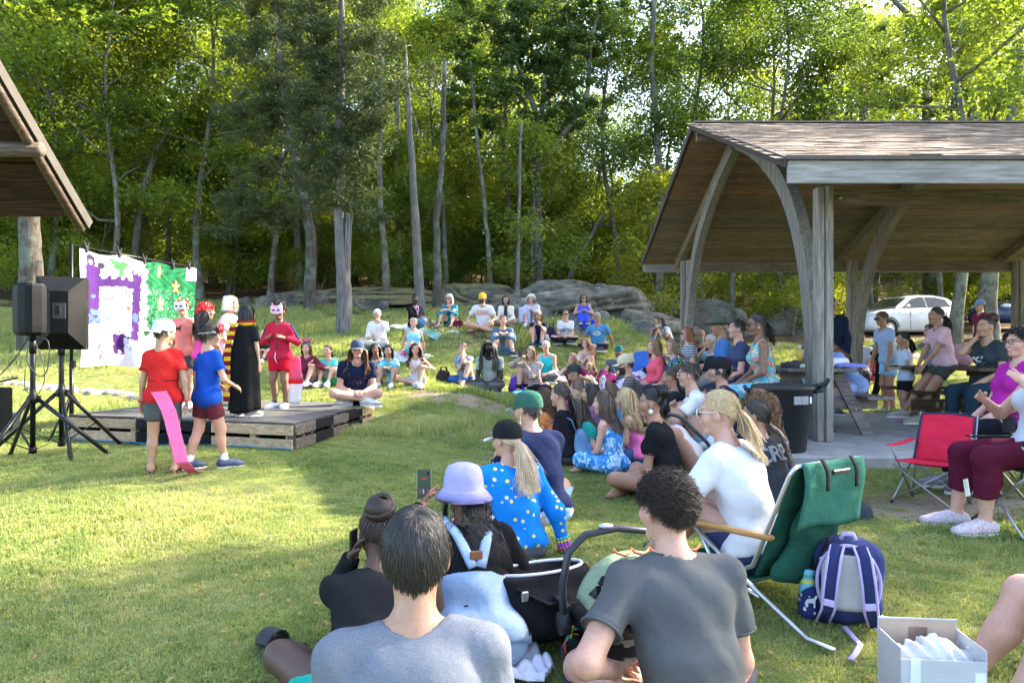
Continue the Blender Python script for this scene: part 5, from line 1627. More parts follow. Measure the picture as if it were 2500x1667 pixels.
def paint_banner(U,Vv):
	"""the paint on the sheet: colours for arrays of (u, v)"""
	n = len(U)
	c = np.tile(np.array([.50,.495,.55]),(n,1))
	r = np.random.default_rng(4)
	j = .0035 * np.sin(U * 90 + Vv * 70) + .003 * np.sin(Vv * 130 - U * 60)
	u,v = U + j,Vv + j
	PUR = np.array([.045,.014,.095])
	def setc(m,col,k=1.0):
		c[m] = c[m] * (1 - k) + np.array(col) * k
	def rect(a,b,p,q):
		return (u > a) & (u < b) & (v > p) & (v < q)
	def blob(a,b,ru,rv):
		return ((u - a) / ru) ** 2 + ((v - b) / rv) ** 2 < 1
	setc(rect(.045,.155,.37,.86),PUR)
	setc(rect(.065,.14,.70,.89) | rect(.05,.075,.86,.95) | rect(.095,.115,.86,.95) | rect(.135,.155,.86,.93),PUR * 1.15)
	setc(rect(.155,.42,.715,.815) & ((np.sin(u * 95) > -.2) | (v < .79)),PUR)
	setc(rect(.40,.465,.25,.86),PUR)
	setc(rect(.395,.41,.80,.89) | rect(.43,.445,.80,.90) | rect(.46,.475,.80,.88),PUR * 1.1)
	setc(rect(.07,.135,.45,.50) | rect(.415,.455,.42,.50) | rect(.08,.12,.60,.63),[.06,.12,.45],.8)
	setc(rect(.295,.455,.255,.275),PUR)
	setc(rect(.245,.325,.10,.29) & ~((u > .28) & (u < .295) & (v < .14)),PUR * .9)
	setc(rect(.255,.33,.30,.305) | rect(.255,.26,.30,.38) | rect(.325,.33,.30,.38) | rect(.255,.33,.375,.38),[.02,.02,.03])
	setc(blob(.29,.90,.05,.035) | blob(.25,.93,.03,.02) | blob(.33,.925,.03,.025) | blob(.30,.85,.02,.04) | blob(.22,.955,.025,.012),[.035,.20,.045])
	setc(blob(.36,.885,.018,.012),[.6,.10,.05])
	setc(blob(.085,.955,.03,.025) | blob(.16,.90,.02,.03),[.03,.025,.05])
	setc(blob(.22,.60,.045,.035) & (v > .585),[.50,.12,.36])
	setc(rect(.245,.265,.50,.60),[.45,.12,.33],.8)
	setc(rect(.35,.39,.515,.55),[.55,.05,.03])
	for (a,b) in ((.335,.66),(.315,.64),(.37,.645),(.345,.675),(.33,.63)):
		setc(blob(a,b,.007,.010),[.02,.02,.03])
	wv = (np.abs(v - (.375 + .012 * np.sin(u * 95))) < .009) | (np.abs(v - (.40 + .012 * np.sin(u * 95 + 1))) < .009) | (np.abs(v - (.425 + .012 * np.sin(u * 80 + 2))) < .008)
	setc(wv & (u < .25),[.05,.14,.42],.8)
	wv2 = (np.abs(v - (.205 + .012 * np.sin(u * 110))) < .009) | (np.abs(v - (.235 + .012 * np.sin(u * 105 + 1.5))) < .008) | (np.abs(v - (.17 + .012 * np.sin(u * 90 + 1))) < .008)
	setc(wv2 & (u > .33) & (u < .50),[.06,.16,.42],.7)
	setc((np.abs(np.hypot((u - .185) / 1.0,(v - .47) / 1.3) - .045) < .009),[.06,.14,.40],.8)
	setc(blob(.40,.09,.10,.045) & (np.sin(u * 60 + v * 40) > -.5),[.42,.55,.60],.6)
	setc(blob(.395,.345,.03,.012),[.10,.25,.55],.6)
	fr = np.hypot((u - .135) / .05,(v - .155) / .085)
	setc(np.abs(fr - 1) < .11,[.06,.08,.2],.6)
	setc((np.abs(np.hypot((u - .14) / .022,(v - .13) / .05) - 1) < .28),[.62,.04,.03])
	setc(rect(.115,.125,.15,.22) | rect(.15,.16,.15,.22) | rect(.13,.15,.045,.075) | rect(.118,.128,.0,.05) | rect(.155,.165,.0,.05),[.60,.05,.04])
	setc(blob(.14,.135,.007,.012),[.03,.1,.3])
	edge = .515 + .012 * np.sin(Vv * 37) + .01 * np.sin(Vv * 91)
	g = U > edge
	gr = np.array([.010,.115,.045])
	k = (.75 + .35 * np.sin(U * 60 + 3 * np.sin(Vv * 30)) * np.sin(Vv * 44 + U * 20))[:,None]
	c[g] = (gr * k)[g]
	wh = g & (r.random(n) < .05) & (Vv < .75)
	c[wh] = c[wh] * .4 + np.array([.45,.62,.5]) * .6
	lw = g & (Vv < .30 + .10 * np.sin(U * 12)) & (U < .68)
	c[lw] = c[lw] * .25 + np.array([.70,.72,.74]) * .75
	def star(a,b,ru,rv):
		th = np.arctan2((v - b) / rv,(u - a) / ru)
		rr = np.hypot((u - a) / ru,(v - b) / rv)
		return rr < .62 + .38 * np.cos(5 * th - math.pi / 2)
	setc(blob(.80,.80,.035,.075),[.03,.035,.03])
	setc(star(.80,.80,.035,.07),[.60,.42,.08])
	setc(star(.645,.60,.040,.075),[.68,.50,.12])
	setc(blob(.655,.925,.018,.045),[.55,.45,.10])
	setc(star(.64,.88,.02,.035) | star(.93,.62,.03,.06),[.62,.46,.10])
	setc((U > .90) & (Vv > .87),[.68,.66,.68])
	setc((U < .012) ,[.70,.69,.76])
	return np.clip(c,.005,.85)

nu,nv = 260,140
m_ = MB()
m_.sheet(lambda i,j: banner_pt(i,j),nu,nv)
me = m_.mesh('painted_sheet')
U = np.array([i / nu for j in range(nv + 1) for i in range(nu + 1)])
Vv = np.array([j / nv for j in range(nv + 1) for i in range(nu + 1)])
ca = me.color_attributes.new('Col','FLOAT_COLOR','POINT')
cc = np.concatenate([paint_banner(U,Vv),np.ones((len(U),1))],1)
ca.data.foreach_set('color',cc.astype(np.float32).ravel())
link_obj('painted_sheet',me,banner_material(),banner)
clipm = plain((.02,.02,.022),.5)
for u in (.05,.28,.50,.77,.93):
	p = banner_pt(u,1.0)
	cl_ = MB()
	cl_.box(p + Vector((.0,0,.01)),(.03,.05,.07),Matrix.Rotation(.25,3,'X'),.006)
	cl_.beam(p + Vector((0,-.01,.03)),p + Vector((.0,-.045,.10)),.012,.02)
	cl_.beam(p + Vector((0,.01,.03)),p + Vector((.0,.045,.09)),.012,.02)
	cl_.build('clamp',clipm,banner)
bstand = empty('banner_stand',(bx0.x - .06,bx0.y - .02,BZ),0,'black stand poles and crossbar carrying the painted sheet','stand')
QO = Vector(bstand.location)
blk = plain((.006,.006,.007),.4,.0,spec=.25)
for u,nm in ((-.03,'pole'),(1.02,'pole')):
	p = bx0.lerp(bx1,u)
	zg = gz(p.x,p.y)
	pm = MB()
	pm.tube([Vector((p.x - .05,p.y,zg)) - QO,Vector((p.x - .05,p.y,1.1)) - QO],.024,n=8)
	pm.tube([Vector((p.x - .05,p.y,1.1)) - QO,Vector((p.x - .05,p.y,zt0 + .04)) - QO],.018,n=8)
	pm.box(Vector((p.x - .03,p.y,1.08)) - QO,(.05,.04,.08),None,.006)
	pm.build(nm,blk,bstand)
	for a in (20,140,260):
		e = Vector((math.cos(R(a)) * .32,math.sin(R(a)) * .32,0))
		MB().tube([Vector((p.x - .05,p.y,zg + .5)) - QO,Vector((p.x - .05,p.y,gz(p.x - .05 + e.x,p.y + e.y) + .02)) + e - QO],.012,n=6).build('leg',blk,bstand)
pa,pb = bx0.lerp(bx1,-.03),bx0.lerp(bx1,1.02)
MB().tube([Vector((pa.x - .05,pa.y,zt0 + .02)) - QO,Vector((pb.x - .05,pb.y,zt0 + .02)) - QO],.013,n=8).build('crossbar',blk,bstand)

# ------------------------------------------------------------------ loudspeakers on tripods
SPK = plain((.0032,.0035,.0044),.6,var=.2,bump=.4,scale=160,spec=.2)
def tripod(px,d,ztopz,label,spread=.62,hub=.52,rot=15,r_=.018):
	p = at(px,900,d)
	z = gz(p.x,p.y)
	o = empty('speaker_stand',(p.x,p.y,z),0,label,'speaker stand')
	MB().tube([(0,0,.10),(0,0,ztopz - z)],.0175 * 1.3,n=12).build('pole',blk,o)
	hb = MB()
	hb.lathe([(.02,-.04),(.045,-.03),(.05,.02),(.03,.05),(.024,.10)],(0,0,hub),12)
	hb.box((.05,0,hub + .02),(.04,.02,.03))
	hb.build('hub',blk,o)
	MB().lathe([(.0,-.03),(.034,-.02),(.034,.03),(.0,.04)],(0,0,.11),10).build('collar',blk,o)
	MB().tube([(.0,0,1.0),(.0,0,1.14)],.03,n=10).build('clutch',blk,o)
	for k in range(3):
		a = R(rot + 120 * k)
		e = Vector((math.cos(a),math.sin(a),0))
		foot = e * spread
		foot.z = gz(p.x + foot.x,p.y + foot.y) - z + .012
		lg = MB().tube([e * .045 + Vector((0,0,hub)),foot],r_,n=8).build('leg',plain((.008,.008,.010),.3,.0,spec=.3),o)
		MB().ball(foot,.024,8,5).build('rubber_foot',blk,lg)
		mid = (e * .045 + Vector((0,0,hub))).lerp(foot,.55)
		MB().beam(Vector((0,0,.12)) + e * .02,mid,.022,.006).build('brace',blk,o)
	return o

t1 = tripod(80,6.75,1.62,'black tripod stand carrying the rounded loudspeaker, nearest the edge',.62,.58,-100,.019)
t2 = tripod(150,7.15,1.62,'black tripod stand carrying the tall wedge loudspeaker',.66,.60,-52,.019)

p = Vector(t1.location)
sp = empty('loudspeaker',(p.x - .01,p.y,1.36),R(-128),'rounded black loudspeaker at the left edge','loudspeaker')
poly = [(-.15,-.13),(.15,-.13),(.15,.02),(.11,.12),(.05,.16),(-.05,.16),(-.11,.12),(-.15,.02)]
rows_ = [(0.0,.80),(.03,.96),(.10,1),(.38,1),(.45,.97),(.475,.82)]
vs2,fs2 = [],[]
for z,k in rows_:
	vs2 += [(x * k,y * k,z) for x,y in poly]
m8 = len(poly)
for i in range(len(rows_) - 1):
	for k in range(m8):
		k2 = (k + 1) % m8
		fs2.append((i * m8 + k,i * m8 + k2,(i + 1) * m8 + k2,(i + 1) * m8 + k))
fs2 += [tuple(range(m8 - 1,-1,-1)),tuple((len(rows_) - 1) * m8 + k for k in range(m8))]
sp.scale = (.8,.8,1.0)
c_ = MB()
c_._add(vs2,fs2)
c_.build('cabinet',SPK,sp)
MB().box((0,-.137,.24),(.26,.014,.40),None,.005).build('grille',plain((.03,.03,.033),.6,bump=.8,scale=300),sp)
for z in (.09,.21,.35):
	MB().box((.10,.128,z),(.05,.01,.008),Matrix.Rotation(R(-40),3,'Z')).build('vent_slot',blk,sp)
MB().tube([(0,.0,-.05),(0,0,.02)],.03,n=10).build('pole_socket',blk,sp)

p = Vector(t2.location)
sp = empty('loudspeaker',(p.x,p.y,1.24),R(-155),'tall wedge-backed black loudspeaker beside the banner','loudspeaker')
W2,H2 = .21,.70
front = [(-W2,-.17),(W2,-.17),(W2,.02),(.07,.20),(-.07,.20),(-W2,.02)]
c_ = MB()
vs2,fs2 = [],[]
for z,tpr in ((0.0,0.0),(.0,0.0)):
	pass
lo = [(-W2,-.17,0),(W2,-.17,0),(W2,.01,0),(-W2,.01,0)]
hi = [(x,y,H2) for x,y,_ in lo]
bk = [(-.075,.17,.15),(.075,.17,.15),(.075,.17,H2 - .15),(-.075,.17,H2 - .15)]
c_._add(lo + hi + bk,[(3,2,1,0),(4,5,6,7),(0,1,5,4),(1,2,6,5),(3,0,4,7),
					   (2,3,8,9),(7,6,10,11),(6,2,9,10),(3,7,11,8),(9,8,11,10)])
c_.build('cabinet',SPK,sp)
MB().box((0,-.19,H2 / 2),(W2 * 2 + .01,.04,H2 + .01),None,.012).build('front_frame',SPK,sp)
MB().box((0,-.213,H2 / 2),(W2 * 2 - .05,.01,H2 - .06),None,.003).build('grille',plain((.03,.03,.033),.6,bump=.8,scale=300),sp)
MB().box((0.0,.172,H2 / 2 + .01),(.11,.008,.15),None,.003).build('amplifier_plate',plain((.035,.036,.04),.45),sp)
MB().box((.01,.178,H2 / 2 + .02),(.045,.01,.09),None,.01).build('handle_recess',plain((.006,.006,.007),.6),sp)
MB().box((.09,.10,H2 / 2 + .05),(.06,.006,.02),Matrix.Rotation(R(-49),3,'Z')).build('control_slot',plain((.008,.008,.009),.6),sp)
MB().tube([(0,0,-.06),(0,0,.02)],.032,n=10).build('pole_socket',blk,sp)

cab = plain((.02,.02,.022),.5)
def cable(name,pts,label,r_=.006):
	P = [Vector(p) for p in pts]
	Q = []
	for i in range(len(P) - 1):
		p0,p1,p2,p3 = P[max(i - 1,0)],P[i],P[i + 1],P[min(i + 2,len(P) - 1)]
		for j in range(6):
			t = j / 6
			Q.append(.5 * ((2 * p1) + (-p0 + p2) * t + (2 * p0 - 5 * p1 + 4 * p2 - p3) * t * t + (-p0 + 3 * p1 - 3 * p2 + p3) * t ** 3))
	Q.append(P[-1])
	o = MB().tube(Q,r_,n=6).build(name,cab)
	tag(o,label,'cable')
cable('cable',[at(72,818,6.8),at(40,870,6.85),at(0,915,6.9),at(-40,940,6.9)],'thin black cable running from the rounded speaker out of frame')
cable('cable',[at(90,825,6.7),at(118,835,6.68),at(116,900,6.66),at(95,918,6.66),at(66,880,6.68),at(72,840,6.72)],'loop of black cable tied at the rounded speaker pole',.005)
cable('cable',[at(86,835,6.7),at(104,880,6.66),at(108,930,6.64),at(90,962,6.66),at(62,950,6.68),at(62,900,6.7)],'long hanging cable loop on the rounded speaker stand',.004)

q = hit(-22,1058)
cs = empty('equipment_case',q,R(8),'black case with green and yellow strap at the left edge','case')
MB().box((0,0,.27),(.34,.30,.54),None,.02).build('case_body',plain((.014,.014,.016),.7),cs)
MB().box((.135,-.151,.27),(.03,.008,.545)).build('strap',fabric((.40,.42,.06),'stripe',(.05,.25,.08)),cs)
g = empty('guitar',q + Vector((.02,0,.56)),R(10),'guitar headstock with pegs resting over the black case','guitar')
MB().beam((-.35,0,-.02),(.10,0,.055),.05,.022).build('neck',wood((.16,.08,.04),(.09,.045,.022),'X'),g)
MB().beam((.10,0,.055),(.26,0,.095),.075,.018,bev=.004).build('headstock',wood((.18,.09,.045),(.1,.05,.025),'X'),g)
for k in range(6):
	f = .14 + (k // 2) * .045
	MB().ball((f,(.05 if k % 2 else -.05),.07 + f * .2),(.014,.02,.01),8,5).build('tuning_peg',plain((.6,.6,.62),.25,.9),g)
q = hit(28,1042)
pl = empty('pail',q,0,'small white plastic pail behind the left speaker stand','pail')
m_ = MB()
m_.lathe([(.0,0),(.085,0),(.105,.17),(.112,.17),(.112,.185),(.10,.185),(.08,.01),(.0,.01)],(0,0,0),20)
m_.build('pail_body',plain((.62,.62,.66),.4),pl)
# ------------------------------------------------------------------ figure builder: limbs blended into one continuous surface
v3 = lambda *a: np.array(a,dtype=np.float64)
def unit(a):
	a = np.asarray(a,float)
	return a / (np.linalg.norm(a) + 1e-12)

def rc(a,b,ra,rb,u=None,wf=1.0,cuts=()):
	"""tapered round limb from a to b, optionally wider along u"""
	return dict(t='rc',a=np.asarray(a,float),b=np.asarray(b,float),ra=ra,rb=rb,u=u,wf=wf,cuts=cuts)

def el(c,r,M=None,cuts=()):
	return dict(t='el',c=np.asarray(c,float),r=np.asarray(r,float),M=M,cuts=cuts)

def infl(p,e):
	q = dict(p)
	if q['t'] == 'rc':
		q['ra'] = q['ra'] + e
		q['rb'] = q['rb'] + e
	else:
		q['r'] = q['r'] + e
	return q

def pbox(p):
	if p['t'] == 'rc':
		r = max(p['ra'],p['rb']) * max(1.0,p['wf'])
		return np.minimum(p['a'],p['b']) - r,np.maximum(p['a'],p['b']) + r
	r = np.max(p['r'])
	return p['c'] - r,p['c'] + r

def peval(p,X,Y,Z):
	if p['t'] == 'rc':
		a,b = p['a'],p['b']
		ba = b - a
		px,py,pz = X - a[0],Y - a[1],Z - a[2]
		bb = float(ba @ ba) + 1e-12
		h = np.clip((px * ba[0] + py * ba[1] + pz * ba[2]) / bb,0,1)
		vx,vy,vz = px - ba[0] * h,py - ba[1] * h,pz - ba[2] * h
		d2 = vx * vx + vy * vy + vz * vz
		if p['wf'] != 1.0:
			u = p['u']
			vu = vx * u[0] + vy * u[1] + vz * u[2]
			d2 = np.maximum(d2 - vu * vu,0) + (vu / p['wf']) ** 2
		d = np.sqrt(d2) - (p['ra'] + (p['rb'] - p['ra']) * h)
	else:
		c,r = p['c'],p['r']
		x,y,z = X - c[0],Y - c[1],Z - c[2]
		if p['M'] is not None:
			M = p['M']
			x,y,z = (M[0][0] * x + M[0][1] * y + M[0][2] * z,M[1][0] * x + M[1][1] * y + M[1][2] * z,M[2][0] * x + M[2][1] * y + M[2][2] * z)
		k0 = np.sqrt((x / r[0]) ** 2 + (y / r[1]) ** 2 + (z / r[2]) ** 2)
		k1 = np.sqrt((x / r[0] ** 2) ** 2 + (y / r[1] ** 2) ** 2 + (z / r[2] ** 2) ** 2) + 1e-9
		d = k0 * (k0 - 1) / k1
	for (q,n) in p['cuts']:
		d = np.maximum(d,(X - q[0]) * n[0] + (Y - q[1]) * n[1] + (Z - q[2]) * n[2])
	return d

class Field:
	def __init__(s,prims,h,pad=.03):
		lo = np.min([pbox(p)[0] for p in prims],0) - pad - 2 * h
		hi = np.max([pbox(p)[1] for p in prims],0) + pad + 2 * h
		s.h,s.lo = h,lo
		s.n = np.ceil((hi - lo) / h).astype(int) + 1
		s.ax = [(lo[i] + h * np.arange(s.n[i])).astype(np.float32) for i in range(3)]
		s.D = np.full(s.n,1.0,np.float32)
	def sl(s,p,m):
		lo,hi = pbox(p)
		i0 = np.clip(np.floor((lo - m - s.lo) / s.h).astype(int),0,s.n - 1)
		i1 = np.clip(np.ceil((hi + m - s.lo) / s.h).astype(int) + 1,1,s.n)
		S_ = tuple(slice(a,b) for a,b in zip(i0,i1))
		return S_,(s.ax[0][S_[0]][:,None,None],s.ax[1][S_[1]][None,:,None],s.ax[2][S_[2]][None,None,:])
	def add(s,p,k=.03):
		S_,XYZ = s.sl(p,k + 3 * s.h)
		d = peval(p,*XYZ).astype(np.float32)
		D = s.D[S_]
		if k > 0:
			hh = np.maximum(k - np.abs(D - d),0) / k
			s.D[S_] = np.minimum(D,d) - hh * hh * k * .25
		else:
			s.D[S_] = np.minimum(D,d)
		return s
	def sub(s,p,k=.01):
		S_,XYZ = s.sl(p,k + 3 * s.h)
		d = -peval(p,*XYZ).astype(np.float32)
		D = s.D[S_]
		hh = np.maximum(k - np.abs(D - d),0) / k
		s.D[S_] = np.maximum(D,d) + hh * hh * k * .25
		return s
	def cut(s,q,n):
		X,Y,Z = s.ax[0][:,None,None],s.ax[1][None,:,None],s.ax[2][None,None,:]
		s.D = np.maximum(s.D,((X - q[0]) * n[0] + (Y - q[1]) * n[1] + (Z - q[2]) * n[2]).astype(np.float32))
		return s
	def wrinkle(s,amp,seed=0.0,f=1.0):
		X,Y,Z = s.ax[0][:,None,None],s.ax[1][None,:,None],s.ax[2][None,None,:]
		a = np.sin(26 * f * Z + 9 * X + 3.1 * np.sin(11 * f * X + 7 * Y + seed) + seed) + .8 * np.sin(19 * f * Y - 15 * f * Z + 2.4 * np.sin(13 * X + seed * 2)) + .6 * np.sin(31 * f * X + 17 * f * Z + 2 * np.sin(15 * Y))
		s.D = s.D + (amp * a).astype(np.float32)
		return s
	def mesh(s):
		D = s.D
		S_ = D < 0
		c = [S_[i:S_.shape[0] - 1 + i,j:S_.shape[1] - 1 + j,k:S_.shape[2] - 1 + k] for i in (0,1) for j in (0,1) for k in (0,1)]
		cnt = sum(x.astype(np.int8) for x in c)
		mask = (cnt > 0) & (cnt < 8)
		idx = np.argwhere(mask)
		if len(idx) == 0:
			return np.zeros((0,3)),np.zeros((0,4),int)
		acc = np.zeros((len(idx),3))
		num = np.zeros(len(idx))
		C8 = [(i,j,k) for i in (0,1) for j in (0,1) for k in (0,1)]
		vals = {cc: D[idx[:,0] + cc[0],idx[:,1] + cc[1],idx[:,2] + cc[2]] for cc in C8}
		for c0 in C8:
			for a in range(3):
				if c0[a] == 0:
					c1 = list(c0)
					c1[a] = 1
					d0,d1 = vals[c0],vals[tuple(c1)]
					cr = (d0 < 0) != (d1 < 0)
					t = np.where(cr,d0 / np.where(cr,d0 - d1,1),0)
					for b in range(3):
						acc[:,b] += np.where(cr,c0[b] + (t if b == a else 0),0)
					num += cr
		V = s.lo + s.h * (idx + acc / num[:,None])
		vid = np.full(mask.shape,-1,np.int64)
		vid[tuple(idx.T)] = np.arange(len(idx))
		Q = []
		for a in range(3):
			b,c_ = (a + 1) % 3,(a + 2) % 3
			sh = [slice(1,-1)] * 3
			s0,s1 = list(sh),list(sh)
			s0[a],s1[a] = slice(0,D.shape[a] - 1),slice(1,D.shape[a])
			A,B = S_[tuple(s0)],S_[tuple(s1)]
			e = np.argwhere(A != B)
			if len(e) == 0:
				continue
			flip = A[tuple(e.T)]
			e[:,b] += 1
			e[:,c_] += 1
			def cell(db,dc):
				k = e.copy()
				k[:,b] -= db
				k[:,c_] -= dc
				return vid[tuple(k.T)]
			q = np.stack([cell(1,1),cell(0,1),cell(0,0),cell(1,0)],1)
			q[~flip] = q[~flip][:,::-1]
			Q.append(q)
		Q = np.concatenate(Q)
		Q = Q[(Q >= 0).all(1)]
		return V,Q

def blend_mesh(prims,h,k=.03,cuts=(),subs=(),wr=0.0,seed=0.0,wf=1.0):
	f = Field(prims,h)
	for p in prims:
		f.add(p,k)
	if wr:
		f.wrinkle(wr,seed,wf)
	for p in subs:
		f.sub(p)
	for (q,n) in cuts:
		f.cut(q,n)
	return f.mesh()

# ------------------------------------------------------------------ head and hand shapes
def head_template(h,child=False):
	P = [el((0,-.012,.030),(.074,.093,.088)),el((0,.016,-.042),(.057 if not child else .060,.070,.074 if not child else .066)),
		 rc((-.020,.058,-.098),(.020,.058,-.098),.019,.019),rc((-.034,.074,.024),(.034,.074,.024),.014,.014),
		 el((.040,.050,-.028),(.028,.034,.032)),el((-.040,.050,-.028),(.028,.034,.032)),
		 rc((0,.086,.014),(0,.103,-.026),.0075,.0115)]
	f = Field(P + [rc((0,-.022,-.06),(0,-.028,-.18),.05,.055),el((.08,-.005,-.01),(.02,.03,.04)),el((-.08,-.005,-.01),(.02,.03,.04))],h)
	for p in P:
		f.add(p,.022 if p is not P[6] else .012)
	f.add(rc((0,-.022,-.06),(0,-.030,-.18),.050,.054),.03)
	f.add(rc((-.013,.092,-.030),(.013,.092,-.030),.008,.008),.008)
	for s in (-1,1):
		f.sub(el((s * .032,.103,.007),(.021,.020,.013)),.012)
	for s in (-1,1):
		f.add(el((s * .032,.0745,.007),(.0145,.0125,.0115)),.003)
		f.add(el((s * .077,-.008,-.010),(.011,.021,.033),np.array(Matrix.Rotation(-.25 * s,3,'Z') @ Matrix.Rotation(.2,3,'X'))),.006)
		f.sub(el((s * .089,-.002,-.008),(.008,.010,.018)),.004)
	f.add(rc((-.019,.0795,-.057),(.019,.0795,-.057),.0068,.0068),.006)
	f.add(rc((-.015,.0785,-.067),(.015,.0785,-.067),.0078,.0078),.006)
	f.sub(rc((-.022,.089,-.0622),(.022,.089,-.0622),.0022,.0022),.003)
	V,Q = f.mesh()
	x,y,z = V.T
	m = {}
	m['lip'] = np.exp(-(((np.abs(x)) / .021) ** 4 + ((z + .062) / .0105) ** 4)) * (y > .06)
	m['brow'] = np.exp(-(((np.abs(x) - .034) / .019) ** 4 + ((z - .0285 + (np.abs(x) - .034) ** 2 * 8) / .0062) ** 4)) * (y > .055)
	m['eye'] = ((((np.abs(x) - .032) / .0150) ** 2 + ((z - .007) / .0078) ** 2) < 1) & (y > .06)
	m['iris'] = ((((np.abs(x) - .032) / .0066) ** 2 + ((z - .007) / .0072) ** 2) < 1) & (y > .06)
	m['lash'] = ((((np.abs(x) - .032) / .0175) ** 2 + ((z - .0085) / .0105) ** 2) < 1) & ~m['eye'] & (z > .008) & (y > .05)
	m['cheek'] = np.exp(-(((np.abs(x) - .042) / .022) ** 2 + ((z + .028) / .02) ** 2)) * (y > .03)
	m['beard'] = np.clip((-.030 - z) / .02,0,1) * np.clip((y + .005) / .03,0,1) * (1 - m['lip']) * (z > -.135) + np.exp(-((z + .047) / .006) ** 2 - (x / .03) ** 4) * (y > .06)
	m['nose'] = np.exp(-((x / .018) ** 2 + ((z + .025) / .016) ** 2)) * (y > .085)
	return V,Q,m

def hand_template(h,curl,grip=0.0):
	"""right hand: wrist at the origin, fingers along +Y, palm towards -Z, thumb on the -X side"""
	P = [rc((0,-.02,0),(0,.02,0),.019,.020,v3(1,0,0),1.35),rc((0,.02,0),(.0,.078,-.004),.0145,.0125,v3(1,0,0),2.6)]
	for i,(x,L) in enumerate(((-.028,.070),(-.009,.078),(.010,.073),(.028,.058))):
		p = v3(x,.082,-.003)
		a = curl * (.55 + .12 * i)
		q = [p]
		d = v3(x * .9,1,-.1)
		for s,k in enumerate((.45,.32,.25)):
			a2 = a * (s + 1) * .9
			q.append(q[-1] + L * k * unit(v3(x * 1.2 * (1 - curl * .5),math.cos(a2),-math.sin(a2))))
		for s in range(3):
			P.append(rc(q[s],q[s + 1],.0088 - .0008 * s,.0082 - .0008 * s))
	t = [v3(-.022,.018,-.004),v3(-.046,.044,-.014),v3(-.054 + .018 * curl,.070,-.024),v3(-.052 + .035 * curl,.090,-.034)]
	for s in range(3):
		P.append(rc(t[s],t[s + 1],(.0135,.0105,.0095)[s],(.0105,.0095,.008)[s]))
	f = Field(P,h,.01)
	for i,p in enumerate(P):
		f.add(p,.012 if i < 2 else .005)
	return f.mesh()

HEADS = {(lod,ch): head_template(h,ch) for lod,h in ((0,.0054),(1,.0088),(2,.0122)) for ch in (False,True)}
HANDS = {(lod,c): hand_template(h,cu) for lod,h in ((0,.0050),(1,.0085),(2,.0120)) for c,cu in (('relax',.42),('fist',1.15),('flat',.10))}

def ik(a,t,l1,l2,pole):
	a,t,pole = np.asarray(a,float),np.asarray(t,float),np.asarray(pole,float)
	d = t - a
	L = np.linalg.norm(d)
	m = (l1 + l2) * .995
	if L > m:
		t = a + d / L * m
		d = t - a
		L = m
	L = max(L,abs(l1 - l2) * 1.02 + 1e-4)
	u = unit(d)
	x = (l1 * l1 - l2 * l2 + L * L) / (2 * L)
	hgt = math.sqrt(max(l1 * l1 - x * x,0))
	p = pole - u * (pole @ u)
	return a + u * x + unit(p) * hgt,t

# ------------------------------------------------------------------ hair
HC,HR = v3(0,-.012,.030),v3(.0790,.0985,.0940)
_AZ = [0,.55,.9,1.2,1.55,2.0,2.5,math.pi]
_HL = [.60,.54,.30,-.02,-.02,-.32,-.62,-.72]

def hair_mask(d):
	az = np.abs(np.arctan2(d[:,0],d[:,1]))
	return d[:,2] - np.interp(az,_AZ,_HL)

def fib(n):
	i = np.arange(n) + .5
	z = 1 - 2 * i / n
	a = math.pi * (1 + 5 ** .5) * i
	r = np.sqrt(1 - z * z)
	return np.stack([r * np.cos(a),r * np.sin(a),z],1)

def cap_mesh(scale=1.0,jitter=0.0,low=0.0,seed=0):
	nt,npk = 15,28
	th = np.linspace(0.0,math.pi * .82,nt)
	ph = np.linspace(0,2 * math.pi,npk,endpoint=False)
	T,Pp = np.meshgrid(th,ph,indexing='ij')
	d = np.stack([np.sin(T) * np.cos(Pp),np.sin(T) * np.sin(Pp),np.cos(T)],-1).reshape(-1,3)
	m = hair_mask(d) + low
	k = scale + jitter * np.sin(d[:,0] * 23 + seed) * np.sin(d[:,1] * 19 + d[:,2] * 17)
	k = np.where(m < .10,np.minimum(k,scale) - .035 * (1 - np.clip(m / .10,0,1)),k)
	V = HC + d * HR * k[:,None]
	i = np.arange(nt - 1)[:,None] * npk
	j = np.arange(npk)[None,:]
	j2 = (j + 1) % npk
	Q = np.stack([i + j,i + npk + j,i + npk + j2,i + j2],-1).reshape(-1,4)
	return V,Q[(m[Q] > -.02).all(1)]

def ribbons(P,W,nrm):
	"""P (n,s,3) strand points, W (s,) half widths, nrm (n,s,3) -> flat ribbons"""
	n,s,_ = P.shape
	T = np.gradient(P,axis=1)
	B = np.cross(T,nrm)
	B /= np.linalg.norm(B,axis=2,keepdims=True) + 1e-9
	L_,R_ = P - B * W[None,:,None],P + B * W[None,:,None]
	V = np.stack([L_,R_],2).reshape(-1,3)
	base = (np.arange(n) * s * 2)[:,None] + (np.arange(s - 1) * 2)[None,:]
	Q = np.stack([base,base + 1,base + 3,base + 2],-1).reshape(-1,4)
	return V,Q

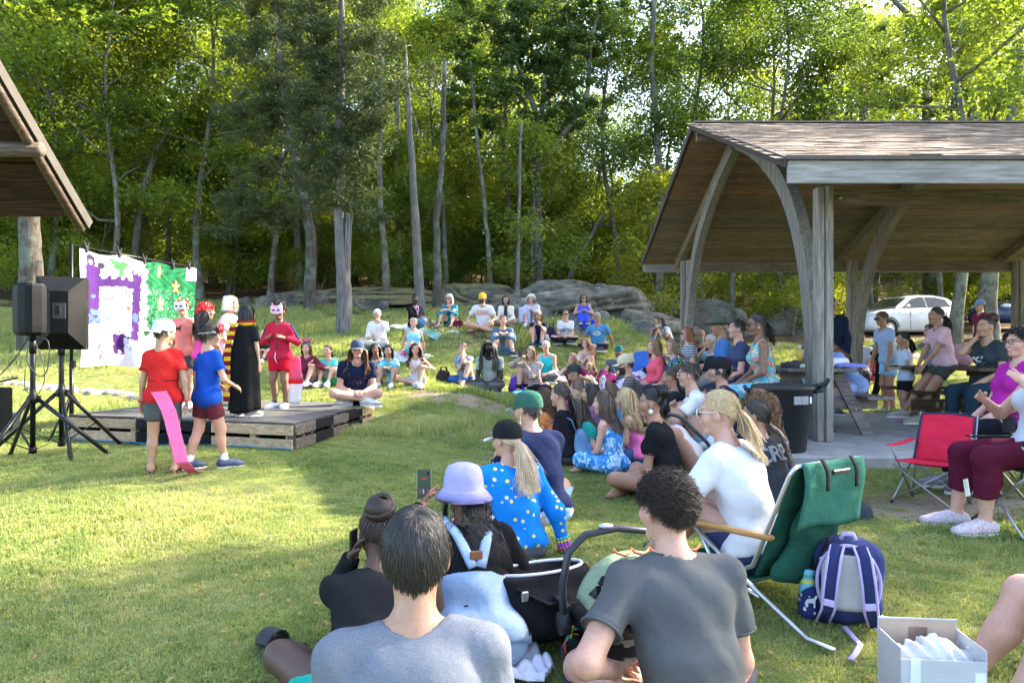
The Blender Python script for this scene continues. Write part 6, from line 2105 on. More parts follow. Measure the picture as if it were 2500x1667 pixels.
def grow(n,rng,steps,length,wn,wg,noise,M,scale,colliders,vol=1.0,curl=0.0,cfreq=60.,tie=None,comb=None,low=0.0,width=.0016,region=None,part=0.0):
	"""strands rooted on the scalp; M maps head space to body space"""
	d = fib(int(n * 2.6))
	d = d[rng.permutation(len(d))]
	d = d[hair_mask(d) + low > 0.02]
	if region is not None:
		d = d[region(d)]
	d = d[:n]
	n = len(d)
	R3 = M[:3,:3] / scale
	root = HC + d * HR * vol
	nr = d / HR
	nr /= np.linalg.norm(nr,axis=1)[:,None]
	crown = v3(0.012,-.35,.94)
	tg = d - crown * (d @ crown)[:,None]
	tg = d * 0 + (d - crown)
	if length > .1:
		tg = tg + np.stack([np.sign(d[:,0] + .15) * .9 * np.clip(d[:,1] + .2,0,1),-.5 * np.clip(d[:,1],0,1),0 * d[:,0]],1)
	if comb is not None:
		tg = tg * .35 + np.array(comb)
	tg = tg - nr * (tg * nr).sum(1)[:,None]
	tg /= np.linalg.norm(tg,axis=1)[:,None] + 1e-9
	L = length * rng.uniform(.75,1.1,n)
	step = (L / (steps - 1))[:,None]
	p = root.copy()
	out = [p.copy()]
	g_h = R3.T @ v3(0,0,-1)
	dirv = tg * 1.0 + nr * wn
	ph = rng.uniform(0,6.28,n)
	for s in range(1,steps):
		f = s / (steps - 1)
		if tie is not None:
			to = tie - p
			dist = np.linalg.norm(to,axis=1)[:,None] + 1e-9
			dv = to / dist
			step_ = np.linalg.norm(tie - root,axis=1)[:,None] / (steps - 1) * 1.12
			step_ = np.minimum(step_,dist)
		else:
			dv = dirv + g_h * wg * f * 2.2 + rng.normal(0,noise,(n,3))
			step_ = step
		dv /= np.linalg.norm(dv,axis=1)[:,None] + 1e-9
		p = p + dv * step_
		q = (p - HC) / (HR * vol)
		r_ = np.linalg.norm(q,axis=1)[:,None]
		lift = 1.0 + (.05 if tie is None else .03)
		p = np.where(r_ < lift,HC + q / (r_ + 1e-9) * lift * HR * vol,p)
		if tie is None and length > .1:
			low_ = p[:,2] < .02
			p[low_,1] = np.minimum(p[low_,1],.015)
			fcl = (p[:,1] > -.005) & (p[:,2] < .072) & (np.abs(p[:,0]) < .078)
			p[fcl,0] = np.where(np.abs(root[fcl,0]) > 1e-3,np.sign(root[fcl,0]),1) * (.079 + .012 * rng.random(fcl.sum()))
			p[fcl,1] = np.minimum(p[fcl,1],.030)
		nr = (p - HC) / HR ** 2
		nr /= np.linalg.norm(nr,axis=1)[:,None]
		if tie is None:
			dirv = dv * .6 + dirv * .25
			dirv = dirv - nr * np.minimum((dirv * nr).sum(1),0)[:,None]
		out.append(p.copy())
	P = np.stack(out,1)
	if curl:
		t_ = np.linspace(0,1,steps)[None,:,None]
		ang = ph[:,None,None] + t_ * (L[:,None,None] * cfreq)
		a_ = np.stack([np.cos(ang[...,0]),np.sin(ang[...,0]),np.sin(ang[...,0] * .7 + 1)],-1)
		P = P + a_ * curl * np.clip(t_ * 3,0,1)
	P = P @ M[:3,:3].T + M[:3,3]
	P = collide(P,colliders)
	cen = M[:3,:3] @ HC + M[:3,3]
	nv = P - cen
	nv[...,2] *= .5
	nv = nv + rng.normal(0,.25,(n,1,3)) * np.linalg.norm(nv,axis=2,keepdims=True)
	w = width * np.clip(1.15 - .75 * np.linspace(0,1,steps) ** 2.2,.25,1)
	return ribbons(P,w,nv)

def collide(P,colliders):
	for (a,b,r) in colliders:
		ba = b - a
		h = np.clip(((P - a) @ ba) / (ba @ ba + 1e-9),0,1)
		q = a + h[...,None] * ba
		v = P - q
		dd = np.linalg.norm(v,axis=-1,keepdims=True)
		w = v + v3(0,-.05,0)            # hair slides off towards the back
		P = np.where(dd < r,q + w / (np.linalg.norm(w,axis=-1,keepdims=True) + 1e-9) * r,P)
	return P

def tail(n,rng,p0,length,spread,steps,colliders,width,curl=0.0,cfreq=40.,dir0=(0,-.6,-.3),sag=1.0):
	r0 = rng.normal(0,spread * .35,(n,3))
	p = p0 + r0
	dv = unit(dir0) + rng.normal(0,.12,(n,3))
	L = length * rng.uniform(.7,1.05,n)[:,None]
	out = [p.copy()]
	for s in range(1,steps):
		f = s / (steps - 1)
		dv = dv + v3(0,0,-1) * sag * .5 + rng.normal(0,.05,(n,3)) + (r0 / (spread + 1e-6)) * .18
		dv /= np.linalg.norm(dv,axis=1)[:,None]
		p = p + dv * L / (steps - 1)
		out.append(p.copy())
	P = np.stack(out,1)
	if curl:
		ph = rng.uniform(0,6.28,n)[:,None]
		t_ = np.linspace(0,1,steps)[None,:]
		ang = ph + t_ * L * cfreq
		P = P + np.stack([np.cos(ang),np.sin(ang),np.sin(ang * .8)],-1) * curl * np.clip(t_ * 3,0,1)[...,None]
	P = collide(P,colliders)
	nv = rng.normal(0,1,(n,1,3)) * .4 + v3(0,-1,.2) + np.zeros_like(P)
	return ribbons(P,width * np.clip(1.2 - .9 * np.linspace(0,1,steps) ** 2,.2,1),nv)

def join(parts):
	Vs,Qs,o = [],[],0
	for V,Q in parts:
		if len(V) == 0:
			continue
		Vs.append(V)
		Qs.append(Q + o)
		o += len(V)
	return np.concatenate(Vs),np.concatenate(Qs)

def mbq(mb):
	"""an MB of quads/tris as arrays (tris repeated last index)"""
	V = np.array(mb.v,float)
	Q = []
	for f in mb.f:
		if len(f) == 4:
			Q.append(f)
		elif len(f) == 3:
			Q.append((f[0],f[1],f[2],f[2]))
		else:
			for k in range(1,len(f) - 1):
				Q.append((f[0],f[k],f[k + 1],f[k + 1]))
	return V,np.array(Q)

def make_hair(style,lod,rng,M,sc,col_):
	"""list of (V, Q) in body space"""
	N = {0: 1900,1: 380,2: 150}[lod]
	if lod == 0 and HM_D[0] < 4.2:
		N = 2500
	wd = {0: .0020,1: .0050,2: .0080}[lod] * sc * (.72 if N > 2000 else 1)
	X = lambda VQ: (VQ[0] @ M[:3,:3].T + M[:3,3],VQ[1])
	tp = lambda p: M[:3,:3] @ np.asarray(p,float) + M[:3,3]
	A = []
	G = dict(M=M,scale=sc,colliders=col_,width=wd)
	if style == 'bald':
		return [grow(int(N * .5),rng,3,.012,.2,.3,.1,vol=.955,region=lambda d: (np.abs(d[:,2] + .1) < .45) & (d[:,1] < .2),**G)]
	A.append(X(cap_mesh(1.0,.012,seed=rng.uniform(0,6))))
	if style in ('short','buzz'):
		A.append(grow(N,rng,5,.045,.45,.35,.25,vol=.99,**G))
	elif style == 'straight':
		A.append(X(cap_mesh(1.03,.0)))
		A.append(grow(int(N * 2.2),rng,6,.050,.14,.7,.04,vol=1.035,low=.0,**G))
		A.append(grow(int(N * .9),rng,6,.055,.30,.6,.10,vol=1.045,region=lambda d: d[:,2] > .1,**G))
	elif style == 'mop':
		A.append(grow(N,rng,7,.085,.35,.9,.2,vol=1.02,low=.12,curl=.004,cfreq=60,**G))
	elif style in ('bob','curlybob','longbob','long','longwavy','longfront','curlylong','curlytail'):
		L = {'bob': .20,'curlybob': .17,'longbob': .27,'long': .38,'longwavy': .40,'longfront': .46,'curlylong': .30,'curlytail': .44}[style]
		cu = {'curlybob': .012,'longwavy': .009,'curlylong': .020,'curlytail': .012}.get(style,.0015)
		cf = {'curlybob': 70,'longwavy': 30,'curlylong': 80,'curlytail': 75}.get(style,20)
		vol = {'curlybob': 1.12,'curlylong': 1.22}.get(style,1.03)
		A.append(X(cap_mesh(vol,.01)))
		A.append(grow(int(N * 1.5),rng,9 if lod else 12,L,.25 if 'curly' not in style else .7,1.4,.10,vol=vol,curl=cu,cfreq=cf,low=.02,**{**G,'width': wd * (1.25 if 'curly' not in style else 1.0)}))
		if style == 'curlytail':
			A = A[:-1] + [grow(int(N * 1.3),rng,12,L,.2,1.5,.08,vol=1.0,curl=cu,cfreq=cf,region=lambda d: d[:,0] > -.15,**G)]
			return A
		A.append(grow(int(N * .8),rng,8 if lod else 12,L,.1,1.6,.06,vol=vol * .97,curl=cu,cfreq=cf,region=lambda d: d[:,1] < .15,**{**G,'width': wd * 1.6}))
	elif style in ('curly','curlyshort'):
		A.append(X(cap_mesh(1.0,.03)))
		A.append(grow(int(N * 2.6),rng,8,.040,1.1,.1,.45,vol=.99,curl=.0082,cfreq=260,**{**G,'width': wd * .75}))
	elif style in ('pony','ponyhigh','bun','braid','braidsbun','braidsup'):
		tie = {'pony': v3(0,-.112,-.005),'ponyhigh': v3(0,-.112,-.03),'bun': v3(0,-.085,.085),'braid': v3(.0,-.105,-.055),'braidsbun': v3(.0,-.075,.095),'braidsup': v3(0,-.04,.12)}[style]
		A.append(X(cap_mesh(1.02,.006)))
		A.append(grow(int(N * 1.2),rng,9,.2,.1,0,.05,tie=tie,vol=1.02,low=.03,**{**G,'width': wd * 1.2}))
		T0 = tp(tie)
		back = M[:3,:3] @ v3(0,-1,-.15)
		if style == 'pony':
			A.append(tail(int(N * .55),rng,T0,.24 * sc / 1.0,.022,10,col_,wd * 1.2,curl=.006,cfreq=35,dir0=back + v3(0,0,-.5)))
		elif style == 'ponyhigh':
			A.append(tail(int(N * .55),rng,T0,.26,.025,10,col_,wd * 1.2,curl=.004,cfreq=20,dir0=back + v3(0,0,-.3)))
		elif style in ('bun','braidsbun','braidsup'):
			rb = {'bun': .055,'braidsbun': .058,'braidsup': .042}[style] * sc
			mb = MB()
			cb = T0 + M[:3,:3] @ (unit(tie - HC) * .025)
			mb.ball(cb,rb * (.85 if style == 'bun' else .72),14,9)
			A.append(mbq(mb))
			n = int(N * .5)
			d = fib(n)
			ph = rng.uniform(0,6.28,n)
			t_ = np.linspace(-.55,.55,8)[None,:]
			ax = unit(M[:3,:3] @ unit(tie - HC))
			e1 = unit(np.cross(ax,v3(1,.2,.1)))
			e2 = np.cross(ax,e1)
			zz = rng.uniform(-.9,.9,n)[:,None] + .15 * np.sin(t_ * 5 + ph[:,None])
			rr = np.sqrt(np.clip(1 - zz ** 2,.02,1))
			an = ph[:,None] + t_ * 2.4
			P = cb + rb * (1 + rng.uniform(-.03,.12,(n,1,1))) * (ax * zz[...,None] + e1 * (rr * np.cos(an))[...,None] + e2 * (rr * np.sin(an))[...,None])
			if style == 'bun':
				P = P + rng.normal(0,.004,P.shape)
			A.append(ribbons(P,np.full(8,wd * 1.3),P - cb))
			if style in ('braidsbun','braidsup'):
				mb = MB()
				dd = fib(150)
				dd = dd[hair_mask(dd) > .02]
				for q in dd[:(70 if lod == 0 else 30)]:
					pts = []
					for s in range(8):
						f = s / 7
						w_ = unit(q * (1 - f) + unit((tie - HC) / HR) * f)
						pts.append(tp(HC + w_ * HR * (1.03 + .03 * math.sin(f * 3.1))))
					mb.tube(pts,[.0052 * sc * (1 + .35 * (s % 2)) for s in range(8)],n=5,caps=False)
				if style == 'braidsbun':
					for k in range(11):
						pts = []
						for s in range(20):
							f = s / 19
							an = f * 5.5 + k * .57
							zz = -.8 + 1.6 * ((f + k / 11) % 1)
							rr = math.sqrt(max(.05,1 - zz * zz))
							pts.append(cb + rb * 1.06 * (ax * zz + e1 * rr * math.cos(an) + e2 * rr * math.sin(an)))
						mb.tube(pts,[.0082 * (1 + .4 * (s % 2)) for s in range(20)],n=6,caps=False)
				A.append(mbq(mb))
		elif style == 'braid':
			mb = MB()
			L,n = .42 * (sc / 1.0),40
			c0 = T0
			path = []
			p,dv = np.array(T0),unit(back * .5 + v3(0,0,-1.0))
			for s in range(n):
				path.append(p.copy())
				dv = unit(dv + v3(0,.0,-.4))
				p = collide((p + dv * L / n)[None,:],[(a,b,r + .022) for a,b,r in col_])[0]
			for k in range(3):
				pts,rs = [],[]
				for s in range(n):
					f = s / (n - 1)
					a = s * .62 + k * 2.094
					pts.append(path[s] + v3(math.cos(a) * .013,math.sin(2 * a) * .006,0) * (1.15 - .6 * f))
					rs.append(.0135 * (1.1 - .65 * f))
				mb.tube(pts,rs,n=7)
			A.append(mbq(mb))
			A.append(tail(int(N * .12),rng,path[-1],.05,.008,5,col_,wd))
	elif style == 'dreads':
		mb = MB()
		A.append(X(cap_mesh(1.06,.02)))
		dd = fib(140)
		dd = dd[hair_mask(dd) > .04]
		for q in dd:
			p = HC + q * HR * 1.03
			dv = unit(q - v3(0,-.2,.95)) + q * .2
			pts = [tp(p)]
			L = rng.uniform(.45,.58)
			for s in range(13):
				w = tp(p)
				dv = unit(dv * .75 + v3(0,0,-.42) + rng.normal(0,.05,3))
				p = p + dv * L / 13
				u = (p - HC) / HR
				ru = np.linalg.norm(u)
				if ru < 1.08:
					p = HC + u / ru * 1.08 * HR
				if p[1] > .03 and p[2] < .07 and abs(p[0]) < .078:
					p[0] = math.copysign(.082 + rng.uniform(0,.02),p[0] if abs(p[0]) > 1e-3 else q[0] + .001)
				w2 = collide(tp(p)[None,:],[(a,b,r + .012) for a,b,r in col_])[0]
				pts.append(w2)
			mb.tube(pts,[.0082 * (1 + rng.uniform(-.15,.15)) for _ in pts],n=5)
		A.append(mbq(mb))
	return A

# ------------------------------------------------------------------ headwear and face things, built in head space
def hat_parts(spec):
	"""list of (name, MB, material)"""
	kind,col = spec[0],spec[1]
	out = []
	ry = .118 / .094
	if kind == 'cap':
		dome = MB()
		pr = [(.101,.030),(.103,.05),(.100,.080),(.090,.112),(.068,.136),(.034,.149),(.0,.152)]
		dome.lathe(pr,(0,-.010,0),26,None,.90,1.10)
		out.append(('cap_crown',dome,fabric(col,'plain',fold=.25)))
		sg = 1 if spec[2] == 'front' else -1
		br = MB()
		def brim(u,v):
			a = (u - .5) * 1.75
			r0 = .100 + v * (.074 * math.cos(a * .72) ** .8)
			return (math.sin(a) * r0 * .92,sg * (math.cos(a) * r0 * 1.08 + .0) - .010,.034 - .020 * v - .018 * math.sin(a) ** 2 * v)
		br.sheet(brim,16,5,th=.004 * sg)
		out.append(('brim',br,fabric(spec[3],'plain',fold=.1)))
		bt = MB()
		bt.ball((0,-.010,.152),(.009,.009,.005),8,5)
		out.append(('button',bt,fabric(col,'plain',fold=.05)))
		if sg < 0:
			strap = MB()
			strap.sheet(lambda u,v: (math.sin((u - .5) * 1.0) * .094,-.010 + math.cos((u - .5) * 1.0) * .114,.030 + v * .014),8,1,th=.003)
			out.append(('strap',strap,fabric(mul(col,.8),'plain',fold=.05)))
	elif kind == 'beanie':
		d = MB()
		d.lathe([(.097,.012),(.101,.022),(.100,.042),(.095,.046),(.095,.075),(.086,.112),(.062,.138),(.027,.150),(0,.152)],(0,-.012,0),24,None,.89,1.10)
		out.append(('beanie_knit',d,fabric(col,'stripev',mul(col,.8),fold=.4,scale=9)))
	elif kind == 'bandana':
		d = MB()
		d.lathe([(.094,.018),(.098,.03),(.098,.065),(.091,.10),(.068,.128),(.032,.141),(0,.143)],(0,-.012,0),24,None,.90,1.10)
		d.sheet(lambda u,v: ((u - .5) * .22 * (1 - v),-.105 - .03 * v - .015 * math.cos((u - .5) * 3),.035 - .12 * v),8,8,th=.002)
		d.sheet(lambda u,v: ((u - .5) * .19 * (1 - .6 * v),.085 - .02 * v + .015 * math.cos((u - .5) * 3),.095 - .055 * v),8,4,th=.002)
		out.append(('bandana_cloth',d,fabric(col,'dots',(.78,.74,.74),None,fold=.35,scale=2.4)))
	elif kind == 'bucket':
		d = MB()
		d.lathe([(.146,-.022),(.150,-.026),(.109,.020),(.104,.028),(.101,.07),(.094,.108),(.077,.132),(.042,.145),(0,.148)],(0,-.010,0),32,None,.93,1.08)
		out.append(('bucket_hat_cloth',d,fabric(col,'plain',fold=.55)))
		s_ = MB()
		for k,(r_,z_) in enumerate(((.1165,.0115),(.124,.003),(.1315,-.0055),(.139,-.014))):
			s_.lathe([(r_ + .0006,z_ + .0016),(r_ + .0026,z_ + .0008),(r_ + .002,z_ - .0006)],(0,-.010,0),32,None,.93,1.08)
		out.append(('stitching',s_,fabric(mul(col,.86),'plain',fold=.1)))
	elif kind == 'brim':
		d = MB()
		d.lathe([(.175,.052),(.172,.045),(.14,.034),(.104,.036),(.100,.046),(.097,.08),(.088,.125),(.060,.136),(.03,.128),(0,.125)],(0,-.010,0),28,None,.92,1.06)
		out.append(('hat_felt',d,fabric(col,'plain',fold=.3)))
		b = MB()
		b.lathe([(.1025,.042),(.1020,.062)],(0,-.010,0),28,None,.92,1.06)
		out.append(('hat_band',b,fabric(mul(col,.5),'plain',fold=.1)))
	elif kind == 'helmet':
		d = MB()
		d.lathe([(.125,-.075),(.128,-.06),(.115,.0),(.108,.06),(.098,.115),(.085,.135),(0,.142)],(0,-.012,0),14,None,.92,1.05,142,398,smooth=False)
		out.append(('foil_helmet',d,plain((.72,.73,.76),.28,.75,var=.15,bump=.9,scale=60)))
		d = MB()
		d.lathe([(.127,-.080),(.131,-.076),(.131,-.062)],(0,-.012,0),14,None,.92,1.05,142,398,smooth=False)
		out.append(('helmet_rim',d,plain((.60,.61,.64),.35,.7,bump=.6)))
	return out

def glasses_parts(kind):
	fr,le = MB(),MB()
	dark = kind in ('sun','blue')
	for s in (-1,1):
		c = Vector((s * .033,.0985,.005))
		if kind != 'clear':
			le.ball(c,(.0265,.005,.0205),14,8)
		fr.tube([c + Vector((math.cos(a) * .027,.001,math.sin(a) * .0205)) for a in np.linspace(0,2 * math.pi,15)],.0022 if kind == 'clear' else .0028,n=5,caps=False)
		fr.tube([(s * .060,.094,.010),(s * .076,.045,.010),(s * .082,-.005,.008)],.0024,n=5)
	fr.tube([(-.009,.104,.010),(.009,.104,.010)],.0022,n=5)
	lm = plain((.012,.010,.010),.12,spec=.6,bump=0) if kind == 'sun' else plain((.05,.22,.34),.08,.7,spec=.6,bump=0) if kind == 'blue' else plain((.10,.11,.13),.12,spec=.6,bump=0)
	fm = {'sun': (.015,.013,.012),'blue': (.5,.5,.5),'clear': (.03,.025,.022),'silver': (.6,.6,.62),'white': (.72,.72,.72)}[kind]
	out = [('frame',fr,plain(fm,.3,bump=0))]
	if kind != 'clear':
		out.append(('lens',le,lm))
	return out

def mask_parts(kind):
	base = MB()
	colb = {'catmask': (.66,.62,.70),'pinkmask': (.74,.52,.62),'purplemask': (.60,.56,.74)}[kind]
	lift = 0.0 if kind != 'purplemask' else .075
	def fn(u,v):
		a = (u - .5) * 2.5
		z = -.038 + v * .105
		rr = .098 + .012 * math.sin(v * 3.14)
		return (math.sin(a) * .086,math.cos(a) * .040 + .066 - lift * .35,z + lift - .012 * math.cos(a * 2) * (1 - v))
	base.sheet(fn,18,10,th=.003)
	for s in (-1,1):
		base._add([(s * .030,.088 - lift * .35,.066 + lift),(s * .078,.070 - lift * .35,.060 + lift),(s * .066,.074 - lift * .35,.118 + lift),(s * .050,.066 - lift * .35,.064 + lift)],[(0,1,2),(1,3,2),(3,0,2),(0,3,1)])
	out = [('mask_shell',base,plain(colb,.7))]
	rg = random.Random(len(kind))
	spots = MB()
	cs = [(.55,.02,.03),(.03,.05,.50),(.03,.35,.10),(.45,.05,.45)]
	for s in (-1,1):
		e = MB()
		e.ball((s * .034,.108 - lift * .35,.004 + lift),(.017,.004,.009),10,6)
		out.append(('eye_hole',e,plain((.03,.015,.015),.7)))
		f = MB()
		f.tube([Vector((s * .034,.111 - lift * .35,.004 + lift)) + Vector((math.cos(a) * .021 * (1 if s * math.cos(a) < 0 else 1.25),0,math.sin(a) * .0125)) for a in np.linspace(0,6.283,13)],.0028,n=5,caps=False)
		out.append(('eye_trim',f,plain((.50,.01,.06) if kind == 'pinkmask' else (.06,.04,.25),.4)))
		d = MB()
		d.ball((s * .060,.080 - lift * .35,.082 + lift),.011,8,6)
		out.append(('pompom',d,fabric((.60,.03,.03) if s > 0 else (.10,.50,.10),'plain')))
	for k in range(6):
		d = MB()
		a = -1 + k * .4
		d.ball((math.sin(a) * .05,.108 - lift * .35 - .012 * abs(a),.045 + .018 * (k % 2) + lift),.008,8,5)
		out.append(('bead',d,plain(cs[k % 4],.35)))
	if kind == 'catmask':
		d = MB()
		pts = []
		for k in range(10):
			r_ = .034 if k % 2 == 0 else .014
			pts.append((math.sin(k * math.pi / 5) * r_,.105 + math.cos(k * math.pi / 5) * r_))
		d.prism(pts,.070,.076,'Y')
		out.append(('star',d,plain((.68,.46,.10),.6)))
	return out

# ------------------------------------------------------------------ one person
HOOK = {}
HM_D = [9.0]
_EPS = 1e-9

def person(p):
	rng = np.random.default_rng(abs(hash(p['id'])) % (2 ** 31) if False else sum(ord(c) * (i + 3) for i,c in enumerate(p['id'])))
	H,d = p['H'],p['d']
	ch = bool(p.get('ch'))
	fem = bool(p.get('fem')) or ch
	fat = p.get('fat',1.0) * (.90 if ch else 1.0)
	lod = 0 if d < 4.6 else 1 if d < 10.2 else 2
	h = .0135 if d < 3.2 else .0175 if d < 5.3 else .023 if d < 8.2 else .027 if d < 11 else .033
	q = at(p['px'],p['py'],d)
	if p.get('stage'):
		z0 = STAGE_Z + .004
	elif p.get('stump'):
		z0 = STUMP.z + STUMP_H
		q.x,q.y = STUMP.x - .02,STUMP.y
	elif q.x > 2.5 and 6.6 < q.y < 11.4:
		z0 = FLOOR_Z
	else:
		z0 = gz(q.x,q.y)
	z0 += p.get('zoff',0)
	yaw = R(p['yaw'])
	root = empty('person',(q.x,q.y,z0),yaw,p['label'],'person','people at the show')
	hip,hh = (.49,.162) if ch else (.53,.136)
	if ch and H > 1.33:
		hip,hh = .505,.150
	if ch and H < 1.1:
		hip,hh = .46,.185
	hipz_full = hip * H
	leg = (hip - .045) * H / 2 * 1.01
	spine = (1 - hh - .035 - hip) * H
	shw = (.094 if fem else .107) * H * (1 + (fat - 1) * .4)
	hw = .052 * H
	ua,fa = .170 * H,.145 * H
	pose = p['pose']
	mir = -1 if p.get('mirror') else 1
	LD = {'stand': 2,'cross': 5,'knees': 8,'hug': 16,'half': 4,'out': -10,'chair': 3,'lean': 6}[pose]
	SL = {'stand': 3,'cross': 12,'knees': 14,'hug': 20,'half': 12,'out': 10,'chair': 8,'lean': 6}[pose]
	lean = R(LD + p.get('lean',0))
	slo = R(SL)
	seat = p.get('seat',0)
	P = {'stand': v3(0,0,hipz_full),'chair': v3(0,0,seat + .058 * H),'lean': v3(0,0,.70 + .05 * H)}.get(pose,v3(0,0,.060 * H))
	vec = lambda a: v3(0,math.sin(a),math.cos(a))
	Ld,Ud = vec(lean),vec(lean + slo)
	W = P + Ld * spine * .42
	N_ = W + Ud * spine * .60
	fwd = v3(0,math.cos(lean + slo),-math.sin(lean + slo))
	rt_ = v3(1,0,0)
	hs = hh * H / .2385
	hc = N_ + unit(Ud * .7 + v3(0,0,.5)) * (.030 * H + .118 * hs) + v3(0,.012 * hs,0)
	hyaw,hpit = R(p.get('hy',0)),R(p.get('hp',0))
	M3 = Matrix.Rotation(hyaw,3,'Z') @ Matrix.Rotation(hpit,3,'X')
	HM = np.eye(4)
	HM[:3,:3] = np.array(M3) * hs
	HM[:3,3] = hc
	shz = -Ud * .040 * H
	sh = {s: N_ + shz + rt_ * s * shw - (fwd * -.0) for s in (-1,1)}
	hj = {s: P + rt_ * s * hw for s in (-1,1)}
	lw = p.get('legw',.062)
	st = p.get('stride',0)
	an,kn,fd,dn = {},{},{},{}
	for s in (-1,1):
		fdir,dnv = v3(s * .18,1,0),v3(0,0,-1)
		if pose == 'stand':
			t,pole = v3(s * (p.get('lx',.055)),s * st,.045),v3(s * .1,1,0)
		elif pose == 'cross':
			t,pole = (v3(-.055,.20,.052),v3(1,.30,.22)) if s * mir > 0 else (v3(.075,.13,.050),v3(-1,.30,.20))
			t,pole = t * v3(mir,1,1),pole * v3(mir,1,1)
			fdir,dnv = v3(-s * .9,.45,-.05),v3(-s * .15,.1,-1)
		elif pose == 'knees':
			t,pole = v3(s * lw,.275,.045),v3(s * .16,.5,1)
		elif pose == 'hug':
			t,pole = v3(s * .045,.22,.045),v3(s * .05,.4,1)
		elif pose == 'half':
			if s * mir < 0:
				t,pole = v3(s * .085,.255,.045),v3(s * .25,.5,1)
			else:
				t,pole = v3(-s * .02,.175,.050),v3(s,.35,.22)
				fdir,dnv = v3(-s * .9,.35,-.05),v3(-s * .15,.1,-1)
		elif pose == 'out':
			t,pole = v3(s * .050,.46 - .03 * (s > 0),.060),v3(0,0,1)
			fdir,dnv = v3(s * .35,.35,.9),v3(0,.9,-.3)
		elif pose == 'chair':
			reach = .24 if seat > .33 else .34
			t,pole = v3(s * .075,reach + .03 * (s > 0),.045),v3(s * .12,.7,.8)
		else:
			t,pole = v3(s * .06,.30 + .05 * s,.045),v3(0,1,.3)
		t = t * H
		if pose == 'chair':
			t[2] = .045 * H
		kn[s],an[s] = ik(hj[s],t,leg,leg,pole)
		fd[s],dn[s] = unit(fdir),unit(dnv)
	el_,wr = {},{}
	for s in (-1,1):
		m = p.get('armR' if s > 0 else 'armL')
		if p.get('mirror') and not isinstance(m,tuple):
			pass
		pole = v3(s * .7,-.6,-.7)
		if m is None:
			m = {'stand': 'down','cross': 'lap','knees': 'knees','hug': 'hug','half': 'knee1','out': 'lapout','chair': 'thighs','lean': 'thighs'}[pose]
		if isinstance(m,tuple):
			t = v3(*m) * H
		elif m == 'down':
			t = v3(s * (.150 + .02 * (fat - 1)),.03,hip - .09) * H
		elif m == 'lap':
			t = v3(s * .035,.185,.105) * H
		elif m == 'lapout':
			t = v3(s * .05,.21,.12) * H
		elif m == 'knees':
			t = (kn[-1] + kn[1]) / 2 + v3(s * .012,.050,.012) * H
			pole = v3(s * .9,-.1,-.5)
		elif m == 'knee1':
			k1 = kn[-mir]
			t = k1 + v3(s * .03,.02,.035 if s > 0 else .01) * H
			pole = v3(s * .8,-.3,-.6)
		elif m == 'hug':
			t = (kn[-1] + kn[1]) / 2 + v3(s * .02,.075,-.055) * H
			pole = v3(s * .9,0,-.4)
		elif m == 'thighs':
			t = kn[s] + (hj[s] - kn[s]) * .35 + v3(-s * .02,0,.055) * H
		elif m == 'thigh':
			t = kn[s] + (hj[s] - kn[s]) * .12 + v3(0,0,.045) * H
		elif m == 'back':
			t = v3(s * .17,-.17,.03) * H
			pole = v3(s * .5,-1,0)
		elif m == 'chin':
			t = hc + np.array(M3 @ Vector((s * .045,.075,-.115))) * hs
			pole = v3(s * .4,.6,-1)
		elif m == 'head':
			t = hc + np.array(M3 @ Vector((s * .10,.01,.01))) * hs
			pole = v3(s * 1,.5,-.6)
		elif m == 'ear':
			t = hc + np.array(M3 @ Vector((s * .105,.045,-.07))) * hs
			pole = v3(s * .5,.35,-1)
		elif m == 'brow':
			t = hc + np.array(M3 @ Vector((s * .03,.115,.0))) * hs
			pole = v3(s * .7,.5,-1)
		elif m == 'prop':
			t = v3(s * .185,-.05,.035) * H
			pole = v3(s * .4,-1,0)
		elif m == 'front':
			t = v3(s * .07,.27,.20) * H
		elif m == 'table':
			t = v3(s * .07,.32,(seat + .34) / H) * H
			t[2] = seat + .34
		el_[s],wr[s] = ik(sh[s],t,ua,fa,pole)
	g = fat
	u_ = rt_
	hipr = (.062 if ch else .070 if fem else .066) * H * (.88 + .12 * g) * (1.05 if g > 1.1 else 1)
	T_ = [rc(hj[-1] + v3(0,-.006 * H,.0),hj[1] + v3(0,-.006 * H,.0),hipr,hipr),
		  rc(P + Ld * .02 * H,W,.058 * H * g,.0535 * H * g,u_,1.36),
		  rc(W,N_ - Ud * .075 * H,.0535 * H * g,.0600 * H * (.75 + .25 * g),u_,1.42 if not fem else 1.32),
		  rc(N_ - Ud * .085 * H - rt_ * shw * .42,N_ - Ud * .085 * H + rt_ * shw * .42,.050 * H,.050 * H)]
	SHP = [rc(sh[s] + Ud * .004 * H,N_ - Ud * .004 * H,.0275 * H * (.85 + .15 * g),.0265 * H) for s in (-1,1)]
	if p.get('fem') and not ch:
		T_ += [el(N_ - Ud * .105 * H + fwd * .048 * H * (.8 + .2 * g) + rt_ * s * .046 * H,(.037 * H * g,.034 * H * g,.036 * H * g)) for s in (-1,1)]
	if g > 1.15:
		T_.append(el(P + Ld * .09 * H + v3(0,.035 * H,0),(.095 * H,.075 * H,.08 * H)))
	ar = .92 if fem else 1.0
	UA = {s: rc(sh[s],el_[s],.0295 * H * ar * (.7 + .3 * g),.0245 * H * ar * (.8 + .2 * g)) for s in (-1,1)}
	FA = {s: rc(el_[s],wr[s],.0245 * H * ar * (.8 + .2 * g),.0165 * H * ar) for s in (-1,1)}
	TH = {s: rc(hj[s],kn[s],.054 * H * (.75 + .25 * g),.0365 * H * (.8 + .2 * g)) for s in (-1,1)}
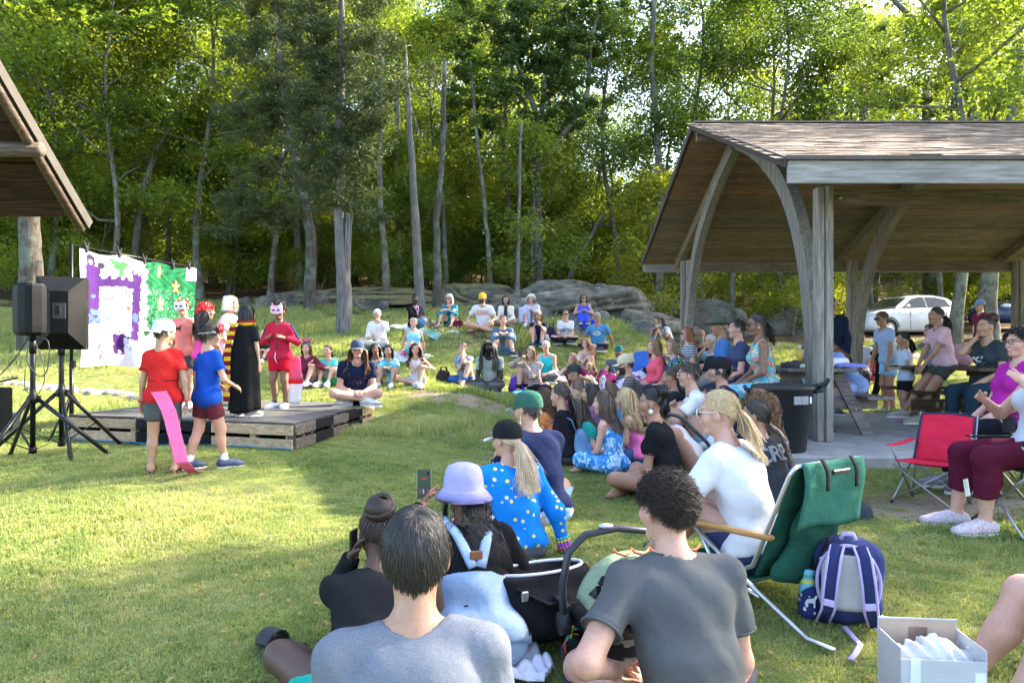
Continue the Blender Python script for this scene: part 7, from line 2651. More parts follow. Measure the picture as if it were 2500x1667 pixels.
	calf = {s: kn[s] + (an[s] - kn[s]) * .38 - unit(np.cross(np.cross(an[s] - kn[s],fd[s]),an[s] - kn[s])) * .010 * H for s in (-1,1)}
	SH1 = {s: rc(kn[s],calf[s],.0345 * H * (.8 + .2 * g),.0340 * H * (.8 + .2 * g)) for s in (-1,1)}
	SH2 = {s: rc(calf[s],an[s],.0330 * H * (.8 + .2 * g),.0205 * H) for s in (-1,1)}
	FT = {}
	fl = .152 * H * (1.05 if ch else 1)
	for s in (-1,1):
		hl = an[s] - fd[s] * fl * .17 + dn[s] * .020 * H
		bl = an[s] + fd[s] * fl * .48 + dn[s] * .027 * H
		to = an[s] + fd[s] * fl * .76 + dn[s] * .031 * H
		side = unit(np.cross(fd[s],dn[s]))
		FT[s] = [rc(hl,bl,.0205 * H,.0165 * H,side,1.25),rc(bl,to,.0165 * H,.0115 * H,side,1.55),rc(an[s],bl,.0205 * H,.0170 * H)]
	neck = rc(N_ - Ud * .03 * H,hc + np.array(M3 @ Vector((0,-.022,-.075))) * hs,.0335 * H * (1.0 if not ch else .9),.050 * hs)
	body = T_ + SHP + [neck] + [UA[-1],UA[1],FA[-1],FA[1],TH[-1],TH[1],SH1[-1],SH1[1],SH2[-1],SH2[1]] + FT[-1] + FT[1]
	V,Q = blend_mesh(body,h,.028 * H / 1.7)
	parts = [(V,Q)]
	for s in (-1,1):
		m = p.get('armR' if s > 0 else 'armL')
		kind = 'fist' if (p.get('phone') and (s > 0)) or m in ('chin','head') else 'flat' if m in ('back','prop','brow') or (pose == 'chair' and m is None) else 'relax'
		HV,HQ = HANDS[(lod,kind)]
		HV = HV.copy()
		if s < 0:
			HV[:,0] *= -1
			HQ = HQ[:,::-1]
		fy = unit(wr[s] - el_[s])
		if m in ('back','prop'):
			fy = unit(v3(s * .4,-.8 if m == 'back' else .6,-.12))
			pn = v3(0,0,-1)
		elif m == 'chin':
			fy = unit(hc + np.array(M3 @ Vector((s * .06,.03,.02))) * hs - wr[s])
			pn = unit(hc - wr[s])
		elif m == 'brow':
			fy = unit(v3(-s * .2,.1,1))
			pn = v3(0,-1,0)
		elif m in ('thigh','thighs') or (m is None and pose in ('chair',)):
			pn = v3(0,-.2,-1)
		elif m == 'down' or (m is None and pose == 'stand'):
			pn = v3(-s,0,0)
		else:
			pn = v3(-s * .7,-.4,-.5)
		zax = -unit(pn - fy * (pn @ fy))
		xax = np.cross(fy,zax)
		Bm = np.stack([xax,fy,zax],1)
		sc = hh * H / .2385 * (.93 if not ch else .85) * (1 if not fem else .94)
		parts.append(((HV * sc) @ Bm.T + wr[s],HQ))
	nbody = sum(len(a[0]) for a in parts)
	HV,HQ,masks = HEADS[(lod,ch)]
	hv = HV.copy()
	if not ch and not p.get('fem'):
		hv[:,0] *= 1.03
	parts.append((hv @ HM[:3,:3].T + HM[:3,3],HQ))
	V,Q = join(parts)
	me = mesh_from_arrays('body',V,Q)
	skin = np.array(p['skin'])
	C = np.tile(skin,(len(V),1))
	hcv = np.array(p['h'][1])
	fc = np.tile(skin,(len(HV),1))
	def blendc(mask,col,k=1.0):
		m_ = (np.clip(mask,0,1) * k)[:,None]
		return fc * (1 - m_) + np.array(col) * m_
	fc = blendc(masks['cheek'],skin * np.array([1.12,.86,.84]),.6)
	fc = blendc(masks['nose'],skin * np.array([1.1,.88,.85]),.5)
	fc = blendc(masks['lip'],skin * np.array([.88,.50,.52]),.85)
	fc = blendc(masks['brow'],hcv * .8 + .01 if hcv.mean() < .3 else hcv * .55,.85)
	if p.get('beard'):
		fc = blendc(masks['beard'],p['beard'],.92)
	fc = blendc(masks['lash'].astype(float),skin * .30,.8)
	fc = blendc(masks['eye'].astype(float),(.60,.57,.54))
	fc = blendc(masks['iris'].astype(float),(.035,.022,.015))
	if p.get('smile'):
		x,y,z = HV.T
		teeth = (np.abs(x) < .017 - ((z + .062) * 40) ** 2 * .004) & (np.abs(z + .0622) < .0042) & (y > .06)
		fc = blendc(teeth.astype(float),(.70,.67,.62))
	C[-len(HV):] = fc
	ca = me.color_attributes.new('Col','FLOAT_COLOR','POINT')
	ca.data.foreach_set('color',np.concatenate([C,np.ones((len(C),1))],1).astype(np.float32).ravel())
	bo = link_obj('body',me,skin_mat(),root)
	J = dict(root=root,P=P,W=W,N=N_,Ld=Ld,Ud=Ud,fwd=fwd,sh=sh,el=el_,wr=wr,kn=kn,an=an,hc=hc,HM=HM,hs=hs,M3=M3,H=H,T=T_,SHP=SHP,hj=hj,fat=g,lod=lod,yaw=yaw,rng=rng,h=h,shw=shw,fd=fd,UA=UA,FA=FA)
	k_ = .032 * H / 1.7
	wrk = .0038 if d < 4 else .0036 if d < 11 else .0038
	sd = rng.uniform(0,6.28)

	def garment(name,prims,mat,cuts=(),subs=(),k=k_,wr_=wrk,hh_=h,wf=1.0):
		V,Q = blend_mesh(prims,hh_,k,cuts,subs,wr_,sd,wf)
		if len(V):
			return link_obj(name,mesh_from_arrays(name,V,Q),mat,root)

	def fab(spec):
		return fabric(spec[1],spec[2] if len(spec) > 2 else 'plain',spec[3] if len(spec) > 3 else None,spec[4] if len(spec) > 4 else None)
	b = p.get('b')
	if b:
		e = .006
		kind = b[0]
		pr = [infl(T_[0],e),infl(rc(T_[1]['a'],P + Ld * .07 * H,T_[1]['ra'],T_[1]['ra'] * .98,u_,1.36),e)]
		lo = .017
		for s in (-1,1):
			if kind == 'shorts':
				f = .66 if pose == 'stand' else .52
				end = hj[s] + (kn[s] - hj[s]) * f
				n = unit(kn[s] - hj[s])
				pr.append(rc(hj[s],end + n * .03,TH[s]['ra'] + e + .002,TH[s]['ra'] * (1 - f) + TH[s]['rb'] * f + .020,cuts=[(end,n)]))
			else:
				pr.append(rc(hj[s],kn[s],TH[s]['ra'] + e,TH[s]['rb'] + lo))
				f = .93 if kind == 'pants' else .62
				ax = an[s] - kn[s]
				end = kn[s] + ax * f
				n = unit(ax)
				r1 = (.026 if kind == 'pants' else .037) * H
				pr.append(rc(kn[s],calf[s],TH[s]['rb'] + lo,SH1[s]['rb'] + lo))
				pr.append(rc(calf[s],end + n * .03,SH1[s]['rb'] + lo,r1 + .010,cuts=[(end,n)]))
		garment({'shorts': 'shorts','pants': 'trousers','capri': 'cropped_trousers'}[kind],pr,fabric(b[1],b[2] if len(b) > 2 else 'plain',b[3] if len(b) > 3 else None,b[4] if len(b) > 4 else None),cuts=[(P + Ld * .065 * H,Ld)],k=.028 * H / 1.7,wr_=wrk * .7)
	t = p['t']
	kind = t[0]
	e = .015 if d < 12 else .017
	pr = [infl(x,e) for x in T_[1:]]
	hem = .035 + p.get('tee_len',0)
	if pose != 'stand':
		hem = .012
	if kind not in ('dress','strapdress'):
		pr.append(infl(rc(hj[-1],hj[1],hipr,hipr),e * 1.15))
		cuts = [(P - Ld * hem * H,-Ld)]
	else:
		cuts = []
		pr.append(infl(T_[0],e))
		for s in (-1,1):
			if pose == 'stand':
				pr.append(rc(hj[s],kn[s],.062 * H,.075 * H))
			else:
				f = .96 if kind == 'strapdress' else .8
				end = hj[s] + (kn[s] - hj[s]) * f
				pr.append(rc(hj[s],end,.066 * H,.058 * H,cuts=[(end + unit(kn[s] - hj[s]) * .03,unit(kn[s] - hj[s]))]))
				if kind == 'strapdress' or pose == 'hug':
					pr.append(rc(kn[s],an[s],.052 * H,.05 * H))
		if kind == 'strapdress':
			pr.append(el(P + v3(0,.06,-.0),(.20,.20,.07)))
	if kind in ('tee','long') or pose == 'stand':
		lo_ = P - Ld * (.02 if pose == 'stand' else -.01) * H
		pr.append(rc(N_ - Ud * .10 * H,lo_,.0600 * H * (.8 + .2 * g) + e * .5,.0605 * H * (.8 + .2 * g) + e * .6,u_,1.36))
	subs = []
	nb = N_ + Ud * .012 * H + fwd * .006 * H
	nr_ = {'tee': .046,'long': .043,'tank': .058,'dress': .060,'strapdress': .072}[kind] * H * (1 if not ch else .95)
	if kind in ('tee','long'):
		pr += [infl(x,e * .62) for x in SHP]
		subs.append(rc(nb,nb + Ud * .3,nr_,nr_ * 1.1))
		for s in (-1,1):
			a,b_ = sh[s],el_[s]
			if kind == 'tee':
				f = .60
				n = unit(b_ - a)
				end = a + (b_ - a) * f
				pr.append(rc(a,end + n * .03,UA[s]['ra'] + e * .6,UA[s]['rb'] + e + .010 * H / 1.7,cuts=[(end,n)]))
			else:
				pr.append(rc(a,b_,UA[s]['ra'] + e * .6,UA[s]['rb'] + e * .8))
				n = unit(wr[s] - b_)
				end = b_ + (wr[s] - b_) * .93
				pr.append(rc(b_,end + n * .02,FA[s]['ra'] + e * .85,FA[s]['rb'] + e * .8,cuts=[(end,n)]))
	else:
		pr += [infl(rc(x['a'] + (x['b'] - x['a']) * .38,x['b'],x['ra'],x['rb']),e * .55) for x in SHP]
		subs.append(rc(nb,nb + Ud * .3,nr_,nr_ * 1.2))
		subs.append(rc(nb + fwd * .05 * H,nb + fwd * .07 * H - Ud * .03 * H,nr_ * .6,nr_ * .5))
		if kind == 'strapdress':
			subs.append(el(N_ - fwd * .05 * H - Ud * .02 * H,(.09 * H,.09 * H,.085 * H)))
		for s in (-1,1):
			subs.append(rc(sh[s] + rt_ * s * .012 * H,sh[s] + (el_[s] - sh[s]) * .35 + rt_ * s * .012 * H,.040 * H,.036 * H))
	nm = {'tee': 'shirt','long': 'long_sleeved_top','tank': 'sleeveless_top','dress': 'dress','strapdress': 'sundress'}[kind]
	top = garment(nm,pr,fab(t),cuts,subs,hh_=.0095 if d < 2.5 else h * .85 if d < 6 else h)
	J['top_prims'] = pr
	if kind in ('tee','long') and d < 7.5 and top is not None:
		if kind == 'tee':
			for s in (-1,1):
				n = unit(el_[s] - sh[s])
				e1,e2,_ = frame_from(n)
				c0 = sh[s] + (el_[s] - sh[s]) * .595
				rr = UA[s]['ra'] + (UA[s]['rb'] - UA[s]['ra']) * .93 + e * .97 + .009 * H / 1.7
				MB().tube([Vector(c0) + (e1 * math.cos(a) + e2 * math.sin(a)) * rr for a in np.linspace(0,2 * math.pi,19)],.0055,n=5,caps=False).build('sleeve_hem',fab(t),top)
	if kind == 'strapdress':
		mb = MB()
		for s in (-1,1):
			mb.tube([N_ - fwd * .070 * H - Ud * .11 * H - rt_ * s * .01,N_ - fwd * .068 * H - Ud * .04 * H + rt_ * s * .035 * H,N_ + rt_ * s * .060 * H + Ud * .030 * H,N_ + fwd * .06 * H - Ud * .07 * H + rt_ * s * .05 * H],.007,n=5)
		mb.build('strap',fab(t),root)
	s_ = p.get('s')
	if s_ and s_[0] not in ('bare','sockonly'):
		for s in (-1,1):
			if s_[0] == 'sandal':
				mb = MB()
				side = unit(np.cross(fd[s],dn[s]))
				o0 = an[s] - fd[s] * fl * .30 + dn[s] * .046 * H
				o1 = an[s] + fd[s] * fl * .86 + dn[s] * .046 * H
				mb.beam(o0,o1,.058 * H,.011,up=-dn[s],bev=.004)
				for f in (.15,.62):
					c = an[s] + fd[s] * fl * f + dn[s] * .024 * H
					rr = .030 * H if f < .5 else .027 * H
					mb.tube([c + (side * math.cos(a) * 1.05 - dn[s] * math.sin(a)) * rr for a in np.linspace(-.35,3.5,10)],.0085,n=5,flat=.4)
				mb.build('sandal',plain(s_[1],.7),root)
				continue
			e2 = {'sneaker': .011,'clog': .014,'boot': .013,'slipon': .010}[s_[0]]
			pf = [infl(x,e2) for x in FT[s][:2]] + [infl(rc(FT[s][2]['a'] + (FT[s][2]['b'] - FT[s][2]['a']) * .1,FT[s][2]['b'],FT[s][2]['ra'],FT[s][2]['rb']),e2 * .8)]
			topc = an[s] - dn[s] * .012 * H
			if s_[0] == 'boot':
				topc = an[s] + (kn[s] - an[s]) * .55
				pf.append(rc(an[s],topc + unit(kn[s] - an[s]) * .02,.034 * H,.036 * H))
			V,Q = blend_mesh(pf,max(h * .75,.013),.02,[(topc,unit(kn[s] - an[s]) if s_[0] == 'boot' else -dn[s]),(an[s] + dn[s] * .052 * H,dn[s])],[],0)
			if len(V):
				so = link_obj('shoe' if s_[0] != 'boot' else 'boot',mesh_from_arrays('shoe',V,Q),plain(s_[1],.65,var=.2) if s_[0] != 'slipon' else fabric(s_[1],'floral',(.55,.2,.3),(.25,.4,.3),scale=2.5),root)
				if s_[0] in ('sneaker','slipon'):
					mb = MB()
					side = unit(np.cross(fd[s],dn[s]))
					pts = []
					n_ = 18
					for i in range(n_):
						a = 2 * math.pi * i / n_
						f = .26 + math.cos(a) * .60
						wdt = .034 * H * (1.0 if f > .2 else .85) * abs(math.sin(a)) ** .6 * (1 if math.sin(a) > 0 else -1)
						pts.append(an[s] + fd[s] * fl * f + side * wdt + dn[s] * .040 * H)
					vs = [tuple(x) for x in pts] + [tuple(x + dn[s] * .014 * H) for x in pts]
					mb._add(vs,[tuple(range(n_)),tuple(range(2 * n_ - 1,n_ - 1,-1))] + [((i + 1) % n_,i,i + n_,(i + 1) % n_ + n_) for i in range(n_)])
					mb.build('sole',plain((.66,.65,.62),.7),so)
			if len(s_) > 2:
				n = unit(kn[s] - an[s])
				f = .30 if s_[2] == 'sock' else .16
				V,Q = blend_mesh([rc(an[s] - n * .01,an[s] + n * leg * f,.0255 * H,.0275 * H,cuts=[(an[s] + n * leg * (f - .04),n)])],max(h * .75,.013),.01,(),(),.001)
				link_obj('sock',mesh_from_arrays('sock',V,Q),fabric((.70,.70,.72) if s_[2] == 'sock' else (.015,.016,.02),'stripe',(.6,.6,.64) if s_[2] == 'sock' else (.02,.02,.022),scale=6),root)
	elif s_ and s_[0] == 'sockonly':
		for s in (-1,1):
			n = unit(kn[s] - an[s])
			V,Q = blend_mesh([infl(x,.004) for x in FT[s]] + [rc(an[s],an[s] + n * leg * .3,.024 * H,.027 * H)],max(h * .7,.01),.015)
			link_obj('sock',mesh_from_arrays('sock',V,Q),fabric(s_[1],'plain'),root)
	col_ = [(W,N_ - Ud * .05 * H,.088 * H * g),(sh[-1],sh[1],.056 * H),(N_ - Ud * .09 * H - rt_ * shw * .55,N_ - Ud * .09 * H + rt_ * shw * .55,.078 * H),(hc + np.array(M3 @ Vector((0,-.02,-.05))) * hs,N_,.052 * hs)]
	style,hcol = p['h']
	hat = p.get('hat')
	hst = style
	if hat and style in ('curly','curlyshort'):
		hst = 'mop'
	HM_D[0] = d
	A = make_hair(hst,lod,rng,HM,hs,col_)
	if lod == 0 and not hat and hst != 'bald':
		A.append(grow(260,rng,6,.05,.8,.5,.5,HM,hs,col_,vol=1.03,width=.0006))
	if hat and hat[0] not in ('helmet',):
		B = []
		iM = np.linalg.inv(HM)
		for V,Q in A:
			L_ = V @ iM[:3,:3].T + iM[:3,3]
			r_ = np.linalg.norm((L_ - HC) / HR,axis=1)
			z1 = .012 if hat[0] not in ('bandana','bucket') else -.012
			lim = np.interp(L_[:,2],[z1 - .085,z1 - .03,z1 + .012,.085],[9.0,1.10,.96,.93])
			kk = np.where(r_ > lim,lim / np.maximum(r_,1e-6),1)[:,None]
			L2 = HC + (L_ - HC) * kk
			B.append((L2 @ HM[:3,:3].T + HM[:3,3],Q))
		A = B
	V,Q = join(A)
	deg = Q[:,2] == Q[:,3]
	me = mesh_from_arrays('hair',V,Q[~deg],Q[deg][:,:3] if deg.any() else None)
	link_obj('hair',me,hair_mat(hcol,.7 if 'curl' in style else .52),root)
	if p.get('beard'):
		n = {0: 900,1: 420,2: 200}[lod]
		HVb = HV[masks['beard'] > .55]
		if len(HVb):
			ix = rng.integers(0,len(HVb),n)
			r0 = HVb[ix] + rng.normal(0,.002,(n,3))
			dv = unit(v3(0,.6,-.8)) + (r0 - v3(0,.0,-.03)) * 6
			dv /= np.linalg.norm(dv,axis=1)[:,None]
			L = .012 * (1.5 if style == 'dreads' or style == 'bald' else 1)
			PP = np.stack([r0 + dv * L * f + rng.normal(0,.001,(n,3)) for f in (0,.5,1)],1) @ HM[:3,:3].T + HM[:3,3]
			V,Q = ribbons(PP,np.array([.0022,.002,.0008]) * (1 + lod * .6),rng.normal(0,1,(n,3,3)))
			link_obj('beard',mesh_from_arrays('beard',V,Q),hair_mat(tuple(p['beard']),.6),root)
	HM4 = Matrix([list(r) for r in HM])
	if hat:
		ho = None
		for i,(nm,mb,mat) in enumerate(hat_parts(hat)):
			o = mb.xf(HM4 @ Matrix.Translation((0,0,-.016 if hat[0] != 'bucket' else -.006))).build(nm,mat,root if i == 0 else ho)
			ho = ho or o
	if p.get('glasses'):
		go_ = None
		for i,(nm,mb,mat) in enumerate(glasses_parts(p['glasses'])):
			if i == 0:
				nm = 'sunglasses' if p['glasses'] != 'clear' else 'glasses'
			o = mb.xf(HM4).build(nm,mat,root if i == 0 else go_)
			go_ = go_ or o
	if p.get('face'):
		mo = None
		for i,(nm,mb,mat) in enumerate(mask_parts(p['face'])):
			o = mb.xf(HM4).build('mask' if i == 0 else nm,mat,root if i == 0 else mo)
			mo = mo or o
	HOOK[p['id']] = J
	return root

for _p in PEOPLE:
	person(_p)
# ------------------------------------------------------------------ prints and things worn
def text_arrays(s,size,bold=0.0):
	cu = bpy.data.curves.new('text','FONT')
	cu.body = s
	cu.size = size
	cu.align_x = 'CENTER'
	cu.align_y = 'CENTER'
	cu.offset = bold
	cu.resolution_u = 3
	o = bpy.data.objects.new('text',cu)
	COL.objects.link(o)
	me = bpy.data.meshes.new_from_object(o.evaluated_get(bpy.context.evaluated_depsgraph_get()))
	V = np.array([v.co[:] for v in me.vertices])
	Fs = [tuple(p.vertices) for p in me.polygons]
	bpy.data.objects.remove(o)
	return V,Fs

def onto(J,P0,dirn,off=.005):
	"""slide points along -dirn onto the garment surface"""
	dirn = unit(dirn)
	P_ = P0 + dirn * .35
	for _ in range(60):
		d = np.min([peval(q,P_[:,0],P_[:,1],P_[:,2]) for q in J['top_prims']],0) - off - .012
		P_ = P_ - dirn * np.clip(d * .7,0,.03)[:,None]
	return P_

def print_on(J,V,Fs,mat,name,back=False,up=.62):
	"""lay flat artwork (x across, y up) on the chest or back"""
	s = -1 if back else 1
	fw = J['fwd'] * s
	rt_ = v3(-1,0,0) * s          # seen from outside, reading left to right
	org = J['W'] + (J['N'] - J['W']) * up
	P0 = org + rt_ * V[:,:1] + J['Ud'] * V[:,1:2]
	P_ = onto(J,P0,fw)
	mb = MB()
	mb._add(P_,Fs)
	return mb.build(name,mat,J['root'])

def disc(cx,cy,rx,ry,n=16,r0=0.0):
	if r0 <= 0:
		V = [(cx,cy)] + [(cx + rx * math.cos(2 * math.pi * k / n),cy + ry * math.sin(2 * math.pi * k / n)) for k in range(n)]
		return np.array(V),[(0,1 + k,1 + (k + 1) % n) for k in range(n)]
	V = [(cx + rx * f * math.cos(2 * math.pi * k / n),cy + ry * f * math.sin(2 * math.pi * k / n)) for f in (r0,1) for k in range(n)]
	return np.array(V),[(k,(k + 1) % n,n + (k + 1) % n,n + k) for k in range(n)]

J = HOOK['yellowbeanie']
V,Fs = text_arrays('RHODE',.085,.002)
V[:,1] += .035
print_on(J,V,Fs,fabric((.55,.36,.10)),'printed_word',up=.55)
V,Fs = text_arrays('ISLAND',.085,.002)
V[:,1] -= .035
print_on(J,V,Fs,fabric((.74,.14,.20)),'printed_word',up=.55)
J = HOOK['crew']
V,Fs = text_arrays('CREW',.15,.003)
print_on(J,V,Fs,fabric((.17,.18,.19)),'printed_word',back=True,up=.58)
J = HOOK['printtee']
V,Fs = disc(0,-.02,.12,.045)
print_on(J,V,Fs,fabric((.10,.14,.25),'tiedye',(.35,.40,.5),(.06,.09,.18)),'printed_picture',up=.4)
J = HOOK['bluetee']
V,Fs = disc(.0,0,.10,.055,22,.72)
print_on(J,V,Fs,fabric((.66,.70,.74)),'printed_ring',up=.45)
V,Fs = disc(.0,0,.055,.03,18,.6)
print_on(J,V,Fs,fabric((.66,.70,.74)),'printed_ring',up=.45)
V,Fs = disc(-.06,.03,.03,.025)
print_on(J,V,Fs,fabric((.55,.25,.08)),'printed_spot',up=.45)
J = HOOK['handface']
for (x,y,r_) in ((0,0,.045),(-.06,.02,.02),(.06,.03,.016),(.03,-.05,.012),(-.05,-.05,.010),(.08,-.03,.008)):
	V,Fs = disc(x,y,r_,r_ * .8,12,.55 if r_ > .03 else 0)
	print_on(J,V,Fs,fabric((.42,.45,.47)),'printed_spot',up=.4)
J = HOOK['navycap']
V,Fs = text_arrays('Public',.06,.001)
V[:,1] -= .02
J = HOOK['navywoman']
V,Fs = disc(0,0,.06,.045)
print_on(J,V,Fs,fabric((.62,.05,.32),'dots',(.02,.02,.05),scale=3),'printed_picture',up=.35)
J = HOOK['salmon']
V = np.array([(-.05,-.01),(.03,-.01),(.03,.015),(.05,.03),(.035,.045),(.015,.02),(-.05,.02),(-.045,-.04),(-.035,-.04),(-.035,-.01),(.015,-.01),(.015,-.04),(.025,-.04)])
print_on(J,V,[(0,1,2,6),(2,3,4,5),(0,9,8,7),(1,12,11,10)],fabric((.02,.02,.02)),'printed_dog',up=.5)

def hm4(J):
	return Matrix([list(r) for r in J['HM']])

J = HOOK['mar']
hb = MB()
hb.tube([(math.cos(a) * .084,-.01,.03 + math.sin(a) * .102) for a in np.linspace(.1,3.04,14)],.006,n=6)
ho = hb.xf(hm4(J)).build('headband',fabric((.35,.05,.10)),J['root'])
for s in (-1,1):
	MB().ball((s * .065,-.01,.155),(.040,.010,.044),12,8).xf(hm4(J)).build('mouse_ear',fabric((.50,.06,.16),'dots',(.75,.7,.7),scale=3),ho)
J = HOOK['tiara']
tb = MB()
tb.tube([(math.cos(a) * .086,.035 + math.sin(a) * .03,.085 + .02 * math.sin(a)) for a in np.linspace(0,math.pi,12)],.003,n=5)
for k in range(7):
	a = math.pi * (k + .5) / 7
	tb.tube([(math.cos(a) * .086,.035 + math.sin(a) * .03,.087 + .02 * math.sin(a)),(math.cos(a) * .086,.035 + math.sin(a) * .032,.10 + .05 * math.sin(a) ** 2)],[.004,.001],n=5)
tb.xf(hm4(J)).build('tiara',plain((.45,.6,.62),.2,.8),J['root'])
J = HOOK['redshades']
gp = glasses_parts('sun')
o = None
for i,(nm,mb,mat) in enumerate(gp):
	mb.xf(Matrix.Translation((0,-.005,.072)))
	o2 = mb.xf(hm4(J)).build('raised_sunglasses' if i == 0 else nm,plain((.5,.03,.02),.25,bump=0) if i else mat,J['root'] if i == 0 else o)
	o = o or o2
J = HOOK['bluedress']
mb = MB()
mb.tube([(math.cos(a) * .086,-.0 + .075 * math.sin(a),.085) for a in np.linspace(.0,math.pi,12)],.006,n=5)
mb.xf(hm4(J)).build('raised_sunglasses',plain((.7,.7,.7),.3),J['root'])
J = HOOK['bunwoman']
for s in (-1,1):
	e = MB()
	e.lathe([(0,.002),(.016,.002),(.019,.0),(.016,-.002),(0,-.002)],(s * .084,-.004,-.066),16,Matrix.Rotation(R(90),3,'Y'))
	e.tube([(s * .083,-.004,-.036),(s * .084,-.004,-.05)],.0012,n=5)
	e.xf(hm4(J)).build('earring',plain((.66,.66,.66),.3),J['root'])
J = HOOK['colourtop']
for s in (-1,1):
	MB().ball((s * .086,-.004,-.035),.011,10,6).xf(hm4(J)).build('earring',plain((.7,.65,.5),.2,.8),J['root'])
J = HOOK['greencap']
for s in (-1,1):
	e = MB()
	e.tube([(s * .083,-.004,-.04),(s * .084,-.004,-.085)],.0016,n=5)
	e.ball((s * .084,-.004,-.092),(.006,.006,.012),8,6)
	e.xf(hm4(J)).build('earring',plain((.75,.72,.6),.3),J['root'])
J = HOOK['space']
rb = random.Random(2)
bc = [(.6,.08,.35),(.35,.10,.55),(.75,.45,.05),(.10,.45,.30),(.6,.6,.1),(.1,.3,.6)]
bs = MB()
for k in range(22):
	a = -.9 + k / 21 * 2.6
	c = J['N'] + v3(.07 + .012 * math.sin(k),-.055 * math.cos(a * .5),.03 - .006 * abs(k - 11) - .004 * k)
	MB_ = bs.ball(c + v3(.01 * k / 21,-.03 + .004 * k,0),.0095,8,5)
bs.build('bead_necklace',plain((.38,.12,.55),.3),J['root'])
w = J['wr'][1]
dirv = unit(J['wr'][1] - J['el'][1])
e1 = unit(np.cross(dirv,v3(0,0,1)))
e2 = np.cross(dirv,e1)
for ring in range(4):
	bl = MB()
	for k in range(12):
		a = 2 * math.pi * k / 12
		bl.ball(w - dirv * (.012 + .016 * ring) + (e1 * math.cos(a) + e2 * math.sin(a)) * .034,.0085,7,5)
	bl.build('bracelet',plain(bc[ring % 6],.35),J['root'])
J = HOOK['redboy']
for s in (-1,1):
	dirv = unit(J['wr'][s] - J['el'][s])
	e1 = unit(np.cross(dirv,v3(0,1,0)))
	e2 = np.cross(dirv,e1)
	MB().tube([J['wr'][s] - dirv * .01 + (e1 * math.cos(a) + e2 * math.sin(a)) * .027 for a in np.linspace(0,6.283,12)],.006,n=5,caps=False).build('wristband',fabric((.55,.03,.04)),J['root'])
mb = MB()
H_ = J['H']
mb.tube([J['W'] + v3(math.cos(a) * .115,math.sin(a) * .085,-.02) for a in np.linspace(0,6.283,20)],.007,n=5,caps=False)
mb.build('waist_string',fabric((.20,.02,.02)),J['root'])
J = HOOK['blueboy']
mo = None
def bm(u,v):
	a = (u - .5) * 1.9
	return (math.sin(a) * .098,math.cos(a) * .118 - .012,.055 + v * .06 - .02 * abs(a) * (1 - v))
mo = MB().sheet(bm,14,4,th=.003).xf(hm4(J)).build('raised_mask',fabric((.62,.03,.04),'dots',(.75,.72,.72),scale=2.2),J['root'])
MB().tube([(math.cos(a) * .092,math.sin(a) * .112 - .012,.04 - .045 * (1 - math.sin(a)) * .5) for a in np.linspace(-3.5,.4,18)],.003,n=5).xf(hm4(J)).build('elastic',fabric((.75,.75,.75)),mo)
J = HOOK['lanyard']
mb = MB()
ly = []
for k in range(9):
	f = k / 8
	ly.append(J['N'] + v3(-.07 * (1 - f),0,.02) + J['fwd'] * .16 + J['Ud'] * (-.20 * f))
for k in range(8,-1,-1):
	f = k / 8
	ly.append(J['N'] + v3(.07 * (1 - f),0,.02) + J['fwd'] * .16 + J['Ud'] * (-.20 * f))
P_ = onto(J,np.array(ly) - J['fwd'] * .16,J['fwd'],.004)
mb.tube(P_,.008,n=5,flat=.5)
mb.box(P_[8] + J['fwd'] * .012 - J['Ud'] * .05,(.05,.006,.08))
mb.build('lanyard',fabric((.55,.35,.60)),J['root'])
J = HOOK['whitejacket']
V = np.array([(-.035,.15),(.035,.15),(.045,-.05),(.04,-.22),(-.04,-.22),(-.045,-.05)])
print_on(J,V,[(0,1,2,5),(5,2,3,4)],fabric((.03,.035,.035)),'inner_top',up=.62)
J = HOOK['fox']
V = np.array([(-.006,.12),(.006,.12),(.006,-.26),(-.006,-.26)])
print_on(J,V,[(0,1,2,3)],plain((.02,.025,.06),.5),'zip',up=.7)
for s in (-1,1):
	a,b_ = J['sh'][s],J['el'][s]
	out = unit(v3(s,0,.35))
	MB().tube([J['N'] + v3(s * .05,0,.012),a + out * .045,a.copy() * .5 + b_ * .5 + v3(s * .042,0,0),b_ + v3(s * .038,0,-.008)],.022,n=6,flat=.6).build('sleeve_band',fabric((.025,.04,.10)),J['root'])
MB().tube([J['P'] + v3(.01,.105,.05),J['P'] + v3(.015,.115,-.02),J['P'] + v3(-.01,.11,-.08)],.005,n=5).build('drawstring',fabric((.7,.7,.7)),J['root'])

def phone(J,hand,col,label,rot,size=(.066,.009,.132),case=None,off=(0,0,0)):
	p_ = Matrix.Rotation(J['yaw'],3,'Z') @ Vector(J['wr'][hand]) + Vector(J['root'].location) + Vector(off)
	o = empty('phone',p_,rot,label,'phone')
	MB().box((0,0,.05),size,None,.004).build('case',plain(col,.4),o)
	MB().box((0,size[1] / 2 + .0008,.05),(size[0] * .9,.0012,size[2] * .93)).build('screen',plain((.02,.022,.028),.1,spec=.6,bump=0),o)
	MB().ball((size[0] * .28,-size[1] / 2 - .001,.05 + size[2] * .38),(.008,.002,.008),8,4).build('camera_lens',plain((.01,.01,.012),.1,bump=0),o)
	return o
phone(HOOK['stripes'],1,(.02,.08,.48),'blue phone held up by the woman in stripes',R(165),off=(.0,-.05,.03))
phone(HOOK['phonewoman'],1,(.03,.03,.035),'dark phone in the hands of the auburn-haired woman',R(172),off=(.03,-.03,.02))
phone(HOOK['lanyard'],1,(.05,.05,.06),'phone held by the woman with the lanyard',R(210),off=(0,-.04,.02))
o = phone(HOOK['bucket'],-1,(.66,.56,.60),'pink-rimmed phone filming the stage beside the bucket hat',R(8),off=(.0,.05,.035))
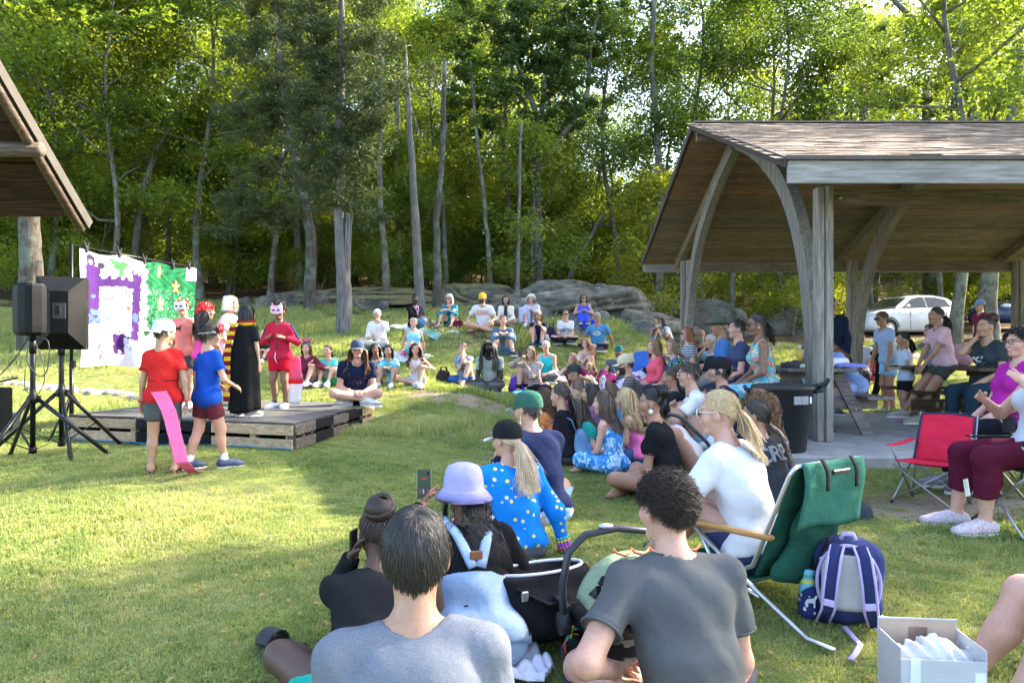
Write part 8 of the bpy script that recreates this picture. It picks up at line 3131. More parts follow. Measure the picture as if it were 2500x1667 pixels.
MB().box((.0,-.0056,.05),(.064,.001,.135)).build('lit_screen',plain((.06,.085,.05),.2,bump=0),o)
MB().box((.0,-.0064,.075),(.02,.0006,.006)).build('record_mark',plain((.7,.06,.03),.4,bump=0),o)
for k in range(5):
	MB().box((-.02 + .009 * k,-.0064,.015 + .003 * (k % 2)),(.006,.0006,.022)).build('figure_on_screen',plain([(.5,.05,.05),(.06,.1,.5),(.5,.5,.5),(.03,.03,.03),(.5,.05,.08)][k],.4,bump=0),o)
o = phone(HOOK['braids'],-1,(.02,.02,.022),'black phone at the ear of the woman with the braided bun',R(80),off=(-.0,0,-.02))

J = HOOK['cape']
mb = MB()
def cape(u,v):
	a = -2.45 + u * 4.9 - math.pi / 2
	z = 1.0 * (1 - v) + .02
	zt_ = J['N'][2] + .01
	z = zt_ - v * (zt_ - .05)
	r_ = .050 + .085 * min(1,v * 3.2) ** .7 + .030 * v + .012 * math.sin(u * 31) * v
	return (math.cos(a) * r_ * 1.05,math.sin(a) * r_ * .95 + .0,z + .02 * math.sin(u * 9) * v)
mb.sheet(cape,44,24,th=.004)
mb.build('cape',fabric((.010,.010,.011),fold=.5),J['root'])
sc = fabric((.16,.012,.025),'stripe',(.66,.40,.02),fold=.15,scale=.42)
mb = MB()
mb.tube([J['N'] + v3(math.cos(a) * .075,math.sin(a) * .075 - .005,.035 + .01 * math.sin(2 * a)) for a in np.linspace(0,6.283,22)],.030,n=8,caps=False)
so = mb.build('scarf',sc,J['root'])
mb = MB()
mb.sheet(lambda u,v: (-.05 - .035 * min(1,v * 3) + (u - .5) * .085,-.095 - .065 * min(1,v * 2.5) ** .6 - .02 * v,J['N'][2] + .03 - v * .84),4,24,th=.008)
mb.build('scarf_end',sc,so)

J = HOOK['bucket']
pr = [infl(x,.022) for x in J['T'][:4]]
V,Q = blend_mesh(pr,.0115,.03,[(J['W'] + J['Ud'] * .04 * J['H'],unit(J['Ud'] - J['fwd'] * .25)),(J['P'] - J['Ld'] * .02 * J['H'],-J['Ld'])],[],.0022,1.0)
den = fabric((.27,.36,.49),'denim')
bo = link_obj('dungaree_bib',mesh_from_arrays('dungaree_bib',V,Q),den,J['root'])
J['top_prims'] = [infl(x,.008) for x in J['top_prims']]
for s in (-1,1):
	pts = [J['W'] + J['Ud'] * (.03 + .185 * k / 9) * J['H'] * .9 + v3(s * (.010 + .055 * k / 9) * J['H'],0,0) for k in range(10)]
	P_ = onto(J,np.array(pts),-J['fwd'],.002)
	MB().tube(P_,.021,n=6,flat=.3,hint=tuple(J['fwd'])).build('shoulder_strap',den,bo)
MB().box(onto(J,np.array([J['W'] + J['Ud'] * .055 * J['H']]),-J['fwd'],.012)[0],(.05,.012,.035),None,.003).build('leather_patch',plain((.22,.09,.04),.6),bo)

J = HOOK['knight']
mb = [infl(x,.034) for x in J['T'][1:4]] + [infl(x,.016) for x in J['SHP']]
f_ = Field(mb,.018)
for q_ in mb:
	f_.add(q_,.03)
X_,Y_,Z_ = f_.ax[0][:,None,None],f_.ax[1][None,:,None],f_.ax[2][None,None,:]
f_.D = f_.D + (.008 * np.abs(np.sin(Z_ * 38)) + 0 * X_ + 0 * Y_).astype(np.float32) - .006
f_.cut(J['P'] + J['Ld'] * .03,-J['Ld'])
f_.sub(rc(J['N'],J['N'] + J['Ud'] * .3,.055,.06))
for s in (-1,1):
	f_.sub(rc(J['sh'][s] + v3(s * .02,0,0),J['el'][s],.06,.06))
V,Q = f_.mesh()
link_obj('puffy_vest',mesh_from_arrays('puffy_vest',V,Q),fabric((.48,.52,.60),fold=.3,rough=.5),J['root'])
J = HOOK['denimpack']
dp = empty('backpack',Matrix.Rotation(J['yaw'],3,'Z') @ Vector(J['W'] - v3(0,.14,.06)) + Vector(J['root'].location),J['yaw'],'small pale denim backpack on the girl with the low ponytail','backpack')
den2 = fabric((.12,.22,.36),'denim')
V,Q = blend_mesh([rc((0,0,-.08),(0,.02,.08),.085,.065,v3(1,0,0),1.45)],.012,.02,(),(),.003)
link_obj('pouch',mesh_from_arrays('pouch',V,Q),den2,dp)
V,Q = blend_mesh([rc((0,-.075,-.08),(0,-.07,-.02),.035,.030,v3(1,0,0),2.0)],.012,.02,(),(),.002)
link_obj('front_pocket',mesh_from_arrays('front_pocket',V,Q),den2,dp)
for s in (-1,1):
	MB().tube([(s * .06,.05,.10),(s * .085,.09,.22),(s * .09,.20,.27),(s * .095,.30,.18)],.018,n=6,flat=.35).build('strap',den2,dp)

# ------------------------------------------------------------------ paper tails
J = HOOK['redboy']
pinkp = plain((.72,.13,.30),.75,var=.06,bump=.1)
w0 = Matrix.Rotation(J['yaw'],3,'Z') @ Vector((.0,-.125,J['P'][2] + .06)) + Vector(J['root'].location)
path = [w0,at(412,1000,5.92),at(430,1070,5.84),at(446,1130,5.78),hit(472,1158) + Vector((0,0,.015)),hit(498,1154) + Vector((0,0,.012))]
def poly_at(P,f):
	k = min(len(P) - 2,int(f * (len(P) - 1)))
	return P[k].lerp(P[k + 1],f * (len(P) - 1) - k)
def ptail(u,v):
	c = poly_at(path,v)
	w = .128 - .055 * v
	zig = .008 * abs(((v * 11) % 2) - 1)
	return c + Vector(((u - .5) * w,-zig,(u - .5) * .012))
o = MB().sheet(ptail,4,44,smooth=False,th=.0015).build('paper_tail',pinkp)
tag(o,'long folded pink paper tail hanging from the boy in red','paper tail')
J = HOOK['fox']
b0 = at(716,870,9.25)
o = MB().sheet(lambda u,v: b0.lerp(at(722,928,9.3),v) + Vector(((u - .5) * .17,0,0)),3,6,th=.003).build('paper_tail',plain((.70,.12,.26),.7))
tag(o,'short pink and white paper tail behind the tracksuit child','paper tail')
MB().sheet(lambda u,v: at(722,934,9.28).lerp(at(720,986,9.3),v) + Vector(((u - .5) * (.19 - .05 * v),-.03 * v,0)),3,6,th=.003).build('white_tip',plain((.74,.72,.74),.7),o)
MB().sheet(lambda u,v: at(722,926,9.27).lerp(at(722,936,9.27),v) + Vector(((u - .5) * .185,0,0)),3,2,th=.003).build('red_band',plain((.55,.01,.02),.7),o)

# ------------------------------------------------------------------ blankets and things lying about the bank
def blanket(pts,label,mat,name='blanket',lift=.03,n=14,fold=.02,seed=0):
	"""a cloth spread over the ground between four photograph pixels"""
	Q_ = [hit(*p) for p in pts]
	def fn(u,v):
		p = Q_[0].lerp(Q_[1],u).lerp(Q_[3].lerp(Q_[2],u),v)
		z = gz(p.x,p.y) + lift + fold * math.sin(u * 13 + v * 7 + seed) * math.sin(v * 11 + seed * 2)
		return (p.x,p.y,z)
	o = MB().sheet(fn,n,n,th=-.008).build(name,mat)
	return tag(o,label,'blanket')
blanket([(945,800),(1010,824),(1122,815),(1050,790)],'pale mint picnic blanket under the woman with the lanyard',fabric((.55,.64,.62),'check',(.62,.70,.68),fold=.4),fold=.03)
blanket([(1030,822),(1068,836),(1078,824),(1050,812)],'turned corner of teal lining on the mint picnic blanket',fabric((.10,.36,.40),fold=.4),lift=.05,fold=.03)
blanket([(900,872),(985,888),(1062,872),(960,858)],'pale grey blanket under the woman in the sky blue sundress',fabric((.48,.52,.56),fold=.5),fold=.03)
blanket([(1392,884),(1420,890),(1440,878),(1410,870)],'small teal and white towel left of the long-haired woman',fabric((.10,.28,.33),'stripe',(.6,.65,.66)),lift=.05,fold=.03)
blanket([(1340,934),(1390,940),(1385,912),(1345,908)],'crumpled white and pink cloth beside the plum shirt',fabric((.70,.64,.68),'tiedye',(.74,.72,.74),(.60,.25,.40)),lift=.06,fold=.05)
blanket([(1130,1672),(1330,1690),(1350,1640),(1290,1580)],'white textured towel under the dungarees at the bottom edge',fabric((.66,.66,.72),fold=.9),lift=.03,fold=.02)

def bag(px,py,d,size,col,label,name='bag',handle=True,rz=0,dots=None,lean=0,mat=None):
	q_ = at(px,py,d)
	q_.z = gz(q_.x,q_.y)
	o = empty(name,q_,R(rz),label,'bag')
	w_,dp_,h_ = size
	m_ = mat or fabric(col,fold=.6)
	V,Q = blend_mesh([rc((0,0,h_ * .28),(0,lean,h_ * .72),min(dp_,h_) * .48,min(dp_,h_) * .42,v3(1,0,0),w_ / min(dp_,h_))],max(.012,h_ / 24),.02,[((0,0,.005),v3(0,0,-1))],(),.006,px * .1)
	link_obj('bag_body',mesh_from_arrays('bag_body',V,Q),m_,o)
	if handle:
		for s in (-1,1):
			MB().tube([(-w_ * .25,s * dp_ * .25,h_ * .8),(-w_ * .15,s * dp_ * .3,h_ * 1.12),(w_ * .15,s * dp_ * .3,h_ * 1.12),(w_ * .25,s * dp_ * .25,h_ * .8)],.010,n=6).build('handle',m_,o)
	return o
bag(1119,806,18.4,(.26,.15,.26),(.10,.012,.03),'small burgundy handbag between the knees of the grey-curled woman')
bag(1083,946,14.6,(.30,.18,.34),(.035,.030,.028),'black handbag on the grass left of the patterned blouse',rz=15)
bag(1260,958,13.7,(.30,.22,.30),(.14,.06,.40),'purple and black backpack beside the dreadlocked man','backpack',rz=20)
bag(1346,846,18.2,(.28,.2,.36),(.03,.03,.065),'dark navy backpack left of the white printed shirt','backpack')
bag(888,940,12.4,(.18,.14,.30),(.70,.25,.48),'fluffy bubblegum pink pouch behind the navy-shirt woman','fluffy_bag',handle=False)
bag(1400,800,19.9,(.30,.20,.30),(.62,.55,.03),'bright yellow bag behind the stump woman',handle=False)
bag(1332,850,18.0,(.20,.06,.22),(.66,.66,.72),'white tote leaning on the navy backpack',handle=False)
bag(1332,975,13.2,(.3,.2,.24),(.03,.03,.035),'black sling bag beside the turquoise top',handle=False)

def tumbler(px,py,d,h_,r_,col,label,lidcol=(.7,.7,.7)):
	q_ = at(px,py,d)
	q_.z = gz(q_.x,q_.y)
	o = empty('drink_bottle',q_,0,label,'bottle')
	MB().lathe([(0,0),(r_ * .85,0),(r_,h_ * .1),(r_,h_ * .8),(r_ * .8,h_ * .86),(0,h_ * .86)],(0,0,0),16).build('bottle_body',plain(col,.3),o)
	MB().lathe([(r_ * .7,h_ * .85),(r_ * .7,h_),(0,h_)],(0,0,0),14).build('lid',plain(lidcol,.4),o)
	return o
tumbler(985,868,16.8,.17,.045,(.70,.08,.16),'coral pink cup beside the sky blue sundress')
tumbler(1364,1070,9.0,.30,.045,(.42,.38,.62),'tall lilac water bottle standing behind the children')
q_ = at(1385,985,9.3)
o = empty('toy_cat',(q_.x,q_.y,gz(q_.x,q_.y)),0,'bright pink plastic cat head toy among the children','toy')
zz = at(1385,962,9.3).z - gz(q_.x,q_.y)
MB().ball((0,0,zz),(.11,.09,.10),16,10).build('cat_head',plain((.72,.16,.40),.4),o)
for s in (-1,1):
	MB().tube([(s * .065,0,zz + .06),(s * .085,0,zz + .15)],[.04,.006],n=8).build('ear',plain((.72,.16,.40),.4),o)
MB().lathe([(.10,0),(.085,.03),(.05,zz - .05),(.04,zz)],(0,0,0),14).build('body',plain((.66,.14,.38),.45),o)
J = HOOK['oldman']
p_ = Matrix.Rotation(J['yaw'],3,'Z') @ Vector((0.0,.26,.16)) + Vector(J['root'].location)
o = empty('camera',p_,R(172),'black camera in the lap of the white-haired man','camera')
MB().box((0,0,0),(.14,.06,.09),None,.012).build('camera_body',plain((.02,.02,.022),.5),o)
MB().lathe([(.038,.03),(.040,.10),(0,.10)],(0,0,0),16,Matrix.Rotation(R(-90),3,'X')).build('lens',plain((.03,.03,.032),.3),o)
J = HOOK['longgrey']
p0 = Matrix.Rotation(J['yaw'],3,'Z') @ Vector((J['kn'][1] + v3(.02,.05,.06))) + Vector(J['root'].location)
o = MB().sheet(lambda u,v: p0 + Vector(((u - .5) * .30,-.03 - .02 * math.sin(u * 9),.02 - v * .42)),10,8,th=.01).build('shawl',fabric((.46,.45,.66)))
tag(o,'lilac shawl hanging over the knees of the silver-haired woman','shawl')
o = MB().sheet(lambda u,v: Vector((STUMP.x - .12 + u * .38 + v * .14 * u,STUMP.y - .33 - .04 * math.sin(u * 7) - .05 * v,STUMP.z + STUMP_H + .10 - v * (.16 + .30 * u))),10,10,th=.006).build('blue_cloth',fabric((.03,.06,.60)))
tag(o,'cobalt cloth of the dress spilling over the stump edge','cloth')

# ------------------------------------------------------------------ camp chairs, beach chair
STEEL = plain((.30,.30,.32),.35,.8)
BLKSTEEL = plain((.03,.03,.034),.4,.6)
def camp_chair(loc,rz,col,label,sc_=1.0,trim=None,frame=None,cup=True,group=None):
	o = empty('camp_chair',loc,rz,label,'chair',group)
	o.scale = (sc_,sc_,sc_)
	frame = frame or STEEL
	fm = fabric(col,fold=.5)
	tm = fabric(trim or mul(col,.4),fold=.2)
	w_ = .27
	def seatf(u,v):
		return ((u - .5) * 2 * w_,-.22 + v * .46,.42 - .045 * math.sin(u * math.pi) * math.sin(v * math.pi * .9 + .2) + .02 * v)
	MB().sheet(seatf,10,10,th=.006).build('seat',fm,o)
	def backf(u,v):
		return ((u - .5) * 2 * w_ * (1 - .04 * v),-.22 - .17 * v - .035 * math.sin(u * math.pi),.40 + v * .48 + .02 * math.sin(u * math.pi) * v)
	bk_ = MB().sheet(backf,10,10,th=.006).build('backrest',fm,o)
	ed = MB()
	ed.tube([backf(0,v) for v in np.linspace(0,1,8)] + [backf(u,1) for u in np.linspace(.1,1,9)] + [backf(1,v) for v in np.linspace(.9,0,7)],.013,n=6)
	ed.build('binding',tm,bk_)
	for s in (-1,1):
		MB().sheet(lambda u,v: (s * (.30 + (u - .5) * .075),-.26 + v * .54,.625 - .012 * math.sin(v * math.pi) - .03 * v),4,8,th=.008).build('armrest',fm,o)
		MB().tube([(s * .285,.27,.595),(s * .275,-.20,.015)],.010,n=7).build('leg',frame,o)
		MB().tube([(s * .285,-.22,.40),(s * .28,.26,.015)],.010,n=7).build('leg',frame,o)
		MB().tube([(s * .28,-.20,.02),(s * .275,-.40,.90)],.010,n=7).build('back_pole',frame,o)
		for yy in (-.20,.26):
			MB().ball((s * .28,yy,.015),.02,8,5).build('foot',BLKSTEEL,o)
	for (a,b_) in (((-.28,.26,.03),(.28,.24,.40)),((.28,.26,.03),(-.28,.24,.40)),((-.28,-.20,.03),(.28,-.22,.38)),((.28,-.20,.03),(-.28,-.22,.38))):
		MB().tube([a,b_],.009,n=6).build('cross_brace',frame,o)
	if cup:
		MB().lathe([(.04,.50),(.043,.60),(.046,.615)],(-.30,.22,0),12).build('cup_holder',fabric((.03,.03,.03)),o)
	return o
def ground_at(px,py,d):
	q_ = at(px,py,d)
	q_.z = FLOOR_Z if (q_.x > 2.5 and 6.6 < q_.y < 11.4) else gz(q_.x,q_.y)
	return q_
camp_chair(ground_at(2275,1240,5.55),R(128),(.60,.025,.06),'small empty red camp chair with navy edging',.74,(.03,.04,.08))
for pid,col,lab,kw in (('maroonpants',(.022,.022,.025),'black camp chair under the person in maroon trousers',{}),
						  ('magenta',(.03,.032,.05),'dark camp chair under the woman in magenta',{}),
						  ('chairshades',(.42,.05,.07),'red folding chair holding the man in sunglasses',{}),
						  ('lightseat',(.36,.37,.40),'grey and red folding chair left of the near post',dict(trim=(.4,.04,.05))),
						  ('plaid',(.05,.05,.06),'dark camp chair under the person in plaid',{}),
						  ('bald',(.05,.06,.08),'low camp chair under the bald man',dict(sc_=.62)),
						  ('whitehair',(.04,.05,.07),'low camp chair under the white-haired man in aqua',dict(sc_=.56)),
						  ('pinkjacket',(.05,.06,.07),'low camp chair under the coral pink jacket',dict(sc_=.74)),
						  ('floral',(.04,.07,.06),'low camp chair under the floral blouse',dict(sc_=.74)),
						  ('redhair',(.05,.05,.05),'camp chair under the red-haired woman',dict(sc_=.86)),
						  ('edgeleg',(.10,.14,.10),'low chair under the person cut by the right edge',dict(sc_=.62))):
	J = HOOK[pid]
	o = camp_chair(J['root'].location,J['yaw'],col,lab,**kw)
	o.location.z -= .02
J = HOOK['maroonpants']
o = empty('chair_bag',Vector(J['root'].location),J['yaw'],'black sack slung on the back of the black camp chair','bag')
V,Q = blend_mesh([rc((-.16,-.47,.25),(.16,-.46,.58),.085,.09,v3(0,1,0),1.0),rc((-.05,-.46,.3),(.05,-.46,.62),.10,.09)],.015,.06,(),(),.004)
link_obj('sack',mesh_from_arrays('sack',V,Q),fabric((.022,.022,.026),fold=.7),o)
q_ = at(2360,1190,4.3)
MB().box((0,0,0),(.05,.004,.10),Matrix.Rotation(.3,3,'Y'),.001).build('care_label',plain((.66,.66,.58),.8),o,o.matrix_world.inverted() @ q_ if False else None)
bpy.context.view_layer.update()
bpy.data.objects['care_label'].location = o.matrix_world.inverted() @ q_

J = HOOK['whitetee']
bc_ = empty('beach_chair',Vector(J['root'].location) + Vector((0,0,.0)),R(33),'green canvas beach chair with aluminium frame and wooden armrests','chair')
bc_.scale = (.88,.88,.83)
ALU = plain((.55,.56,.57),.32,.85,bump=.05)
GREEN = fabric((.016,.070,.050),fold=.6)
GREEN2 = fabric((.032,.125,.092),fold=.5)
ARMW = wood((.56,.32,.12),(.42,.22,.075),'Y')
for s in (-1,1):
	x = s * .29
	MB().tube([(x,.06,.12),(x,-.20,.26),(x,-.42,.78),(x * .985,-.44,.815),(x * .9,-.445,.83)],.0125,n=8).build('back_pole',ALU,bc_)
	MB().tube([(x,.22,.405),(x,-.10,.20),(x,-.46,.0),(x,-.52,-.03),(x,-.66,-.035)],.0125,n=8).build('leg',ALU,bc_)
	MB().tube([(x,.18,.40),(x,.08,.24),(x,.02,.17)],.011,n=8).build('arm_support',ALU,bc_)
	MB().tube([(x,.34,.20),(x,-.02,.16),(x,-.24,.10)],.0115,n=8).build('seat_rail',ALU,bc_)
	MB().tube([(x,.26,.19),(x,.42,-.02),(x,.50,-.03)],.0115,n=8).build('leg',ALU,bc_)
	MB().box((x,-.03,.425),(.052,.58,.030),Matrix.Rotation(R(-2),3,'X'),.010).build('armrest',ARMW,bc_)
	MB().ball((x * 1.05,-.12,.155),.022,10,6).build('pivot_bolt',plain((.35,.25,.18),.4,.8),bc_)
MB().tube([(-.29 * .9,-.445,.83),(.29 * .9,-.445,.83)],.0125,n=8).build('top_bar',ALU,bc_)
MB().sheet(lambda u,v: ((u - .5) * .54,-.20 - .24 * v - .03 * math.sin(u * math.pi) * (1 - v * .6),.20 + .62 * v),12,12,th=.006).build('back_canvas',GREEN,bc_)
MB().sheet(lambda u,v: ((u - .5) * .54,.32 - .5 * v,.20 - .05 * math.sin(u * math.pi) * math.sin(v * 3) - .04 * v),12,10,th=.006).build('seat_canvas',GREEN,bc_)
V,Q = blend_mesh([rc((0,-.28,.20),(0,-.40,.60),.055,.040,v3(1,0,0),4.2)],.014,.05,(),(),.004,2.0)
pk = link_obj('back_pouch',mesh_from_arrays('back_pouch',V,Q),GREEN,bc_)
fl_ = MB()
fl_.sheet(lambda u,v: ((u - .5) * (.50 + .02 * v),-.46 - .03 * math.sin(min(1,v * 2.2) * 1.57) + .045 * v - .008 * math.sin(u * 8 + v * 4),.845 - .35 * v + .014 * math.sin(u * 6) * v),14,12,th=.005)
fl_.build('pouch_flap',GREEN2,bc_)
STRAPM = fabric((.02,.02,.022),fold=.2)
for s in (-.12,.12):
	MB().sheet(lambda u,v: (s + (u - .5) * .03,-.478 - .035 * math.sin(min(1,v * 2.0) * 1.57),.86 - v * .16),2,6,th=.004).build('strap',STRAPM,bc_)
MB().box((.0,-.505,.79),(.14,.018,.025),None,.004).build('buckle',plain((.015,.015,.016),.4),bc_)
MB().sheet(lambda u,v: (-.02 + (u - .5) * .035,-.455 + .10 * v,.44 - v * .24),2,6,th=.004).build('strap',STRAPM,bc_)
MB().box((-.02,-.36,.22),(.045,.02,.06),None,.005).build('buckle',plain((.015,.015,.016),.4),bc_)

o = camp_chair(ground_at(1552,1000,12.4),R(140),(.05,.13,.42),'blue and grey reclining camp chair behind the tan cap',.95,(.35,.37,.42))
q_ = ground_at(1535,1010,11.9)
o = empty('floral_blanket',q_,R(30),'white blanket with purple flowers bundled beside the tan cap','blanket')
V,Q = blend_mesh([rc((-.30,0,.28),(.25,.05,.52),.15,.16),rc((-.2,-.08,.2),(.2,-.05,.3),.14,.12),rc((.0,0,.1),(.1,0,.3),.2,.15)],.022,.06,[((0,0,0),v3(0,0,-1))],(),.008,1.0)
link_obj('bundled_cloth',mesh_from_arrays('bundled_cloth',V,Q),fabric((.58,.54,.60),'floral',(.58,.54,.60),(.22,.05,.22),scale=.6),o)

# ------------------------------------------------------------------ wheeled bin, picnic tables and what stands on them
q_ = ground_at(1912,1090,6.95)
q_.z = gz(q_.x,q_.y) if q_.y < 6.6 else FLOOR_Z
bn = empty('refuse_bin',q_,R(-20),'large black plastic refuse bin with lid beside the near post','bin')
BINM = plain((.020,.021,.024),.5,var=.15,bump=.3,scale=60)
MB().lathe([(0,0),(.19,0),(.205,.02),(.262,.56),(.275,.57),(.275,.60),(.262,.61)],(0,0,0),32).build('bin_body',BINM,bn)
MB().lathe([(.290,.585),(.293,.605),(.28,.625),(.24,.63),(.235,.622),(.10,.640),(0,.645)],(0,0,0),32).build('lid',BINM,bn)
for s in (-1,1):
	h_ = MB()
	h_.tube([(s * .26,-.05,.56),(s * .335,-.05,.575),(s * .345,0,.60),(s * .335,.05,.575),(s * .26,.05,.56)],.018,n=8)
	h_.build('handle',BINM,bn)
h_ = MB()
h_.tube([(.27,.05,.60),(.36,.03,.63),(.40,.0,.68)],[.03,.028,.018],n=8)
h_.build('lid_tab',BINM,bn)
for k in range(2):
	a = R(-62 + k * 17)
	MB().box((math.cos(a) * .266,math.sin(a) * .266,.49),(.004,.075,.075),Matrix.Rotation(a,3,'Z')).build('label',plain((.26,.27,.29),.5),bn)
MB().box((math.cos(R(-28)) * .268,math.sin(R(-28)) * .268,.49),(.004,.03,.06),Matrix.Rotation(R(-28),3,'Z')).build('white_tag',plain((.72,.72,.74),.5),bn)

TBL = wood((.24,.215,.20),(.15,.13,.12),'Y')
TBLX = wood((.23,.205,.19),(.14,.12,.11),'X')
def picnic_table(loc,rz,label,m1,m2,L=1.85,bolts=True):
	"""long axis along local Y"""
	o = empty('picnic_table',loc,rz,label,'table')
	for k in range(5):
		MB().box(((k - 2) * .152,0,.735),(.146,L,.038),None,.004).build('top_plank',m1,o)
	for s in (-1,1):
		for k in range(2):
			MB().box((s * (.56 + k * .15),0,.43),(.146,L,.038),None,.004).build('bench_plank',m1,o)
	for yy in (-L * .36,L * .36):
		MB().box((0,yy + .03,.688),(.74,.038,.075),None,.003).build('top_bearer',m2,o)
		MB().box((0,yy + .03,.365),(1.46,.038,.13),None,.004).build('bench_bearer',m2,o)
		for s in (-1,1):
			MB().beam((s * .26,yy,.70),(s * .62,yy,.0),.038,.125,up=(1,0,0),bev=.003).build('leg',m2,o)
			if bolts:
				for f in (.48,.58):
					c = Vector((s * .26,yy - .022,.70)).lerp(Vector((s * .62,yy - .022,0)),f)
					MB().ball(c,.012,8,5).build('bolt',bolt,o)
	return o
T1 = picnic_table((3.37,8.92,FLOOR_Z),0,'grey-brown picnic table behind the near post',TBL,TBLX)
BRT = wood((.13,.085,.055),(.07,.045,.028),'Y')
BRTX = wood((.13,.085,.055),(.07,.045,.028),'X')
T2 = picnic_table((6.05,9.75,FLOOR_Z),R(78),'dark brown picnic table lettered B FIELD under the girl in pink',BRT,BRTX,1.75,False)
T3 = picnic_table((6.05,8.35,FLOOR_Z),R(82),'dark picnic table under the woman in charcoal',BRT,BRTX,1.75,False)
V,Fs = text_arrays('B  FIELD',.085,.001)
p_ = at(2310,988,9.05)
m_ = MB()
m_._add([(v[0],0,v[1]) for v in V],Fs)
o = m_.build('painted_lettering',plain((.42,.30,.07),.7),T2)
bpy.context.view_layer.update()
sk = MB().box((0,0,0),(.95,.03,.14),None,.003).build('skirt_board',BRTX,T2)
iw = T2.matrix_world.inverted()
sk.matrix_parent_inverse = iw
o.matrix_parent_inverse = iw
sk.location = p_ + Vector((.06,.02,0))
o.location = p_ + Vector((.02,-.001,0))

def on_table(px,d,name,label,cat):
	q_ = at(px,900,d)
	return empty(name,(q_.x,q_.y,FLOOR_Z + .755),0,label,cat)
o = on_table(1938,8.35,'crumpled_cloth','dark grey scarf crumpled on the picnic table','cloth')
V,Q = blend_mesh([rc((-.10,0,.03),(.08,.05,.04),.045,.04),rc((-.04,-.05,.03),(.11,-.02,.03),.04,.035)],.012,.03,[((0,0,0),v3(0,0,-1))],(),.007,3.0,2)
link_obj('cloth_heap',mesh_from_arrays('cloth_heap',V,Q),fabric((.06,.065,.075)),o)
o = on_table(1992,8.15,'folded_towel','pale yellow towel folded on the picnic table','towel')
V,Q = blend_mesh([rc((-.14,0,.018),(.14,.02,.022),.028,.03,v3(0,1,0),2.2)],.011,.02,[((0,0,0),v3(0,0,-1))],(),.003,1.0)
link_obj('towel_fold',mesh_from_arrays('towel_fold',V,Q),fabric((.60,.64,.48)),o)
o = on_table(2040,8.3,'paper_towel_roll','roll of white paper towel lying on the picnic table','paper towel')
MB().lathe([(.018,-.13),(.055,-.13),(.055,.13),(.018,.13),(.018,-.13)],(0,0,.056),20,Matrix.Rotation(R(90),3,'Y')).build('paper',plain((.74,.74,.76),.9),o)
o = on_table(2075,8.25,'folded_shirt','periwinkle shirt folded on the picnic table edge','shirt')
V,Q = blend_mesh([rc((-.14,0,.02),(.14,.0,.02),.035,.03,v3(0,1,0),2.4)],.011,.02,[((0,0,0),v3(0,0,-1))],(),.006,5.0)
link_obj('folded_cloth',mesh_from_arrays('folded_cloth',V,Q),fabric((.20,.22,.56),'dots',(.6,.6,.7),scale=2),o)
for (px,d,h_,r_,col,lid,lab) in ((1953,8.7,.26,.036,(.60,.36,.04),(.6,.6,.62),'bottle of orange drink on the picnic table'),
									  (1968,8.9,.24,.05,(.05,.16,.26),(.03,.03,.03),'blue jug on the picnic table'),
									  (1974,8.3,.20,.032,(.45,.62,.42),(.7,.75,.72),'pump bottle of pale green sanitiser on the picnic table')):
	o = on_table(px,d,'drink_bottle',lab,'bottle')
	MB().lathe([(0,0),(r_,0),(r_,h_ * .65),(r_ * .4,h_ * .82),(r_ * .4,h_ * .9),(0,h_ * .9)],(0,0,0),16).build('bottle_body',plain(col,.2,spec=.5,bump=0),o)
	MB().lathe([(r_ * .45,h_ * .88),(r_ * .45,h_),(0,h_)],(0,0,0),12).build('cap',plain(lid,.4),o)
o = MB().tube([at(1694,850,12.0),at(1706,890,12.0),at(1720,930,12.0)],.014,n=6,flat=.4).build('green_strap',fabric((.015,.16,.05)))
tag(o,'green fabric strap hanging by the far left post','strap')
q_ = ground_at(2352,1000,9.9)
o = empty('backpack',(q_.x,q_.y,FLOOR_Z + .755),R(20),'dusty pink backpack resting on the brown table','backpack')
V,Q = blend_mesh([rc((0,0,.10),(0,.02,.22),.12,.09,v3(1,0,0),1.3)],.014,.02,[((0,0,0),v3(0,0,-1))],(),.004)
link_obj('bag_body',mesh_from_arrays('bag_body',V,Q),fabric((.44,.24,.25)),o)
q_ = at(2142,905,13.6)
o = MB().tube([at(2128,858,13.4),at(2150,880,13.3),at(2146,930,13.2),at(2134,968,13.1)],[.05,.075,.07,.05],n=9).build('folded_chair',fabric((.012,.012,.014),fold=.7))
tag(o,'black folded chair in its sleeve leaning beside the polo man','folded chair')
q_ = ground_at(2085,1228,5.2)
o = empty('cap',q_ + Vector((0,0,-.02)),R(60),'dark cap lying on the worn ground behind the beach chair','cap')
for nm,mb,mat in hat_parts(('cap',(.05,.055,.07),'front',(.05,.055,.07))):
	mb.build(nm,mat,o)
q_ = hit(690,1598)
o = empty('slide_sandal',q_ + Vector((0,0,.012)),R(60),'black slide sandal on the grass behind the bare knee','sandal')
n_ = 22
ol = []
for i in range(n_):
	a = 2 * math.pi * i / n_
	ol.append((math.sin(a) * .048 * (1 + .12 * math.cos(a)),math.cos(a) * .135))
MB().prism(ol,0,.028,'Z').build('sole',plain((.025,.026,.028),.7),o)
MB().sheet(lambda u,v: (math.cos(math.pi * u) * .052,.02 + v * .075,.02 + math.sin(math.pi * u) * .05),14,4,th=.006).build('strap',plain((.022,.022,.024),.6),o)

